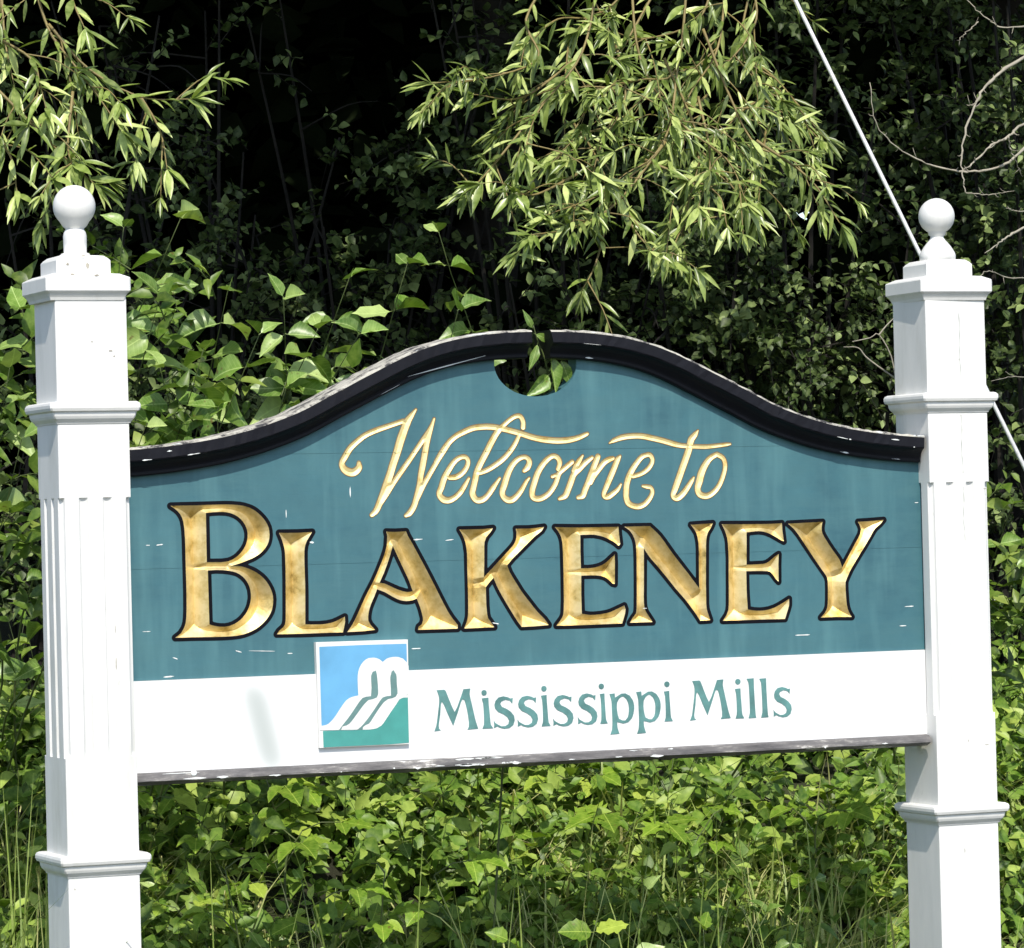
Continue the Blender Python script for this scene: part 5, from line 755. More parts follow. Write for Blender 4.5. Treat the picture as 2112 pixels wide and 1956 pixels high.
TO=[[(1393.1,53.2),(1389.6,54.4),(1386.8,56.0),(1384.7,57.9),(1383.1,60.3),(1382.2,63.1),(1381.7,66.6),(1382.3,70.8),(1383.2,73.6),(1385.6,79.2),(1393.6,100.2),(1417.6,156.9),(1421.4,166.7),(1421.1,167.0),(1407.8,168.2),(1398.7,169.6),(1388.2,172.0),(1367.9,177.7),(1352.5,181.4),(1323.8,187.6),(1319.6,188.4),(1312.6,189.2),(1304.9,189.6),(1297.2,189.6),(1288.8,189.2),(1281.1,188.5),(1273.4,187.4),(1263.6,185.5),(1257.3,183.9),(1249.6,181.6),(1245.4,180.9),(1239.1,179.4),(1238.2,180.0),(1238.2,180.7),(1238.4,181.2),(1243.9,186.3),(1246.8,188.7),(1256.6,193.1),(1263.6,195.8),(1267.1,196.8),(1275.5,198.3),(1283.9,199.3),(1296.5,200.0),(1304.9,200.1),(1312.6,199.7),(1317.5,199.2),(1321.7,198.7),(1330.1,197.1),(1354.6,191.7),(1366.5,188.9),(1398.0,179.4),(1404.3,177.7),(1411.3,176.5),(1423.2,175.3),(1423.7,175.8),(1424.7,180.0),(1425.8,183.5),(1427.3,187.0),(1428.1,188.4),(1430.2,191.2),(1432.3,193.3),(1440.7,200.3),(1447.7,204.5),(1449.8,205.9),(1450.5,206.1),(1451.2,205.9),(1451.8,205.2),(1451.9,204.5),(1448.6,194.0),(1446.3,190.6),(1442.3,185.6),(1440.7,183.3),(1439.0,179.3),(1438.1,176.5),(1437.6,174.4),(1437.9,174.1),(1458.2,173.0),(1470.1,172.9),(1482.7,173.5),(1519.8,176.5),(1528.2,175.7),(1528.9,175.2),(1529.3,174.4),(1529.3,173.7),(1528.9,173.0),(1528.2,172.6),(1520.5,170.4),(1499.5,167.7),(1483.4,166.0),(1475.0,165.4),(1466.6,165.1),(1458.2,165.3),(1435.8,166.2),(1435.6,166.0),(1433.3,159.0),(1430.2,151.3),(1406.6,95.3),(1398.0,76.2),(1396.6,73.6),(1393.4,68.7),(1392.1,65.9),(1392.4,65.5),(1392.9,65.2),(1394.5,65.0),(1397.5,65.9),(1400.8,68.1),(1407.1,73.4),(1411.0,77.1),(1419.0,86.1),(1429.8,98.8),(1436.6,104.4),(1437.2,104.9),(1437.9,105.0),(1438.6,104.8),(1439.3,104.1),(1439.6,103.0),(1436.7,94.6),(1430.9,85.2),(1425.1,76.4),(1418.1,67.3),(1413.4,62.5),(1406.4,56.9),(1402.9,54.9),(1400.1,53.8),(1396.6,53.0)],
[(1458.2,56.8),(1454.7,57.7),(1451.2,59.0),(1447.8,61.0),(1445.6,63.0),(1443.3,65.9),(1441.9,68.7),(1440.9,71.5),(1440.2,74.3),(1439.9,77.8),(1439.8,80.6),(1440.3,84.8),(1445.8,105.1),(1447.8,111.4),(1449.2,114.9),(1452.8,121.9),(1456.6,128.2),(1458.9,131.7),(1463.3,137.3),(1467.3,141.7),(1470.0,144.3),(1475.0,148.3),(1477.8,150.0),(1480.6,151.4),(1491.8,156.0),(1494.6,156.7),(1496.7,156.3),(1507.2,151.0),(1510.6,148.5),(1512.8,146.2),(1514.9,142.9),(1516.2,140.1),(1517.3,136.6),(1518.0,133.1),(1518.3,129.6),(1518.4,126.8),(1517.9,121.9),(1517.4,118.4),(1515.5,111.4),(1511.2,99.5),(1508.1,92.5),(1506.0,88.3),(1504.0,84.8),(1500.2,79.2),(1497.7,75.7),(1493.3,70.8),(1490.4,68.0),(1487.6,65.7),(1482.0,61.8),(1479.2,60.2),(1475.7,58.5),(1472.2,57.3),(1468.7,56.6),(1465.2,56.2),(1461.7,56.3)],
[(1461.6,68.0),(1465.2,67.5),(1467.3,67.6),(1469.8,68.0),(1474.3,69.8),(1477.1,71.3),(1481.3,74.1),(1485.9,77.8),(1490.4,82.6),(1493.8,86.9),(1495.7,89.7),(1499.4,96.0),(1502.7,103.0),(1506.7,113.5),(1508.7,120.5),(1509.3,124.0),(1509.5,126.8),(1509.3,131.7),(1508.7,134.5),(1507.9,137.0),(1507.1,138.7),(1505.8,140.7),(1504.4,142.1),(1502.3,143.4),(1494.6,147.1),(1485.5,142.2),(1481.7,139.4),(1479.6,137.3),(1477.1,134.5),(1473.1,128.9),(1469.0,121.9),(1465.6,114.9),(1462.2,106.5),(1460.4,100.9),(1457.9,91.8),(1453.3,81.7),(1452.4,78.5),(1452.4,77.1),(1452.8,75.0),(1453.7,72.9),(1454.7,71.5),(1455.5,70.8),(1457.5,69.5),(1458.9,68.9)]]
TO_EDGE=[[(1391.7,51.9),(1388.9,52.9),(1386.1,54.5),(1383.5,56.8),(1381.6,59.6),(1380.5,63.1),(1380.1,66.6),(1380.7,70.8),(1392.2,100.9),(1414.7,154.1),(1419.0,165.5),(1407.8,166.5),(1398.7,168.0),(1387.5,170.5),(1367.2,176.2),(1351.8,180.0),(1323.8,186.0),(1312.6,187.5),(1304.9,188.0),(1296.5,187.9),(1285.3,187.3),(1277.6,186.4),(1263.6,183.9),(1250.3,180.1),(1239.1,177.8),(1237.7,178.2),(1236.8,179.3),(1236.5,180.7),(1237.1,182.1),(1242.6,187.3),(1246.1,190.1),(1256.4,194.7),(1266.4,198.3),(1275.5,200.0),(1283.9,200.9),(1296.5,201.6),(1304.9,201.7),(1317.5,200.8),(1330.1,198.7),(1366.5,190.5),(1404.3,179.4),(1411.3,178.1),(1421.8,177.0),(1422.5,177.9),(1424.3,184.2),(1425.8,187.7),(1428.8,192.0),(1431.6,194.7),(1440.0,201.7),(1449.1,207.4),(1450.5,207.7),(1451.9,207.4),(1452.6,206.9),(1453.3,205.9),(1453.5,204.5),(1450.8,195.4),(1449.3,191.9),(1442.1,182.5),(1439.8,176.5),(1439.6,175.8),(1440.0,175.5),(1462.4,174.5),(1474.3,174.6),(1519.8,178.1),(1528.2,177.3),(1529.6,176.7),(1530.4,175.8),(1530.9,174.4),(1530.7,173.0),(1529.8,171.6),(1528.4,170.9),(1520.5,168.8),(1496.0,165.7),(1475.0,163.8),(1462.4,163.6),(1437.2,164.6),(1436.7,163.9),(1431.7,150.6),(1408.0,94.6),(1399.4,75.5),(1394.4,67.3),(1394.5,66.6),(1395.9,67.0),(1398.0,68.1),(1406.4,74.9),(1409.9,78.4),(1418.3,87.7),(1428.3,99.5),(1435.8,105.9),(1437.2,106.5),(1439.3,106.2),(1440.6,105.1),(1441.2,103.7),(1441.1,102.3),(1438.1,93.9),(1432.2,84.1),(1426.6,75.7),(1419.0,66.0),(1414.2,61.0),(1407.1,55.5),(1401.5,52.6),(1396.6,51.4)],
[(1461.7,54.7),(1457.5,55.3),(1454.0,56.2),(1450.5,57.6),(1447.0,59.6),(1444.2,62.1),(1441.9,65.2),(1440.4,68.0),(1439.2,71.5),(1438.3,77.8),(1438.2,81.3),(1438.7,84.8),(1446.1,111.4),(1449.5,119.1),(1455.4,129.3),(1461.8,138.0),(1468.7,145.3),(1474.3,149.7),(1479.9,152.9),(1491.7,157.6),(1494.6,158.3),(1496.7,158.0),(1505.8,153.6),(1511.4,150.0),(1514.6,146.4),(1516.4,143.6),(1517.7,140.8),(1518.8,137.3),(1519.5,133.8),(1520.0,126.8),(1519.0,118.4),(1516.7,110.0),(1512.7,98.8),(1507.4,87.6),(1501.3,77.8),(1494.2,69.4),(1491.1,66.5),(1485.5,62.2),(1479.9,58.7),(1476.4,57.1),(1472.9,55.9),(1468.7,55.0)],
[(1462.7,69.4),(1467.3,69.2),(1471.5,70.3),(1475.7,72.4),(1482.6,77.1),(1486.9,81.1),(1491.1,86.0),(1494.7,91.1),(1498.3,97.4),(1501.3,103.7),(1505.2,114.2),(1507.0,120.5),(1507.9,126.8),(1507.5,132.4),(1506.6,135.9),(1505.8,137.8),(1503.7,140.6),(1500.2,142.7),(1494.6,145.3),(1488.3,142.0),(1484.3,139.4),(1481.1,136.6),(1477.0,131.7),(1473.7,126.8),(1469.7,119.8),(1467.0,114.2),(1463.6,105.8),(1459.4,91.1),(1454.9,81.3),(1454.0,77.8),(1454.8,74.3),(1456.1,72.4),(1458.9,70.6)]]
MILL_LETTERS=[
('M',[[(823.6,-333.2),(840.9,-332.8),(844.0,-335.5),(847.2,-343.1),(850.1,-350.9),(857.2,-368.4),(863.3,-380.8),(869.0,-371.9),(872.0,-365.0),(880.6,-344.0),(884.6,-333.5),(900.4,-332.6),(899.1,-338.7),(898.4,-344.7),(899.8,-352.9),(901.8,-361.1),(905.0,-376.1),(909.7,-397.2),(911.5,-404.0),(916.0,-417.9),(891.5,-418.9),(894.9,-413.5),(895.2,-403.4),(893.6,-389.7),(891.4,-376.8),(890.1,-370.7),(888.7,-364.6),(886.2,-356.4),(881.4,-354.7),(877.9,-361.1),(869.8,-383.1),(859.3,-409.4),(847.1,-383.1),(841.8,-370.0),(839.0,-363.6),(834.8,-357.9),(832.7,-362.3),(831.8,-370.0),(830.3,-385.4),(827.5,-400.8),(826.4,-408.5),(827.3,-414.6),(831.0,-417.8),(816.5,-419.2),(821.0,-408.3),(822.6,-401.0),(827.8,-367.5),(828.9,-358.1),(829.0,-351.5),(828.1,-345.0),(826.1,-339.0)]]),
('i',[[(925.7,-354.5),(941.1,-353.5),(941.4,-366.1),(943.3,-390.1),(944.2,-404.2),(945.3,-411.1),(950.3,-418.6),(925.9,-418.6),(929.3,-410.4),(929.9,-403.5),(930.0,-396.5),(929.7,-381.6),(929.3,-373.5),(928.6,-365.5)],[(937.5,-343.1),(936.8,-345.7),(935.1,-347.7),(932.6,-348.7),(929.9,-348.6),(927.4,-347.4),(925.8,-345.2),(925.3,-342.6),(925.9,-340.1),(927.7,-338.1),(930.2,-337.0),(932.9,-337.1),(935.3,-338.4),(937.0,-340.5)]]),
('s',[[(997.0,-356.5),(995.5,-368.5),(990.0,-362.0),(979.9,-359.5),(970.7,-362.8),(967.7,-367.8),(971.5,-374.2),(981.6,-378.8),(986.8,-381.9),(991.7,-385.5),(998.8,-394.1),(1000.3,-403.6),(996.6,-413.8),(987.3,-419.7),(975.9,-420.8),(964.7,-417.7),(960.2,-414.9),(952.2,-418.2),(952.9,-412.0),(952.0,-402.6),(955.8,-407.9),(961.4,-411.3),(969.3,-415.3),(978.4,-415.1),(985.3,-411.3),(987.2,-404.1),(983.4,-396.6),(974.5,-390.0),(968.2,-387.2),(962.2,-384.3),(955.6,-376.7),(954.4,-369.4),(957.1,-361.2),(964.1,-354.2),(975.5,-352.0),(985.7,-354.5),(991.3,-357.3)]]),
('s',[[(1050.9,-357.4),(1049.5,-369.0),(1044.1,-362.7),(1034.0,-360.3),(1025.0,-363.5),(1022.1,-368.4),(1025.8,-374.7),(1035.8,-379.2),(1045.7,-385.7),(1052.7,-394.2),(1054.2,-403.4),(1050.5,-413.4),(1041.4,-419.2),(1030.2,-420.2),(1019.0,-417.2),(1014.6,-414.4),(1006.7,-417.7),(1007.4,-411.6),(1006.6,-402.4),(1010.3,-407.7),(1015.9,-410.9),(1023.6,-414.8),(1032.5,-414.7),(1039.4,-410.9),(1041.3,-403.9),(1037.5,-396.6),(1028.7,-390.1),(1022.6,-387.4),(1016.6,-384.5),(1010.1,-377.1),(1008.9,-369.9),(1011.6,-361.9),(1018.5,-355.1),(1029.8,-353.0),(1039.8,-355.4),(1045.3,-358.2)]]),
('i',[[(1062.3,-354.2),(1075.2,-353.1),(1075.4,-365.9),(1076.9,-390.4),(1077.6,-404.7),(1078.5,-411.7),(1082.6,-419.3),(1062.1,-419.5),(1065.0,-411.1),(1065.6,-404.1),(1065.7,-397.0),(1065.5,-381.7),(1065.2,-373.6),(1064.7,-365.4)],[(1075.7,-339.9),(1075.0,-342.5),(1073.2,-344.5),(1070.7,-345.5),(1067.9,-345.4),(1065.4,-344.2),(1063.8,-342.0),(1063.2,-339.4),(1063.9,-336.8),(1065.7,-334.8),(1068.2,-333.8),(1071.0,-333.9),(1073.4,-335.1),(1075.1,-337.3)]]),
('s',[[(1133.2,-359.0),(1131.7,-370.6),(1126.3,-364.3),(1116.3,-361.9),(1107.3,-365.1),(1104.3,-370.0),(1108.1,-376.3),(1118.0,-380.7),(1127.9,-387.2),(1135.0,-395.7),(1136.4,-404.9),(1132.8,-414.9),(1123.6,-420.6),(1112.4,-421.7),(1101.3,-418.7),(1096.9,-415.9),(1089.0,-419.1),(1089.8,-413.1),(1088.9,-403.9),(1092.6,-409.1),(1098.1,-412.4),(1105.9,-416.3),(1114.8,-416.2),(1121.6,-412.4),(1123.5,-405.4),(1119.8,-398.1),(1111.0,-391.6),(1104.9,-389.0),(1098.9,-386.0),(1092.4,-378.7),(1091.2,-371.5),(1093.9,-363.5),(1100.8,-356.7),(1112.0,-354.6),(1122.0,-357.0),(1127.6,-359.8)]]),
('s',[[(1189.3,-357.9),(1187.9,-369.6),(1182.7,-363.2),(1173.0,-360.8),(1164.3,-364.0),(1161.4,-369.0),(1165.0,-375.3),(1174.7,-379.7),(1184.2,-386.2),(1191.0,-394.7),(1192.4,-403.9),(1188.9,-414.0),(1180.0,-419.7),(1169.2,-420.8),(1158.5,-417.8),(1154.2,-415.1),(1146.6,-418.3),(1147.3,-412.2),(1146.4,-403.0),(1150.1,-408.3),(1155.4,-411.5),(1162.8,-415.4),(1171.5,-415.3),(1178.1,-411.5),(1179.9,-404.4),(1176.3,-397.1),(1167.9,-390.7),(1161.9,-388.0),(1156.1,-385.1),(1149.8,-377.7),(1148.7,-370.5),(1151.3,-362.5),(1158.0,-355.6),(1168.9,-353.5),(1178.6,-355.9),(1183.9,-358.7)]]),
('i',[[(1199.2,-356.3),(1210.2,-355.1),(1210.3,-367.6),(1212.0,-405.4),(1212.7,-412.3),(1216.2,-419.7),(1198.8,-420.0),(1201.3,-411.8),(1201.8,-404.9),(1201.9,-398.0),(1201.8,-383.1),(1201.6,-375.2),(1201.2,-367.2)],[(1209.6,-340.1),(1208.9,-342.7),(1207.1,-344.8),(1204.5,-345.8),(1201.7,-345.7),(1199.3,-344.5),(1197.6,-342.3),(1197.0,-339.7),(1197.7,-337.1),(1199.5,-335.0),(1202.1,-334.0),(1204.9,-334.1),(1207.4,-335.3),(1209.0,-337.5)]]),
('p',[[(1222.0,-357.2),(1234.1,-356.1),(1234.8,-365.4),(1250.2,-357.2),(1259.5,-357.1),(1269.7,-362.6),(1276.4,-372.2),(1278.5,-378.3),(1279.5,-384.6),(1279.3,-391.9),(1277.9,-399.0),(1276.0,-405.3),(1273.0,-411.1),(1264.7,-419.0),(1253.1,-421.6),(1245.0,-419.2),(1238.2,-417.9),(1238.4,-424.1),(1239.0,-430.2),(1240.9,-436.5),(1243.2,-442.7),(1221.9,-443.8),(1225.6,-434.8),(1226.8,-426.1),(1227.2,-417.4),(1227.3,-408.8),(1226.8,-391.7),(1226.7,-378.7),(1226.2,-372.2),(1224.4,-364.6)],[(1254.7,-363.6),(1261.4,-369.5),(1264.5,-375.5),(1266.3,-382.0),(1266.9,-389.2),(1266.5,-396.4),(1265.6,-402.7),(1263.8,-408.7),(1257.9,-415.1),(1250.9,-414.8),(1243.0,-410.9),(1240.3,-402.6),(1239.1,-394.8),(1238.5,-387.1),(1239.3,-375.8),(1244.2,-367.8),(1250.1,-363.9)]]),
('p',[[(1284.9,-355.5),(1297.0,-354.4),(1297.7,-364.0),(1313.1,-355.6),(1322.3,-355.4),(1332.5,-361.1),(1339.2,-370.9),(1341.3,-377.2),(1342.3,-383.8),(1342.0,-391.2),(1340.7,-398.6),(1338.7,-405.0),(1335.7,-411.1),(1327.4,-419.2),(1315.8,-421.9),(1307.8,-419.5),(1301.0,-418.1),(1301.2,-424.5),(1301.8,-430.8),(1303.7,-437.3),(1306.0,-443.7),(1284.7,-444.9),(1288.4,-435.6),(1289.6,-426.6),(1290.1,-417.6),(1290.1,-408.8),(1289.7,-391.2),(1289.6,-377.7),(1289.1,-371.0),(1287.3,-363.2)],[(1317.5,-362.1),(1324.3,-368.2),(1327.3,-374.4),(1329.1,-381.1),(1329.7,-388.5),(1329.2,-396.0),(1328.4,-402.4),(1326.6,-408.6),(1320.6,-415.2),(1313.7,-414.9),(1305.8,-410.9),(1303.1,-402.3),(1301.9,-394.4),(1301.3,-386.3),(1302.2,-374.7),(1307.0,-366.5),(1312.9,-362.4)]]),
('i',[[(1350.9,-356.8),(1363.4,-355.8),(1363.6,-368.4),(1365.0,-392.6),(1365.6,-406.7),(1366.4,-413.7),(1370.4,-421.2),(1350.6,-421.4),(1353.5,-413.1),(1354.0,-406.2),(1354.1,-399.2),(1354.0,-384.1),(1353.7,-376.0),(1353.2,-368.0)],[(1364.7,-341.6),(1364.0,-344.2),(1362.1,-346.2),(1359.5,-347.3),(1356.7,-347.2),(1354.2,-345.9),(1352.5,-343.7),(1351.9,-341.1),(1352.6,-338.5),(1354.5,-336.4),(1357.0,-335.3),(1359.9,-335.5),(1362.4,-336.7),(1364.1,-338.9)]]),
('M',[[(1418.9,-336.7),(1435.8,-336.3),(1438.9,-338.9),(1442.0,-346.5),(1444.8,-354.2),(1451.7,-371.5),(1457.7,-383.8),(1463.2,-375.0),(1466.2,-368.1),(1474.6,-347.3),(1478.6,-336.9),(1494.0,-336.0),(1492.7,-342.0),(1492.1,-348.0),(1493.4,-356.1),(1495.3,-364.2),(1498.4,-379.1),(1503.0,-400.0),(1504.7,-406.8),(1509.1,-420.5),(1485.2,-421.5),(1488.5,-416.1),(1488.8,-406.1),(1487.2,-392.6),(1485.1,-379.8),(1483.8,-373.7),(1482.5,-367.7),(1480.1,-359.6),(1475.3,-357.9),(1472.0,-364.3),(1464.0,-386.0),(1453.7,-412.2),(1441.8,-386.1),(1436.6,-373.2),(1433.9,-366.8),(1429.8,-361.1),(1427.8,-365.5),(1426.8,-373.2),(1425.3,-388.5),(1422.6,-403.7),(1421.5,-411.3),(1422.4,-417.4),(1426.0,-420.5),(1411.7,-421.9),(1416.3,-411.1),(1417.8,-403.9),(1423.0,-370.7),(1424.0,-361.4),(1424.1,-354.8),(1423.3,-348.3),(1421.4,-342.4)]]),
('i',[[(1521.2,-358.0),(1534.5,-357.0),(1534.7,-369.6),(1536.2,-393.7),(1536.8,-407.7),(1537.8,-414.7),(1542.0,-422.2),(1521.0,-422.3),(1524.0,-414.1),(1524.6,-407.1),(1524.7,-400.2),(1524.5,-385.2),(1524.2,-377.1),(1523.7,-369.1)],[(1535.2,-342.7),(1534.5,-345.3),(1532.6,-347.4),(1530.0,-348.4),(1527.1,-348.3),(1524.6,-347.0),(1522.8,-344.8),(1522.3,-342.2),(1523.0,-339.5),(1524.8,-337.5),(1527.5,-336.4),(1530.3,-336.5),(1532.9,-337.8),(1534.6,-340.0)]]),
('l',[[(1550.1,-336.9),(1567.3,-336.3),(1567.4,-358.2),(1568.9,-400.5),(1569.9,-417.3),(1571.2,-422.3),(1552.6,-422.8),(1555.8,-411.7),(1556.3,-403.3),(1555.9,-377.8),(1555.0,-352.7),(1554.1,-345.2)]]),
('l',[[(1580.8,-338.0),(1597.3,-337.4),(1597.4,-359.1),(1598.8,-400.8),(1599.8,-417.3),(1601.0,-422.3),(1583.1,-422.8),(1586.2,-411.8),(1586.6,-403.6),(1586.3,-378.4),(1585.4,-353.6),(1584.7,-346.2)]]),
('s',[[(1655.1,-362.3),(1653.7,-373.7),(1648.7,-367.5),(1639.3,-365.1),(1630.8,-368.3),(1628.0,-373.2),(1631.5,-379.4),(1640.8,-383.8),(1650.1,-390.2),(1656.7,-398.5),(1658.0,-407.5),(1654.6,-417.4),(1646.0,-423.1),(1635.4,-424.2),(1625.0,-421.2),(1620.9,-418.5),(1613.4,-421.7),(1614.1,-415.8),(1613.4,-406.7),(1616.9,-411.9),(1622.0,-415.1),(1629.3,-418.9),(1637.7,-418.7),(1644.1,-415.0),(1645.9,-408.1),(1642.4,-400.9),(1634.2,-394.5),(1628.4,-391.9),(1622.8,-389.1),(1616.7,-381.8),(1615.7,-374.7),(1618.2,-366.8),(1624.7,-360.1),(1635.3,-358.0),(1644.7,-360.3),(1649.8,-363.0)]])]
EMBLEM={'plaque':[(553.8,-223.4),(758.4,-224.4),(756.6,-442.9),(556.1,-442.4)],
'blue':[(560.8,-232.9),(659.1,-232.2),(755.3,-233.1),(754.7,-338.5),(561.6,-398.9)],
'white':[(557.3,-396.6),(564.6,-396.3),(571.8,-395.2),(577.3,-392.6),(582.1,-388.8),(588.4,-382.6),(594.1,-375.7),(604.6,-361.2),(608.9,-355.7),(613.3,-350.3),(618.2,-345.4),(623.8,-342.0),(630.0,-339.7),(637.2,-338.1),(644.6,-336.9),(643.9,-320.5),(643.7,-304.1),(644.2,-295.9),(645.6,-287.6),(648.3,-279.7),(652.6,-272.5),(658.2,-266.4),(663.7,-262.5),(670.0,-260.0),(681.8,-259.7),(687.7,-261.2),(693.4,-263.5),(700.6,-269.3),(709.6,-262.8),(716.1,-260.8),(722.9,-259.8),(729.5,-259.6),(736.1,-260.3),(746.3,-264.1),(753.5,-271.2),(758.2,-279.6),(758.6,-298.6),(757.7,-336.6),(751.7,-339.8),(750.1,-345.2),(742.7,-345.6),(735.2,-349.4),(729.1,-358.1),(718.4,-371.3),(698.5,-397.3),(694.1,-401.8),(683.7,-406.8),(675.0,-408.3),(666.1,-408.8),(657.4,-408.6),(639.9,-407.7),(557.3,-405.7)],
'gray1':[(684.7,-286.5),(686.7,-294.8),(687.4,-301.6),(688.4,-315.4),(688.9,-329.1),(688.5,-335.9),(685.4,-342.6),(676.6,-345.7),(666.3,-347.3),(657.3,-355.2),(652.6,-360.3),(631.7,-385.5),(627.4,-390.3),(622.7,-394.7),(616.8,-397.8),(608.0,-399.5),(604.2,-406.1),(599.8,-406.5),(608.1,-396.8),(620.1,-383.6),(629.2,-372.2),(645.7,-350.6),(653.2,-342.7),(660.6,-340.3),(672.3,-339.4),(673.3,-330.5),(674.0,-321.6),(673.5,-305.2),(673.7,-297.0),(677.3,-289.0)],
'gray2':[(724.3,-287.3),(730.0,-296.4),(730.8,-303.2),(730.9,-317.0),(732.0,-329.8),(731.9,-336.2),(728.0,-342.3),(720.6,-345.4),(710.3,-347.0),(701.3,-352.8),(695.8,-358.6),(690.7,-364.7),(678.6,-380.6),(670.9,-391.6),(666.4,-396.5),(659.1,-398.9),(653.1,-402.8),(652.3,-407.9),(640.6,-407.4),(648.8,-401.9),(653.5,-397.5),(662.3,-388.1),(667.4,-382.1),(677.4,-369.6),(693.8,-348.1),(698.6,-343.1),(707.5,-340.8),(717.1,-340.5),(717.1,-323.3),(716.4,-308.7),(716.6,-301.4),(719.9,-289.9)],
'teal':[(564.3,-407.4),(602.0,-407.7),(625.2,-408.7),(666.1,-408.8),(683.7,-406.8),(694.1,-401.8),(706.3,-387.3),(718.4,-371.3),(729.1,-358.1),(735.2,-349.4),(744.1,-346.3),(755.2,-345.4),(755.2,-440.1),(712.2,-441.6),(564.8,-441.4)]}

# ------------------------------------------------------------------ ground
def ground_z(x, y):
    t = min(1.0, max(0.0, (y - 0.30) / 1.7))
    t = t * t * (3 - 2 * t)
    z = 0.84 * t + max(0.0, y - 2.0) * 0.13
    far = max(0.0, y - 9.0)
    z -= far * 0.13
    return z + 0.04 * math.sin(x * 1.7 + 0.6) * t + 0.025 * math.sin(y * 3.1 + x * 2.3) * t


def build_ground():
    def axis(lo, hi, inner, n, m):
        a = np.linspace(inner[0], inner[1], n)
        l = inner[0] - np.geomspace(0.3, inner[0] - lo, m)[::-1]
        r = inner[1] + np.geomspace(0.3, hi - inner[1], m)
        return np.concatenate([l, a, r])
    xs = axis(-900, 900, (-4, 9), 66, 14)
    ys = axis(-900, 900, (-3, 10), 66, 14)
    V = [(x, y, ground_z(x, y)) for y in ys for x in xs]
    n = len(xs)
    F = [(j * n + i, j * n + i + 1, (j + 1) * n + i + 1, (j + 1) * n + i) for j in range(len(ys) - 1) for i in range(n - 1)]
    o = link('ground', mesh_from('ground', V, F, True), None, [SOIL])
    tag(o, kind='structure')


build_ground()

# ------------------------------------------------------------------ the welcome sign
SIGN = empty('welcome_sign', (1.07, 0.07, 0.0), 'teal carved wooden welcome sign with gilt lettering between two white posts', 'sign')
W = 0.15
PX2 = 1.9918


def ring_loft(rings, closed_bottom=False, closed_top=False):
    V, F = [], []
    n = len(rings[0])
    for r in rings:
        V += r
    for i in range(len(rings) - 1):
        for k in range(n):
            F.append((i * n + k, i * n + (k + 1) % n, (i + 1) * n + (k + 1) % n, (i + 1) * n + k))
    if closed_bottom:
        F.append(tuple(range(n - 1, -1, -1)))
    if closed_top:
        F.append(tuple((len(rings) - 1) * n + k for k in range(n)))
    return V, F


def post_section(g, N=60, cr=0.011):
    """one outline of the post, g = how deep the flutes are cut"""
    out = []
    for f in range(4):
        for i in range(N):
            u = W * i / N
            d = min(u, W - u)
            x, y = u, 0.0
            for c in (W / 3, 2 * W / 3):
                t = abs(u - c) / 0.0095
                if t < 1:
                    y += 0.0065 * math.sqrt(1 - t * t) * g
            if d < cr:
                t = d / cr
                a = math.pi / 4 * (1 - t)
                ax, ay = cr * math.cos(a), cr * math.sin(a)
                bx, by = (d, 0.0)
                X = bx + (ax - bx) * g
                Y = by + (ay - by) * g
                if d < 1e-6 and g < .5:
                    X = Y = 0.0006
                x, y = (X, Y) if u < W / 2 else (W - X, Y)
            for _ in range(f):
                x, y = W - y, x
            out.append((x, y))
    return out


def shaft(x0, z_top, f0, f1):
    zs = [(0.0, 0)]
    L = 0.010
    zs += [(f0, 0)] + [(f0 + L * t, math.sqrt(1 - (1 - t) ** 2)) for t in (.1, .25, .5, .75, 1)]
    zs += [(f1 - L * t, math.sqrt(1 - (1 - t) ** 2)) for t in (1, .75, .5, .25, .1)] + [(f1, 0), (z_top, 0)]
    cache = {}
    rings = []
    for z, g in zs:
        k = round(g, 4)
        if k not in cache:
            cache[k] = post_section(g)
        rings.append([(x0 + x, y, z) for x, y in cache[k]])
    V, F = ring_loft(rings, True, True)
    return V, F


def square_profile(x0, prof, dx=0.0, dy=0.0, rot=0.0, base=W):
    """a moulding that runs round the post: prof = (overhang, z)"""
    rings = []
    for o, z in prof:
        h = base / 2 + o
        c = 0.0035 if o > 0.004 else 0.0005
        pts = [(-h + c, -h), (h - c, -h), (h, -h + c), (h, h - c), (h - c, h), (-h + c, h), (-h, h - c), (-h, -h + c)]
        ca, sa = math.cos(rot), math.sin(rot)
        rings.append([(x0 + W / 2 + dx + a * ca - b * sa, W / 2 + dy + a * sa + b * ca, z) for a, b in pts])
    return ring_loft(rings, True, True)


def lathe(cx, cy, prof, seg=40):
    rings = [[(cx + r * math.cos(2 * math.pi * k / seg), cy + r * math.sin(2 * math.pi * k / seg), z) for k in range(seg)] for r, z in prof]
    return ring_loft(rings, True, True)


def collar_profile(zt):
    P = [(-0.002, 0.000), (0.0135, 0.000), (0.0180, -0.0025), (0.0200, -0.007), (0.0200, -0.013), (0.0180, -0.0185), (0.0140, -0.0205),
         (0.0128, -0.0215), (0.0126, -0.025), (0.0118, -0.029), (0.0095, -0.034), (0.006, -0.038), (0.003, -0.041), (0.0018, -0.044), (-0.002, -0.044)]
    return [(o, zt + z) for o, z in P]


CAP = [(-0.002, 1.984), (0.002, 1.984), (0.004, 1.990), (0.0085, 1.997), (0.0125, 2.001), (0.0140, 2.003), (0.0140, 2.028), (0.0125, 2.0305), (-0.004, 2.038), (-0.02, 2.040)]
BLOCK = [(0.0, 2.036), (0.0, 2.066), (-0.004, 2.071), (-0.011, 2.0765), (-0.02, 2.078)]


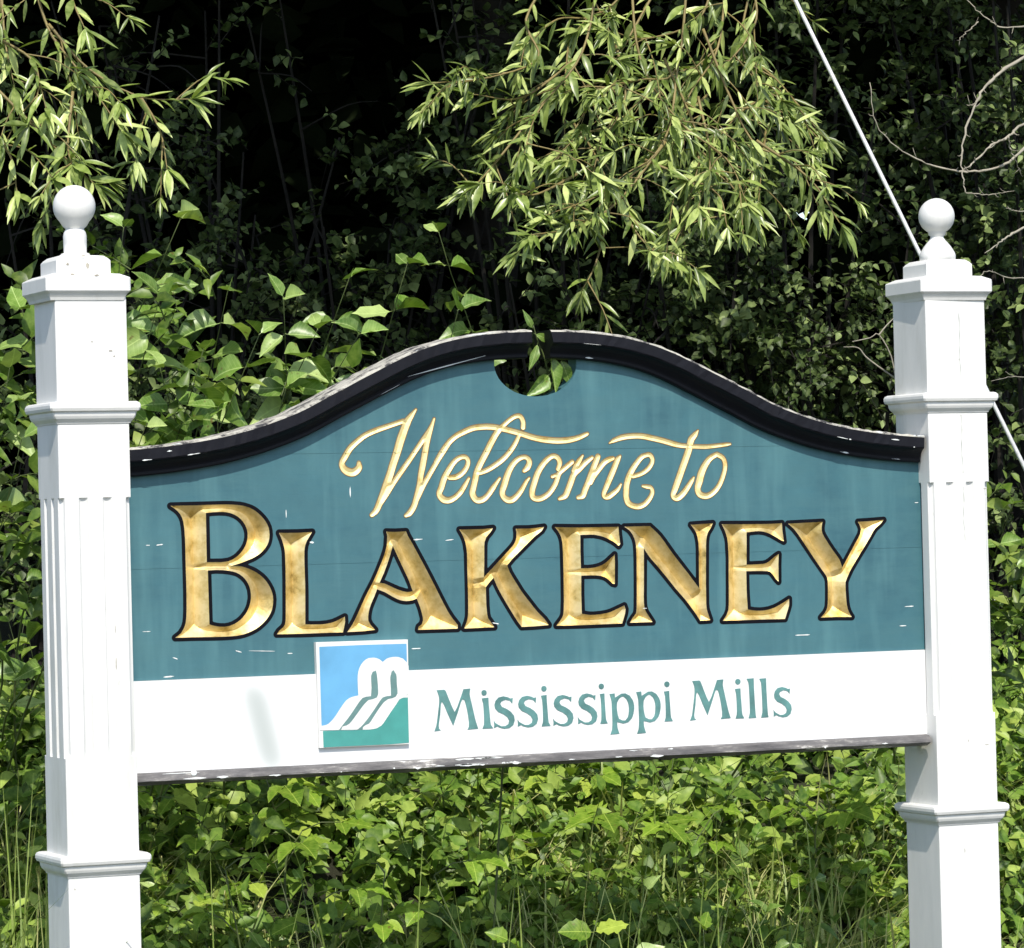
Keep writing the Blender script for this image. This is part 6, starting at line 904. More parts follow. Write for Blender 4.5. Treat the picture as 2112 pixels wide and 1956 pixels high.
def make_post(x0, f0, f1, cap_dx, finial, rot, label):
    V, F = shaft(x0, 2.0, f0, f1)
    p = MB().add(V, F).build('post', WHITE, SIGN)
    tag(p, label)
    for zt in (1.779, 0.867):
        V, F = square_profile(x0, collar_profile(zt))
        MB().add(V, F).build('collar', WHITE, p)
    V, F = square_profile(x0, CAP, cap_dx, 0, rot)
    mb = MB().add(V, F)
    V, F = square_profile(x0, BLOCK, cap_dx + 0.001, 0.004, rot, base=0.114)
    mb.add(V, F)
    mb.build('cap', WHITE, p)
    cx, cy = x0 + W / 2 + cap_dx, W / 2
    if finial == 'neck':
        prof = [(0.0300, 2.072), (0.0300, 2.082), (0.0285, 2.0835), (0.0232, 2.085), (0.0238, 2.105), (0.0240, 2.119), (0.0222, 2.127), (0.0188, 2.1325), (0.0186, 2.134), (0.0250, 2.140)]
        c, r = 2.180, 0.0432
        a0 = -0.80
    else:
        prof = [(0.0400, 2.074), (0.0405, 2.088), (0.0390, 2.094), (0.0350, 2.101), (0.0300, 2.109), (0.0235, 2.117), (0.0180, 2.123), (0.0150, 2.128), (0.0150, 2.132), (0.0190, 2.135)]
        c, r = 2.1765, 0.0405
        a0 = -1.06
    prof += [(r * math.cos(a), c + r * math.sin(a)) for a in np.linspace(a0, math.pi / 2 - 0.04, 22)]
    V, F = lathe(cx, cy, prof)
    me = mesh_from('finial', V, F, True)
    link('finial', me, p, [WHITE])
    return p


P1 = make_post(0.0, 1.062, 1.586, -0.0075, 'neck', 0.0, 'thicker-looking left post with a stubby patched neck under its ball')
P2 = make_post(PX2, 1.066, 1.581, 0.0015, 'cone', -0.03, 'right post with a flared neck under its ball and a cracked front')
# the long crack and the loose skin of paint on the front of the right post
CRACK = plain('crack_grime', (0.42, 0.43, 0.40), 0.9, 0.2)
for xa, z0, z1 in ((0.083, 1.60, 1.730), (0.0835, 1.45, 1.57), (0.0838, 1.812, 1.955)):
    mb = MB()
    pts = [(PX2 + xa + 0.0012 * math.sin(7 * k + xa * 90), z0 + (z1 - z0) * k / 12) for k in range(13)]
    V = []
    for k, (ax, az) in enumerate(pts):
        w = 0.0007 + 0.0005 * math.sin(k * 2.1 + z0 * 9)
        V += [(ax - w, -0.0004, az), (ax + w, -0.0004, az)]
    mb.add(V, [(2 * k, 2 * k + 1, 2 * k + 3, 2 * k + 2) for k in range(12)])
    mb.build('crack', CRACK, P2)

# --- the teal board: three planks edge to edge, with the letters cut out of their faces
YB, YBACK = 0.050, 0.092
XL, XR = W - 0.004, PX2 + 0.004
CX = (W + PX2) / 2
LOWS = [(0, .363), (.1, .360), (.19, .348), (.27, .325), (.36, .285), (.45, .242), (.53, .203), (.62, .172), (.71, .150), (.81, .135), (.92, .126), (1.0, .124)]


def low_edge(x):
    d = abs(x - CX)
    for (a, za), (b, zb) in zip(LOWS, LOWS[1:]):
        if d <= b:
            i = LOWS.index((a, za))
            p0 = LOWS[i - 1][1] if i else LOWS[1][1]
            p3 = LOWS[i + 2][1] if i + 2 < len(LOWS) else zb
            t = (d - a) / (b - a)
            m1 = (zb - p0) / 2
            m2 = (p3 - za) / 2
            return (2 * t ** 3 - 3 * t * t + 1) * za + (t ** 3 - 2 * t * t + t) * m1 + (-2 * t ** 3 + 3 * t * t) * zb + (t ** 3 - t * t) * m2
    return LOWS[-1][1]


GAP0, GAP1 = 1.046, 1.100            # where the moulding is missing over the notch
HX, HZ, HRX, HRZ = 1.071, 1.852 - 1.5, 0.0955, 0.070
TB = -0.2890
top = []
N = 90
for i in range(N + 1):
    x = XL + (XR - XL) * i / N
    z = low_edge(x) + 0.030
    top.append((x, z))
# notch: an oval opened upward through a slot
oval = []
for k in range(49):
    a = math.radians(90 - 14) - math.radians(332) * k / 48
    oval.append((HX + HRX * math.cos(a), HZ + HRZ * math.sin(a)))
oval_r = [(max(GAP0 - .002, min(x, 9)), z) for x, z in oval]
outline = [(XL, TB), (XR, TB)] + [p for p in reversed(top) if p[0] > GAP1 + .012]
outline += [(GAP1 + .012, low_edge(GAP1) + .03), (GAP1 + .012, HZ + HRZ * math.sin(math.acos((GAP1 + .012 - HX) / HRX)))]
a0 = math.acos((GAP1 + .012 - HX) / HRX)
a1 = math.acos((GAP0 - .010 - HX) / HRX)
full = 2 * math.pi - (a1 - a0)
notch = [(HX + HRX * math.cos(a0 - full * k / 40), HZ + HRZ * math.sin(a0 - full * k / 40)) for k in range(1, 40)]
outline += notch
outline += [(GAP0 - .010, HZ + HRZ * math.sin(a1)), (GAP0 - .010, low_edge(GAP0) + .03)]
outline += [p for p in reversed(top) if p[0] < GAP0 - .010]
OUT = [(x * 1000, z * 1000) for x, z in outline]
LET = [q for _, P in GILT_LETTERS for q in P]
CUTS = LET + WELCOME + TO
JOINTS = [168.0, -62.0]
pts, ed = loops_to_graph([OUT] + CUTS)
for j in JOINTS:
    for dz in (-0.3, 0.3):
        b = len(pts)
        pts += [(XL * 1000 - 5, j + dz), (XR * 1000 + 5, j + dz)]
        ed.append((b, b + 1))
Vb, Fb = cdt(pts, ed)
cen = np.array([Vb[list(f)].mean(0) for f in Fb])
ok = inside(cen, [OUT])
for P in [p for _, p in GILT_LETTERS] + [WELCOME, TO]:
    ok &= ~inside(cen, P)
jz = [(9e9, JOINTS[0] + .3), (JOINTS[0] - .3, JOINTS[1] + .3), (JOINTS[1] - .3, -9e9)]
for n, (hi, lo) in enumerate(jz):
    mb = MB()
    mb.add([(x / 1000, YB, z / 1000 + 1.5) for x, z in Vb], [f for f, k, c in zip(Fb, ok, cen) if k and lo < c[1] < hi])
    # back face and edges of this plank
    zl, zh = max(lo, TB * 1000), min(hi, 500)
    seg = []
    for i in range(len(OUT)):
        a, b = OUT[i], OUT[(i + 1) % len(OUT)]
        if lo < (a[1] + b[1]) / 2 < hi:
            V4 = [(a[0] / 1000, YB, a[1] / 1000 + 1.5), (b[0] / 1000, YB, b[1] / 1000 + 1.5), (b[0] / 1000, YBACK, b[1] / 1000 + 1.5), (a[0] / 1000, YBACK, a[1] / 1000 + 1.5)]
            mb.add(V4, [(0, 1, 2, 3)])
    for j in (lo, hi):
        if abs(j) < 1e6:
            xs = [XL, XR]
            mb.add([(XL, YB, j / 1000 + 1.5), (XR, YB, j / 1000 + 1.5), (XR, YB + .0008, j / 1000 + 1.5), (XL, YB + .0008, j / 1000 + 1.5)], [(0, 1, 2, 3)])
    me = mesh_from('plank', mb.V, mb.F)
    fix_front(me)
    link('plank', me, SIGN, [TEAL])
# back of the board and the bottoms of the joints
pts, ed = loops_to_graph([OUT])
Vk, Fk = cdt(pts, ed)
ck = np.array([Vk[list(f)].mean(0) for f in Fk])
Fk = [f for f, k in zip(Fk, inside(ck, [OUT])) if k]
mb = MB().add([(x / 1000, YBACK, z / 1000 + 1.5) for x, z in Vk], Fk)
link('board_back', mesh_from('board_back', mb.V, mb.F), SIGN, [TEAL])
mb = MB()
mb.add([(x / 1000, YB + .0008, z / 1000 + 1.5) for x, z in Vb], [f for f, k, c in zip(Fb, ok, cen) if k and min(abs(c[1] - j) for j in JOINTS) < .3])
me = mesh_from('plank_joint', mb.V, mb.F)
fix_front(me)
link('plank_joint', me, SIGN, [TEAL])

# --- black border round the big letters, ochre rim round the script, then the carving itself


def bordered(name, polys, cuts, y, mat):
    pts, ed = loops_to_graph(list(polys) + [q for P in cuts for q in P])
    V, F = cdt(pts, ed)
    cen = np.array([V[list(f)].mean(0) for f in F])
    k = inside(cen, polys)
    for P in cuts:
        k &= ~inside(cen, P)
    me = mesh_from(name, [(x / 1000, y, z / 1000 + 1.5) for x, z in V], [f for f, q in zip(F, k) if q])
    fix_front(me)
    return link(name, me, SIGN, [mat])


bordered('letter_border', LETTER_BORDER, [P for _, P in GILT_LETTERS], YB - 0.0006, OUTLINE)
bordered('script_rim', WELCOME_EDGE, [WELCOME], YB - 0.0006, SIZE_EDGE)
bordered('script_rim', TO_EDGE, [TO], YB - 0.0006, SIZE_EDGE)
for ch, P in GILT_LETTERS:
    o = carve('letter', P, YB - 0.0004, 0.92, GOLD, SIGN)
    tag(o, 'carved gilt capital letter ' + ch)
o = carve('script_word', WELCOME, YB - 0.0004, 0.45, PALE_GOLD, SIGN, 1.8)
tag(o, 'carved gilt script word Welcome')
o = carve('script_word', TO, YB - 0.0004, 0.45, PALE_GOLD, SIGN, 1.8)
tag(o, 'carved gilt script word to')

# --- black moulding along the curved top edge, in two lengths with a gap over the notch
PROF = [(0.0, .049), (0.0, .0365), (.003, .0335), (.008, .0335), (.0115, .0325), (.015, .0300), (.0205, .0255), (.0255, .019), (.0285, .012), (.0300, .0062),
        (.0325, .0045), (.0545, .0050), (.0575, .0060), (.0590, .0090), (.0595, .0130), (.0595, .1020), (.0300, .1020), (.0300, .0950), (.0010, .0950)]
PM = [0] * 19
for k in (11, 12, 13, 14, 15):
    PM[k] = 1


def moulding(x0, x1, cut0, cut1, label, seed):
    r = random.Random(seed)
    n = 70
    rings = []
    for i in range(n + 1):
        x = x0 + (x1 - x0) * i / n
        z = low_edge(x)
        s = (low_edge(x + .004) - low_edge(x - .004)) / .008
        nx, nz = -s / math.hypot(1, s), 1 / math.hypot(1, s)
        lean = cut0 if i == 0 else cut1 if i == n else 0
        ring = []
        wob = r.uniform(-.0012, .0012)
        for q, (a, y) in enumerate(PROF):
            aa = a + (wob if q in (12, 13, 14, 15) else 0)
            ring.append((x + nx * aa + lean * a - (max(0.0, .05 - y) * .22 if i == n and x > 1.9 else 0), y + (r.uniform(-.0008, .0008) if q in (10, 11) else 0), 1.5 + z + nz * aa))
        rings.append(ring)
    V, F = ring_loft(rings, True, True)
    k = len(PROF)
    M = [PM[i % k] for i in range((len(rings) - 1) * k)] + [0, 0]
    me = mesh_from('moulding', V, F, False, M)
    fix_normals(me)
    o = link('moulding', me, SIGN, [BLACK, TOP_EDGE])
    return tag(o, label)


moulding(W + .001, GAP0, 0, 0.0, 'left half of the black top moulding with a pale worn upper edge', 3)
moulding(GAP1, PX2 - .0015, -0.2, 0, 'right half of the black top moulding running down to the right post', 4)
# flaked patches along the lips of the moulding: thin raised curls of paint
mb = MB()
r = random.Random(8)
for k in range(22):
    x = r.choice((r.uniform(.17, .34), r.gauss(.80, .12), r.gauss(1.16, .06), r.gauss(1.80, .10), r.gauss(1.80, .10), r.gauss(1.92, .04)))
    x = min(1.975, max(.17, x))
    if GAP0 - .02 < x < GAP1 + .02:
        continue
    s = (low_edge(x + .004) - low_edge(x - .004)) / .008
    n = Vector((-s, 0, 1)).normalized()
    t = Vector((1, 0, s)).normalized()
    a, y = r.choice(((.0315, .0040), (.0315, .0040), (.0570, .0050), (.004, .0325), (.0445, .0040)))
    L, h = .004 * math.exp(r.gauss(.5, .7)), r.uniform(.0006, .0022)
    if a == .0445:
        L, h = r.uniform(.004, .012), r.uniform(.001, .0022)
    c = Vector((x, y, low_edge(x) + 1.5)) + n * a
    pts = []
    for i in range(5):
        u = -1 + i / 2
        w = h * (1 - u * u * .8) * r.uniform(.25, 1.5)
        pts.append((c + t * L * u + n * w, c + t * L * u - n * w * .7))
    V = [p for q in pts for p in q]
    mb.add(V, [(2 * i, 2 * i + 1, 2 * i + 3, 2 * i + 2) for i in range(4)])
me = mesh_from('paint_flakes', mb.V, mb.F)
fix_front(me)
tag(link('paint_flakes', me, SIGN, [CHIP]), kind='stuff')

# --- white board under the teal one, its sill, the municipal plaque and lettering
mb = MB().box(XL, XR, .0455, .0925, 1.5 - .4765, 1.5 - .2895)
white_board = mb.build('white_board', WHITE_BOARD, SIGN)
rings = []
r = random.Random(5)
for i in range(61):
    x = W + .001 + (PX2 - .008 - W) * i / 60
    pr = [(-.4768, .095), (-.4768, .030), (-.4772, .022), (-.4800, .0185), (-.4890, .0150), (-.4925, .0145), (-.4945, .0180), (-.4970, .0240), (-.5005, .0300), (-.5015, .034), (-.5015, .095)]
    rings.append([(x, y + r.uniform(-.0007, .0007), 1.5 + z + r.uniform(-.0006, .0006) * (1 if z < -.478 else 0)) for z, y in pr])
V, F = ring_loft(rings, True, True)
me = mesh_from('sill', V, F)
fix_normals(me)
tag(link('sill', me, SIGN, [SILL]), 'weathered grey bottom sill with peeling paint')

mb = MB()
r = random.Random(31)
for k in range(30):
    x = r.choice((r.uniform(.17, 1.0), r.gauss(.93, .05), r.gauss(1.32, .08), r.uniform(.2, 1.95)))
    x = min(1.965, max(.17, x))
    z, y = r.choice(((1.5 - .4905, .0142), (1.5 - .4925, .0138), (1.5 - .4905, .0142), (1.5 - .479, .0178)))
    L, hh = .006 * math.exp(r.gauss(.4, .7)), r.uniform(.0008, .0026)
    V = []
    for i in range(6):
        u = -1 + i / 2.5
        w = hh * (1 - u * u * .8)
        V += [(x + L * u, y, z + w * r.uniform(.3, 1.3)), (x + L * u, y, z - w * r.uniform(.3, 1.3))]
    mb.add(V, [(2 * i, 2 * i + 1, 2 * i + 3, 2 * i + 2) for i in range(5)])
me = mesh_from('paint_flakes', mb.V, mb.F)
fix_front(me)
tag(link('paint_flakes', me, SIGN, [CHIP]), kind='stuff')
# bare grey patches on the block under the left finial and nicks in the posts
STAIN = plain('bare_grey_wood', (0.36, 0.33, 0.27), 0.9, 0.35, 60)
r = random.Random(12)
for px, py, Y, w, hh, par in ((181, 548, .0215, 8, 13, P1), (140, 545, .0215, 7, 7, P1), (172, 528, .0215, 10, 4, P1), (150, 566, -.0135, 16, 4, P1), (200, 568, -.0135, 14, 5, P1), (190, 705, 0, 4, 4, P1), (228, 724, 0, 10, 4, P1), (236, 735, 0, 5, 3, P1),
                             (408 / 2.64, 1835, 0, 3, 4, P1), (272, 1755, 0, 2.5, 14, P1), (2032, 1008, 0, 14, 2, P2), (1998, 1528, 0, 2, 7, P2), (2036, 1536, 0, 12, 2, P2), (1978, 742, 0, 1.6, 8, P2), (1990, 1755, 0, 2, 14, P2), (240, 1370, 0, 2.2, 30, P1), (238, 1300, 0, 1.4, 22, P1)):
    c = at(px, py, Y - .0006)
    n = 9
    V = [(c.x + w / 2000 * math.cos(6.283 * k / n) * r.uniform(.5, 1.2), c.y, c.z + hh / 2000 * math.sin(6.283 * k / n) * r.uniform(.5, 1.2)) for k in range(n)]
    me = mesh_from('worn_patch', V, [tuple(range(n))])
    fix_front(me)
    link('worn_patch', me, par, [STAIN])

pq = EMBLEM['plaque']
mb = MB()
V = [(x / 1000, .0370, z / 1000 + 1.5) for x, z in pq] + [(x / 1000, .0497, z / 1000 + 1.5) for x, z in pq]
mb.add(V, [(0, 1, 2, 3), (4, 5, 6, 7), (0, 1, 5, 4), (1, 2, 6, 5), (2, 3, 7, 6), (3, 0, 4, 7)])
me = mesh_from('plaque', mb.V, mb.F)
fix_normals(me)
plaque = link('plaque', me, SIGN, [WHITE])
tag(plaque, 'square plaque with a white waterfall emblem on blue and sea green')
sheet('emblem_sky', [EMBLEM['blue']], [], .0366, EMB_BLUE, plaque)
sheet('emblem_water', [EMBLEM['teal']], [], .0363, EMB_TEAL, plaque)
sheet('emblem_fall', [EMBLEM['white']], [], .0359, WHITE, plaque)
sheet('emblem_stripe', [EMBLEM['gray1']], [], .0355, EMB_GREY, plaque)
sheet('emblem_stripe', [EMBLEM['gray2']], [], .0355, EMB_GREY, plaque)
for ch, P in MILL_LETTERS:
    o = sheet('letter', P, [], .0453, MILL_TEAL, white_board, 0.0009)
    tag(o, 'painted teal letter ' + ch)

# chips and scratches in the teal paint
r = random.Random(21)
for px, py, L, h, tilt in ((305, 1125, 9, 1.3, .0), (329, 1124, 15, 2.6, -.1), (302, 1303, 18, 1.2, 0), (361, 1358, 11, 2.6, .35), (492, 1344, 14, 2.0, .3), (540, 1343, 60, 1.0, .05),
                          (598, 1348, 12, 1.6, 0), (643, 1119, 10, 3.6, .1), (862, 1113, 22, 2.8, -.05), (927, 1114, 20, 1.8, -.1), (1655, 1310, 38, 2.6, 0), (1875, 1251, 24, 2.0, -.02),
                          (1862, 1291, 18, 1.6, 0), (858, 1338, 22, 2.0, 0), (348, 1396, 24, 2.6, -.05), (1022, 1286, 16, 2.4, .2), (722, 1015, 3, 22, 0), (590, 1060, 2, 16, 0), (1890, 1037, 10, 1.5, 0),
                          (520, 1128, 8, 2.2, 0), (1330, 1255, 10, 1.2, 0)):
    c = at(px, py, YB)
    L, h = L / 1050, h / 1050
    V, m = [], 6
    mb = MB()
    for k in range(m + 1):
        u = -1 + 2 * k / m
        w = h * .5 * (1 - u ** 4) * r.uniform(.5, 1.2) + .0002
        V += [(c.x + u * L / 2, YB - .0007, c.z + w - u * L / 2 * tilt), (c.x + u * L / 2, YB - .0007, c.z - w - u * L / 2 * tilt)]
    mb.add(V, [(2 * k, 2 * k + 1, 2 * k + 3, 2 * k + 2) for k in range(m)])
    me = mesh_from('paint_chip', mb.V, mb.F)
    fix_front(me)
    link('paint_chip', me, SIGN, [CHIP])
# round screw head in the sill, near its left end
V, F = lathe(0, 0, [(.0062, 0), (.0062, .002), (.0045, .0034), (.001, .0036)], 14)
c = at(400, 1595, .0165)
MB().add([(c.x + x, c.y - z + .001, c.z + y) for x, y, z in V], F).build('screw_head', CHIP, SIGN)

# ------------------------------------------------------------------ guy wire behind the right post
a = at(1640, 0, 1.15)
b = at(2112, 962, 0.62)
d = (b - a).normalized()
p0 = a - d * 4.2
k = (b.z - 0.02) / -d.z
V, F = tube([p0, b + d * k], [.0052, .0052], 8)
o = MB().add(V, F).build('guy_wire', WIRE)
for p in o.data.polygons:
    p.use_smooth = True
tag(o, 'pale taut guy wire slanting down behind the right post', 'wire')

# ------------------------------------------------------------------ leaves, one mesh per kind of leaf, shared
def leaf_mesh(name, mat, prof, fold=0.16, curl=0.2, serr=0.0, wav=0.0, petiole=0.12, twist=0.0):
    """unit-length leaf along +x, face up +z: prof = [(t, halfwidth)]"""
    V, F = [], []
    n = len(prof)
    for i, (t, w) in enumerate(prof):
        z = -curl * t * t
        wz = wav * math.sin(i * 2.3) * w
        a = twist * t
        up = fold * w * 2
        V.append((t, 0, z))
        ww = w * (1 + (serr if i % 2 else -serr * .6))
        V.append((t - (serr * .12 if i % 2 == 0 else 0), ww * math.cos(a), z + up + wz + ww * math.sin(a)))
        V.append((t - (serr * .12 if i % 2 == 0 else 0), -ww * math.cos(a), z + up - wz - ww * math.sin(a)))
    for i in range(n - 1):
        b = 3 * i
        F += [(b, b + 3, b + 4, b + 1), (b, b + 2, b + 5, b + 3)]
    if petiole:
        b = len(V)
        V += [(-petiole, .004, .02), (-petiole, -.004, .02), (0.02, -.007, 0), (0.02, .007, 0)]
        F.append((b, b + 1, b + 2, b + 3))
    me = mesh_from(name, V, F, True)
    me.materials.append(mat)
    return me


LANCE = [(0, .006), (.12, .046), (.28, .082), (.45, .092), (.65, .076), (.85, .036), (1, .002)]
WILLOW_M = [leaf_mesh('leaf', WILLOW_L, LANCE, .25, c, 0, 0, .06, tw) for c, tw in ((.05, .2), (.18, -.3), (.30, .4), (-.06, .1), (.1, -.5))]
OV = [(0, .01), (.08, .14), (.2, .26), (.36, .31), (.54, .28), (.72, .19), (.87, .09), (1, .004)]
BROAD_M = [leaf_mesh('leaf', BROAD_L, OV, f, c, s, w, .14, tw) for f, c, s, w, tw in ((.15, .12, .02, .10, .1), (.28, .40, .03, .15, -.4), (.08, .25, 0, .22, .5), (.40, .10, .03, .10, .2), (.22, .60, .02, .18, -.6), (.5, .30, .02, .1, .3), (.12, -.15, .02, .2, -.3))]
BR = [(0, .02), (.07, .16), (.15, .26), (.24, .30), (.33, .36), (.43, .34), (.53, .36), (.64, .28), (.74, .26), (.84, .15), (.92, .10), (1, .003)]
BRAMBLE_M = [leaf_mesh('leaf', BRAMBLE_L, BR, f, c, .14, w, .10, tw) for f, c, w, tw in ((.12, .15, .10, .1), (.22, .28, .14, -.2), (.05, .1, .2, .2), (.28, .2, .05, 0))]
RO = [(0, .02), (.08, .20), (.2, .34), (.38, .41), (.56, .38), (.74, .28), (.9, .13), (1, .01)]
ROUND_M = [leaf_mesh('leaf', BRAMBLE_L, RO, f, c, 0, .06, .14, 0) for f, c in ((.08, .1), (.16, .2), (.04, .05))]
LOBED = [(0, .05), (.06, .30), (.13, .42), (.22, .26), (.30, .38), (.40, .50), (.48, .30), (.58, .22), (.68, .27), (.76, .16), (.88, .08), (1, .004)]
LOBED_M = [leaf_mesh('leaf', BRAMBLE_L, LOBED, f, c, 0, .1, .2, 0) for f, c in ((.1, .15), (.05, .1))]


def put_leaf(mesh, parent, pos, axis, nrm, size, wide=1.0, name='leaf'):
    x = Vector(axis).normalized()
    y = Vector(nrm).cross(x)
    if y.length < 1e-4:
        y = x.orthogonal()
    y.normalize()
    z = x.cross(y)
    M = Matrix(((x.x * size, y.x * size * wide, z.x * size, pos[0]), (x.y * size, y.y * size * wide, z.y * size, pos[1]), (x.z * size, y.z * size * wide, z.z * size, pos[2]), (0, 0, 0, 1)))
    o = bpy.data.objects.new(name, mesh)
    COL.objects.link(o)
    o.parent = parent
    if parent.type == 'EMPTY':
        o.matrix_parent_inverse = Matrix.Translation(-parent.location)
    o.matrix_basis = M
    return o


TO_SUN = -SUN_DIR
LEAVES_PLACED = [0]


def stem_plant(name, label, root, apex, meshes, size, pairs, group, mat=STEM, r0=.005, spread=1.0, span=.6, wob=.03, whorl=2, up=.55):
    """a stem from root to apex carrying opposite leaves along its upper part"""
    root, apex = Vector(root), Vector(apex)
    E = empty(name, root, label, 'plant', group)
    h = (apex - root).length
    mid = [root.lerp(apex, t) + Vector((rnd.gauss(0, wob), rnd.gauss(0, wob), 0)) * math.sin(math.pi * t) for t in (.33, .66)]
    path = spline([root - Vector((0, 0, .05))] + mid + [apex], 15)
    V, F = tube(path, [r0 * (1 - .75 * i / (len(path) - 1)) for i in range(len(path))], 5)
    MB().add(V, F).build('stem', mat, E, True)
    a0 = rnd.uniform(0, 6.28)
    for i in range(pairs):
        t = 1 - span * (i / max(1, pairs - 1))
        q = t * (len(path) - 1)
        k = min(int(q), len(path) - 2)
        p = path[k].lerp(path[k + 1], q - k)
        tan = (path[k + 1] - path[k]).normalized()
        s = size * (0.55 + .45 * min(1, (i + .6) / 2.2)) * rnd.uniform(.8, 1.2)
        for w in range(whorl):
            a = a0 + i * (math.pi / 2 + .3) + w * 2 * math.pi / whorl + rnd.gauss(0, .35)
            out = Vector((math.cos(a), math.sin(a), 0)) * spread
            el = rnd.uniform(-.8, .6) + (.9 if i == 0 else 0)
            ax = (out + tan * el).normalized()
            nr = (Vector((0, 0, 1)) * up + Vector((0, -1, 0)) * rnd.uniform(.0, .6) + Vector((rnd.gauss(0, .5), rnd.gauss(-.2, .5), 0)) + TO_SUN * .8)
            put_leaf(rnd.choice(meshes), E, p + ax * s * .1, ax, nr, s, rnd.uniform(.85, 1.15))
    return E


def cane_plant(name, label, root, apex, meshes, size, leaves, group, leaflets=3, droop=.25):
    """arching cane with compound leaves of three or five leaflets"""
    root, apex = Vector(root), Vector(apex)
    E = empty(name, root, label, 'plant', group)
    top = apex + Vector((0, 0, .02))
    mid = root.lerp(apex, .55) + Vector((rnd.gauss(0, .03), rnd.gauss(0, .03), .06))
    path = spline([root - Vector((0, 0, .04)), mid, top], 14)
    mb = MB()
    V, F = tube(path, [.0045 * (1 - .7 * i / (len(path) - 1)) for i in range(len(path))], 5)
    mb.add(V, F)
    a0 = rnd.uniform(0, 6.28)
    L = []
    for i in range(leaves):
        t = 1 - .75 * i / max(1, leaves - 1) if leaves > 1 else 1
        q = t * (len(path) - 1)
        k = min(int(q), len(path) - 2)
        p = path[k].lerp(path[k + 1], q - k)
        a = a0 + i * 2.4 + rnd.gauss(0, .3)
        out = Vector((math.cos(a), math.sin(a) - .35, rnd.uniform(.1, .6))).normalized()
        pl = size * rnd.uniform(.9, 1.5)
        e = p + out * pl
        m2 = p + out * pl * .5 + Vector((0, 0, .01))
        V, F = tube([p, m2, e], [.0022, .0018, .0014], 4)
        mb.add(V, F)
        hor = Vector((out.x, out.y, 0)).normalized()
        nr = Vector((0, 0, 1)) + TO_SUN * rnd.uniform(.5, 1.3) + Vector((rnd.gauss(0, .25), rnd.gauss(0, .25), 0))
        side = nr.cross(hor).normalized()
        dirs = [hor + Vector((0, 0, -droop * rnd.uniform(.3, 1.6)))]
        dirs += [hor * .25 + side * s + Vector((0, 0, -droop * rnd.uniform(0, 1))) for s in (1, -1)]
        if leaflets == 5:
            dirs += [hor * -.15 + side * s * .9 + Vector((0, 0, -droop)) for s in (1, -1)]
        for j, dd in enumerate(dirs):
            b = e if j < 3 else e - out * pl * .35
            L.append((b, dd, nr, size * (1.0 if j == 0 else .82) * rnd.uniform(.85, 1.15)))
    mb.build('stem', STEM, E, True)
    for b, dd, nr, s in L:
        put_leaf(rnd.choice(meshes), E, b + dd.normalized() * s * .1, dd, nr, s, rnd.uniform(.85, 1.1))
    return E


def root_below(p, dx=0.0, dy=0.0):
    return Vector((p.x + dx, p.y + dy, ground_z(p.x + dx, p.y + dy)))


# ---- tall broad-leaved plants that stand behind the left half of the sign
TALL = [  # apex pixel, depth, leaf size, pairs, label
    ((372, 452), .75, .095, 4, 'tall broad-leaved plant whose twisted pale tip rises right of the left ball finial'),
    ((255, 470), .70, .075, 3, 'broad-leaved shoot showing just beside the neck of the left finial'),
    ((330, 610), .62, .090, 4, 'leafy plant close to the right edge of the left post cap'),
    ((470, 600), .50, .095, 4, 'big pale-leaved plant in the middle of the clump left of the curve'),
    ((585, 615), .55, .080, 4, 'upright broad-leaved shoot above the clump, right of its pale leaves'),
    ((535, 690), .42, .085, 4, 'yellowing broad-leaved plant low in the clump above the letter L'),
    ((420, 720), .40, .085, 4, 'dark green plant between the left collar and the pale leaves'),
    ((330, 760), .45, .075, 4, 'leafy plant level with the upper collar of the left post'),
    ((655, 680), .48, .075, 4, 'small-leaved plant leaning over the rising left moulding'),
    ((740, 690), .55, .080, 3, 'plant with two broad leaves lying along the left moulding below the tall stalk'),
    ((840, 545), .80, .090, 3, 'thin bare stalk with a tuft of leaves above the left moulding'),
    ((720, 575), .95, .080, 3, 'spreading shoot in shade left of the thin bare stalk'),
    ((945, 640), .50, .100, 2, 'single pair of large folded leaves just left of the crest'),
    ((905, 480), 1.0, .060, 4, 'thin shoot with yellow tip reaching up above the crest'),
    ((300, 880), .35, .065, 4, 'low tangle of leaves in the corner of left post and moulding'),
    ((450, 840), .38, .070, 4, 'low leafy plant peeping over the left end of the moulding'),
    ((590, 800), .40, .065, 4, 'low plant with one yellow leaf over the moulding above the script'),
    ((45, 640), .70, .085, 4, 'broad-leaved plant left of the left post, level with its cap'),
    ((20, 760), .60, .085, 4, 'bright plant at the left edge level with the post cap'),
    ((45, 905), .50, .085, 4, 'plant at the left edge beside the upper collar'),
    ((20, 1060), .55, .080, 4, 'plant left of the flutes of the left post'),
    ((50, 1200), .70, .070, 3, 'shaded plant left of the flutes, lower down'),
    ((2090, 1040), .55, .055, 5, 'light green plant right of the right post near its flutes'),
    ((2095, 1170), .45, .055, 5, 'leafy shoot right of the right post level with the big lettering'),
    ((2085, 1290), .50, .050, 4, 'low shoot right of the right post level with the white board'),
]
for (px, py), Y, s, n, label in TALL:
    ap = at(px, py, Y)
    rt = root_below(ap, rnd.uniform(-.15, .35), rnd.uniform(1.1, 1.6))
    stem_plant('broad_leaved_plant', label, rt, ap, BROAD_M, s * 1.15, n + 1, 'broad-leaved plants growing up behind the sign', r0=.0038, wob=.07, span=min(.75, .42 / max(.35, (ap - rt).length)) if py < 900 else .6)

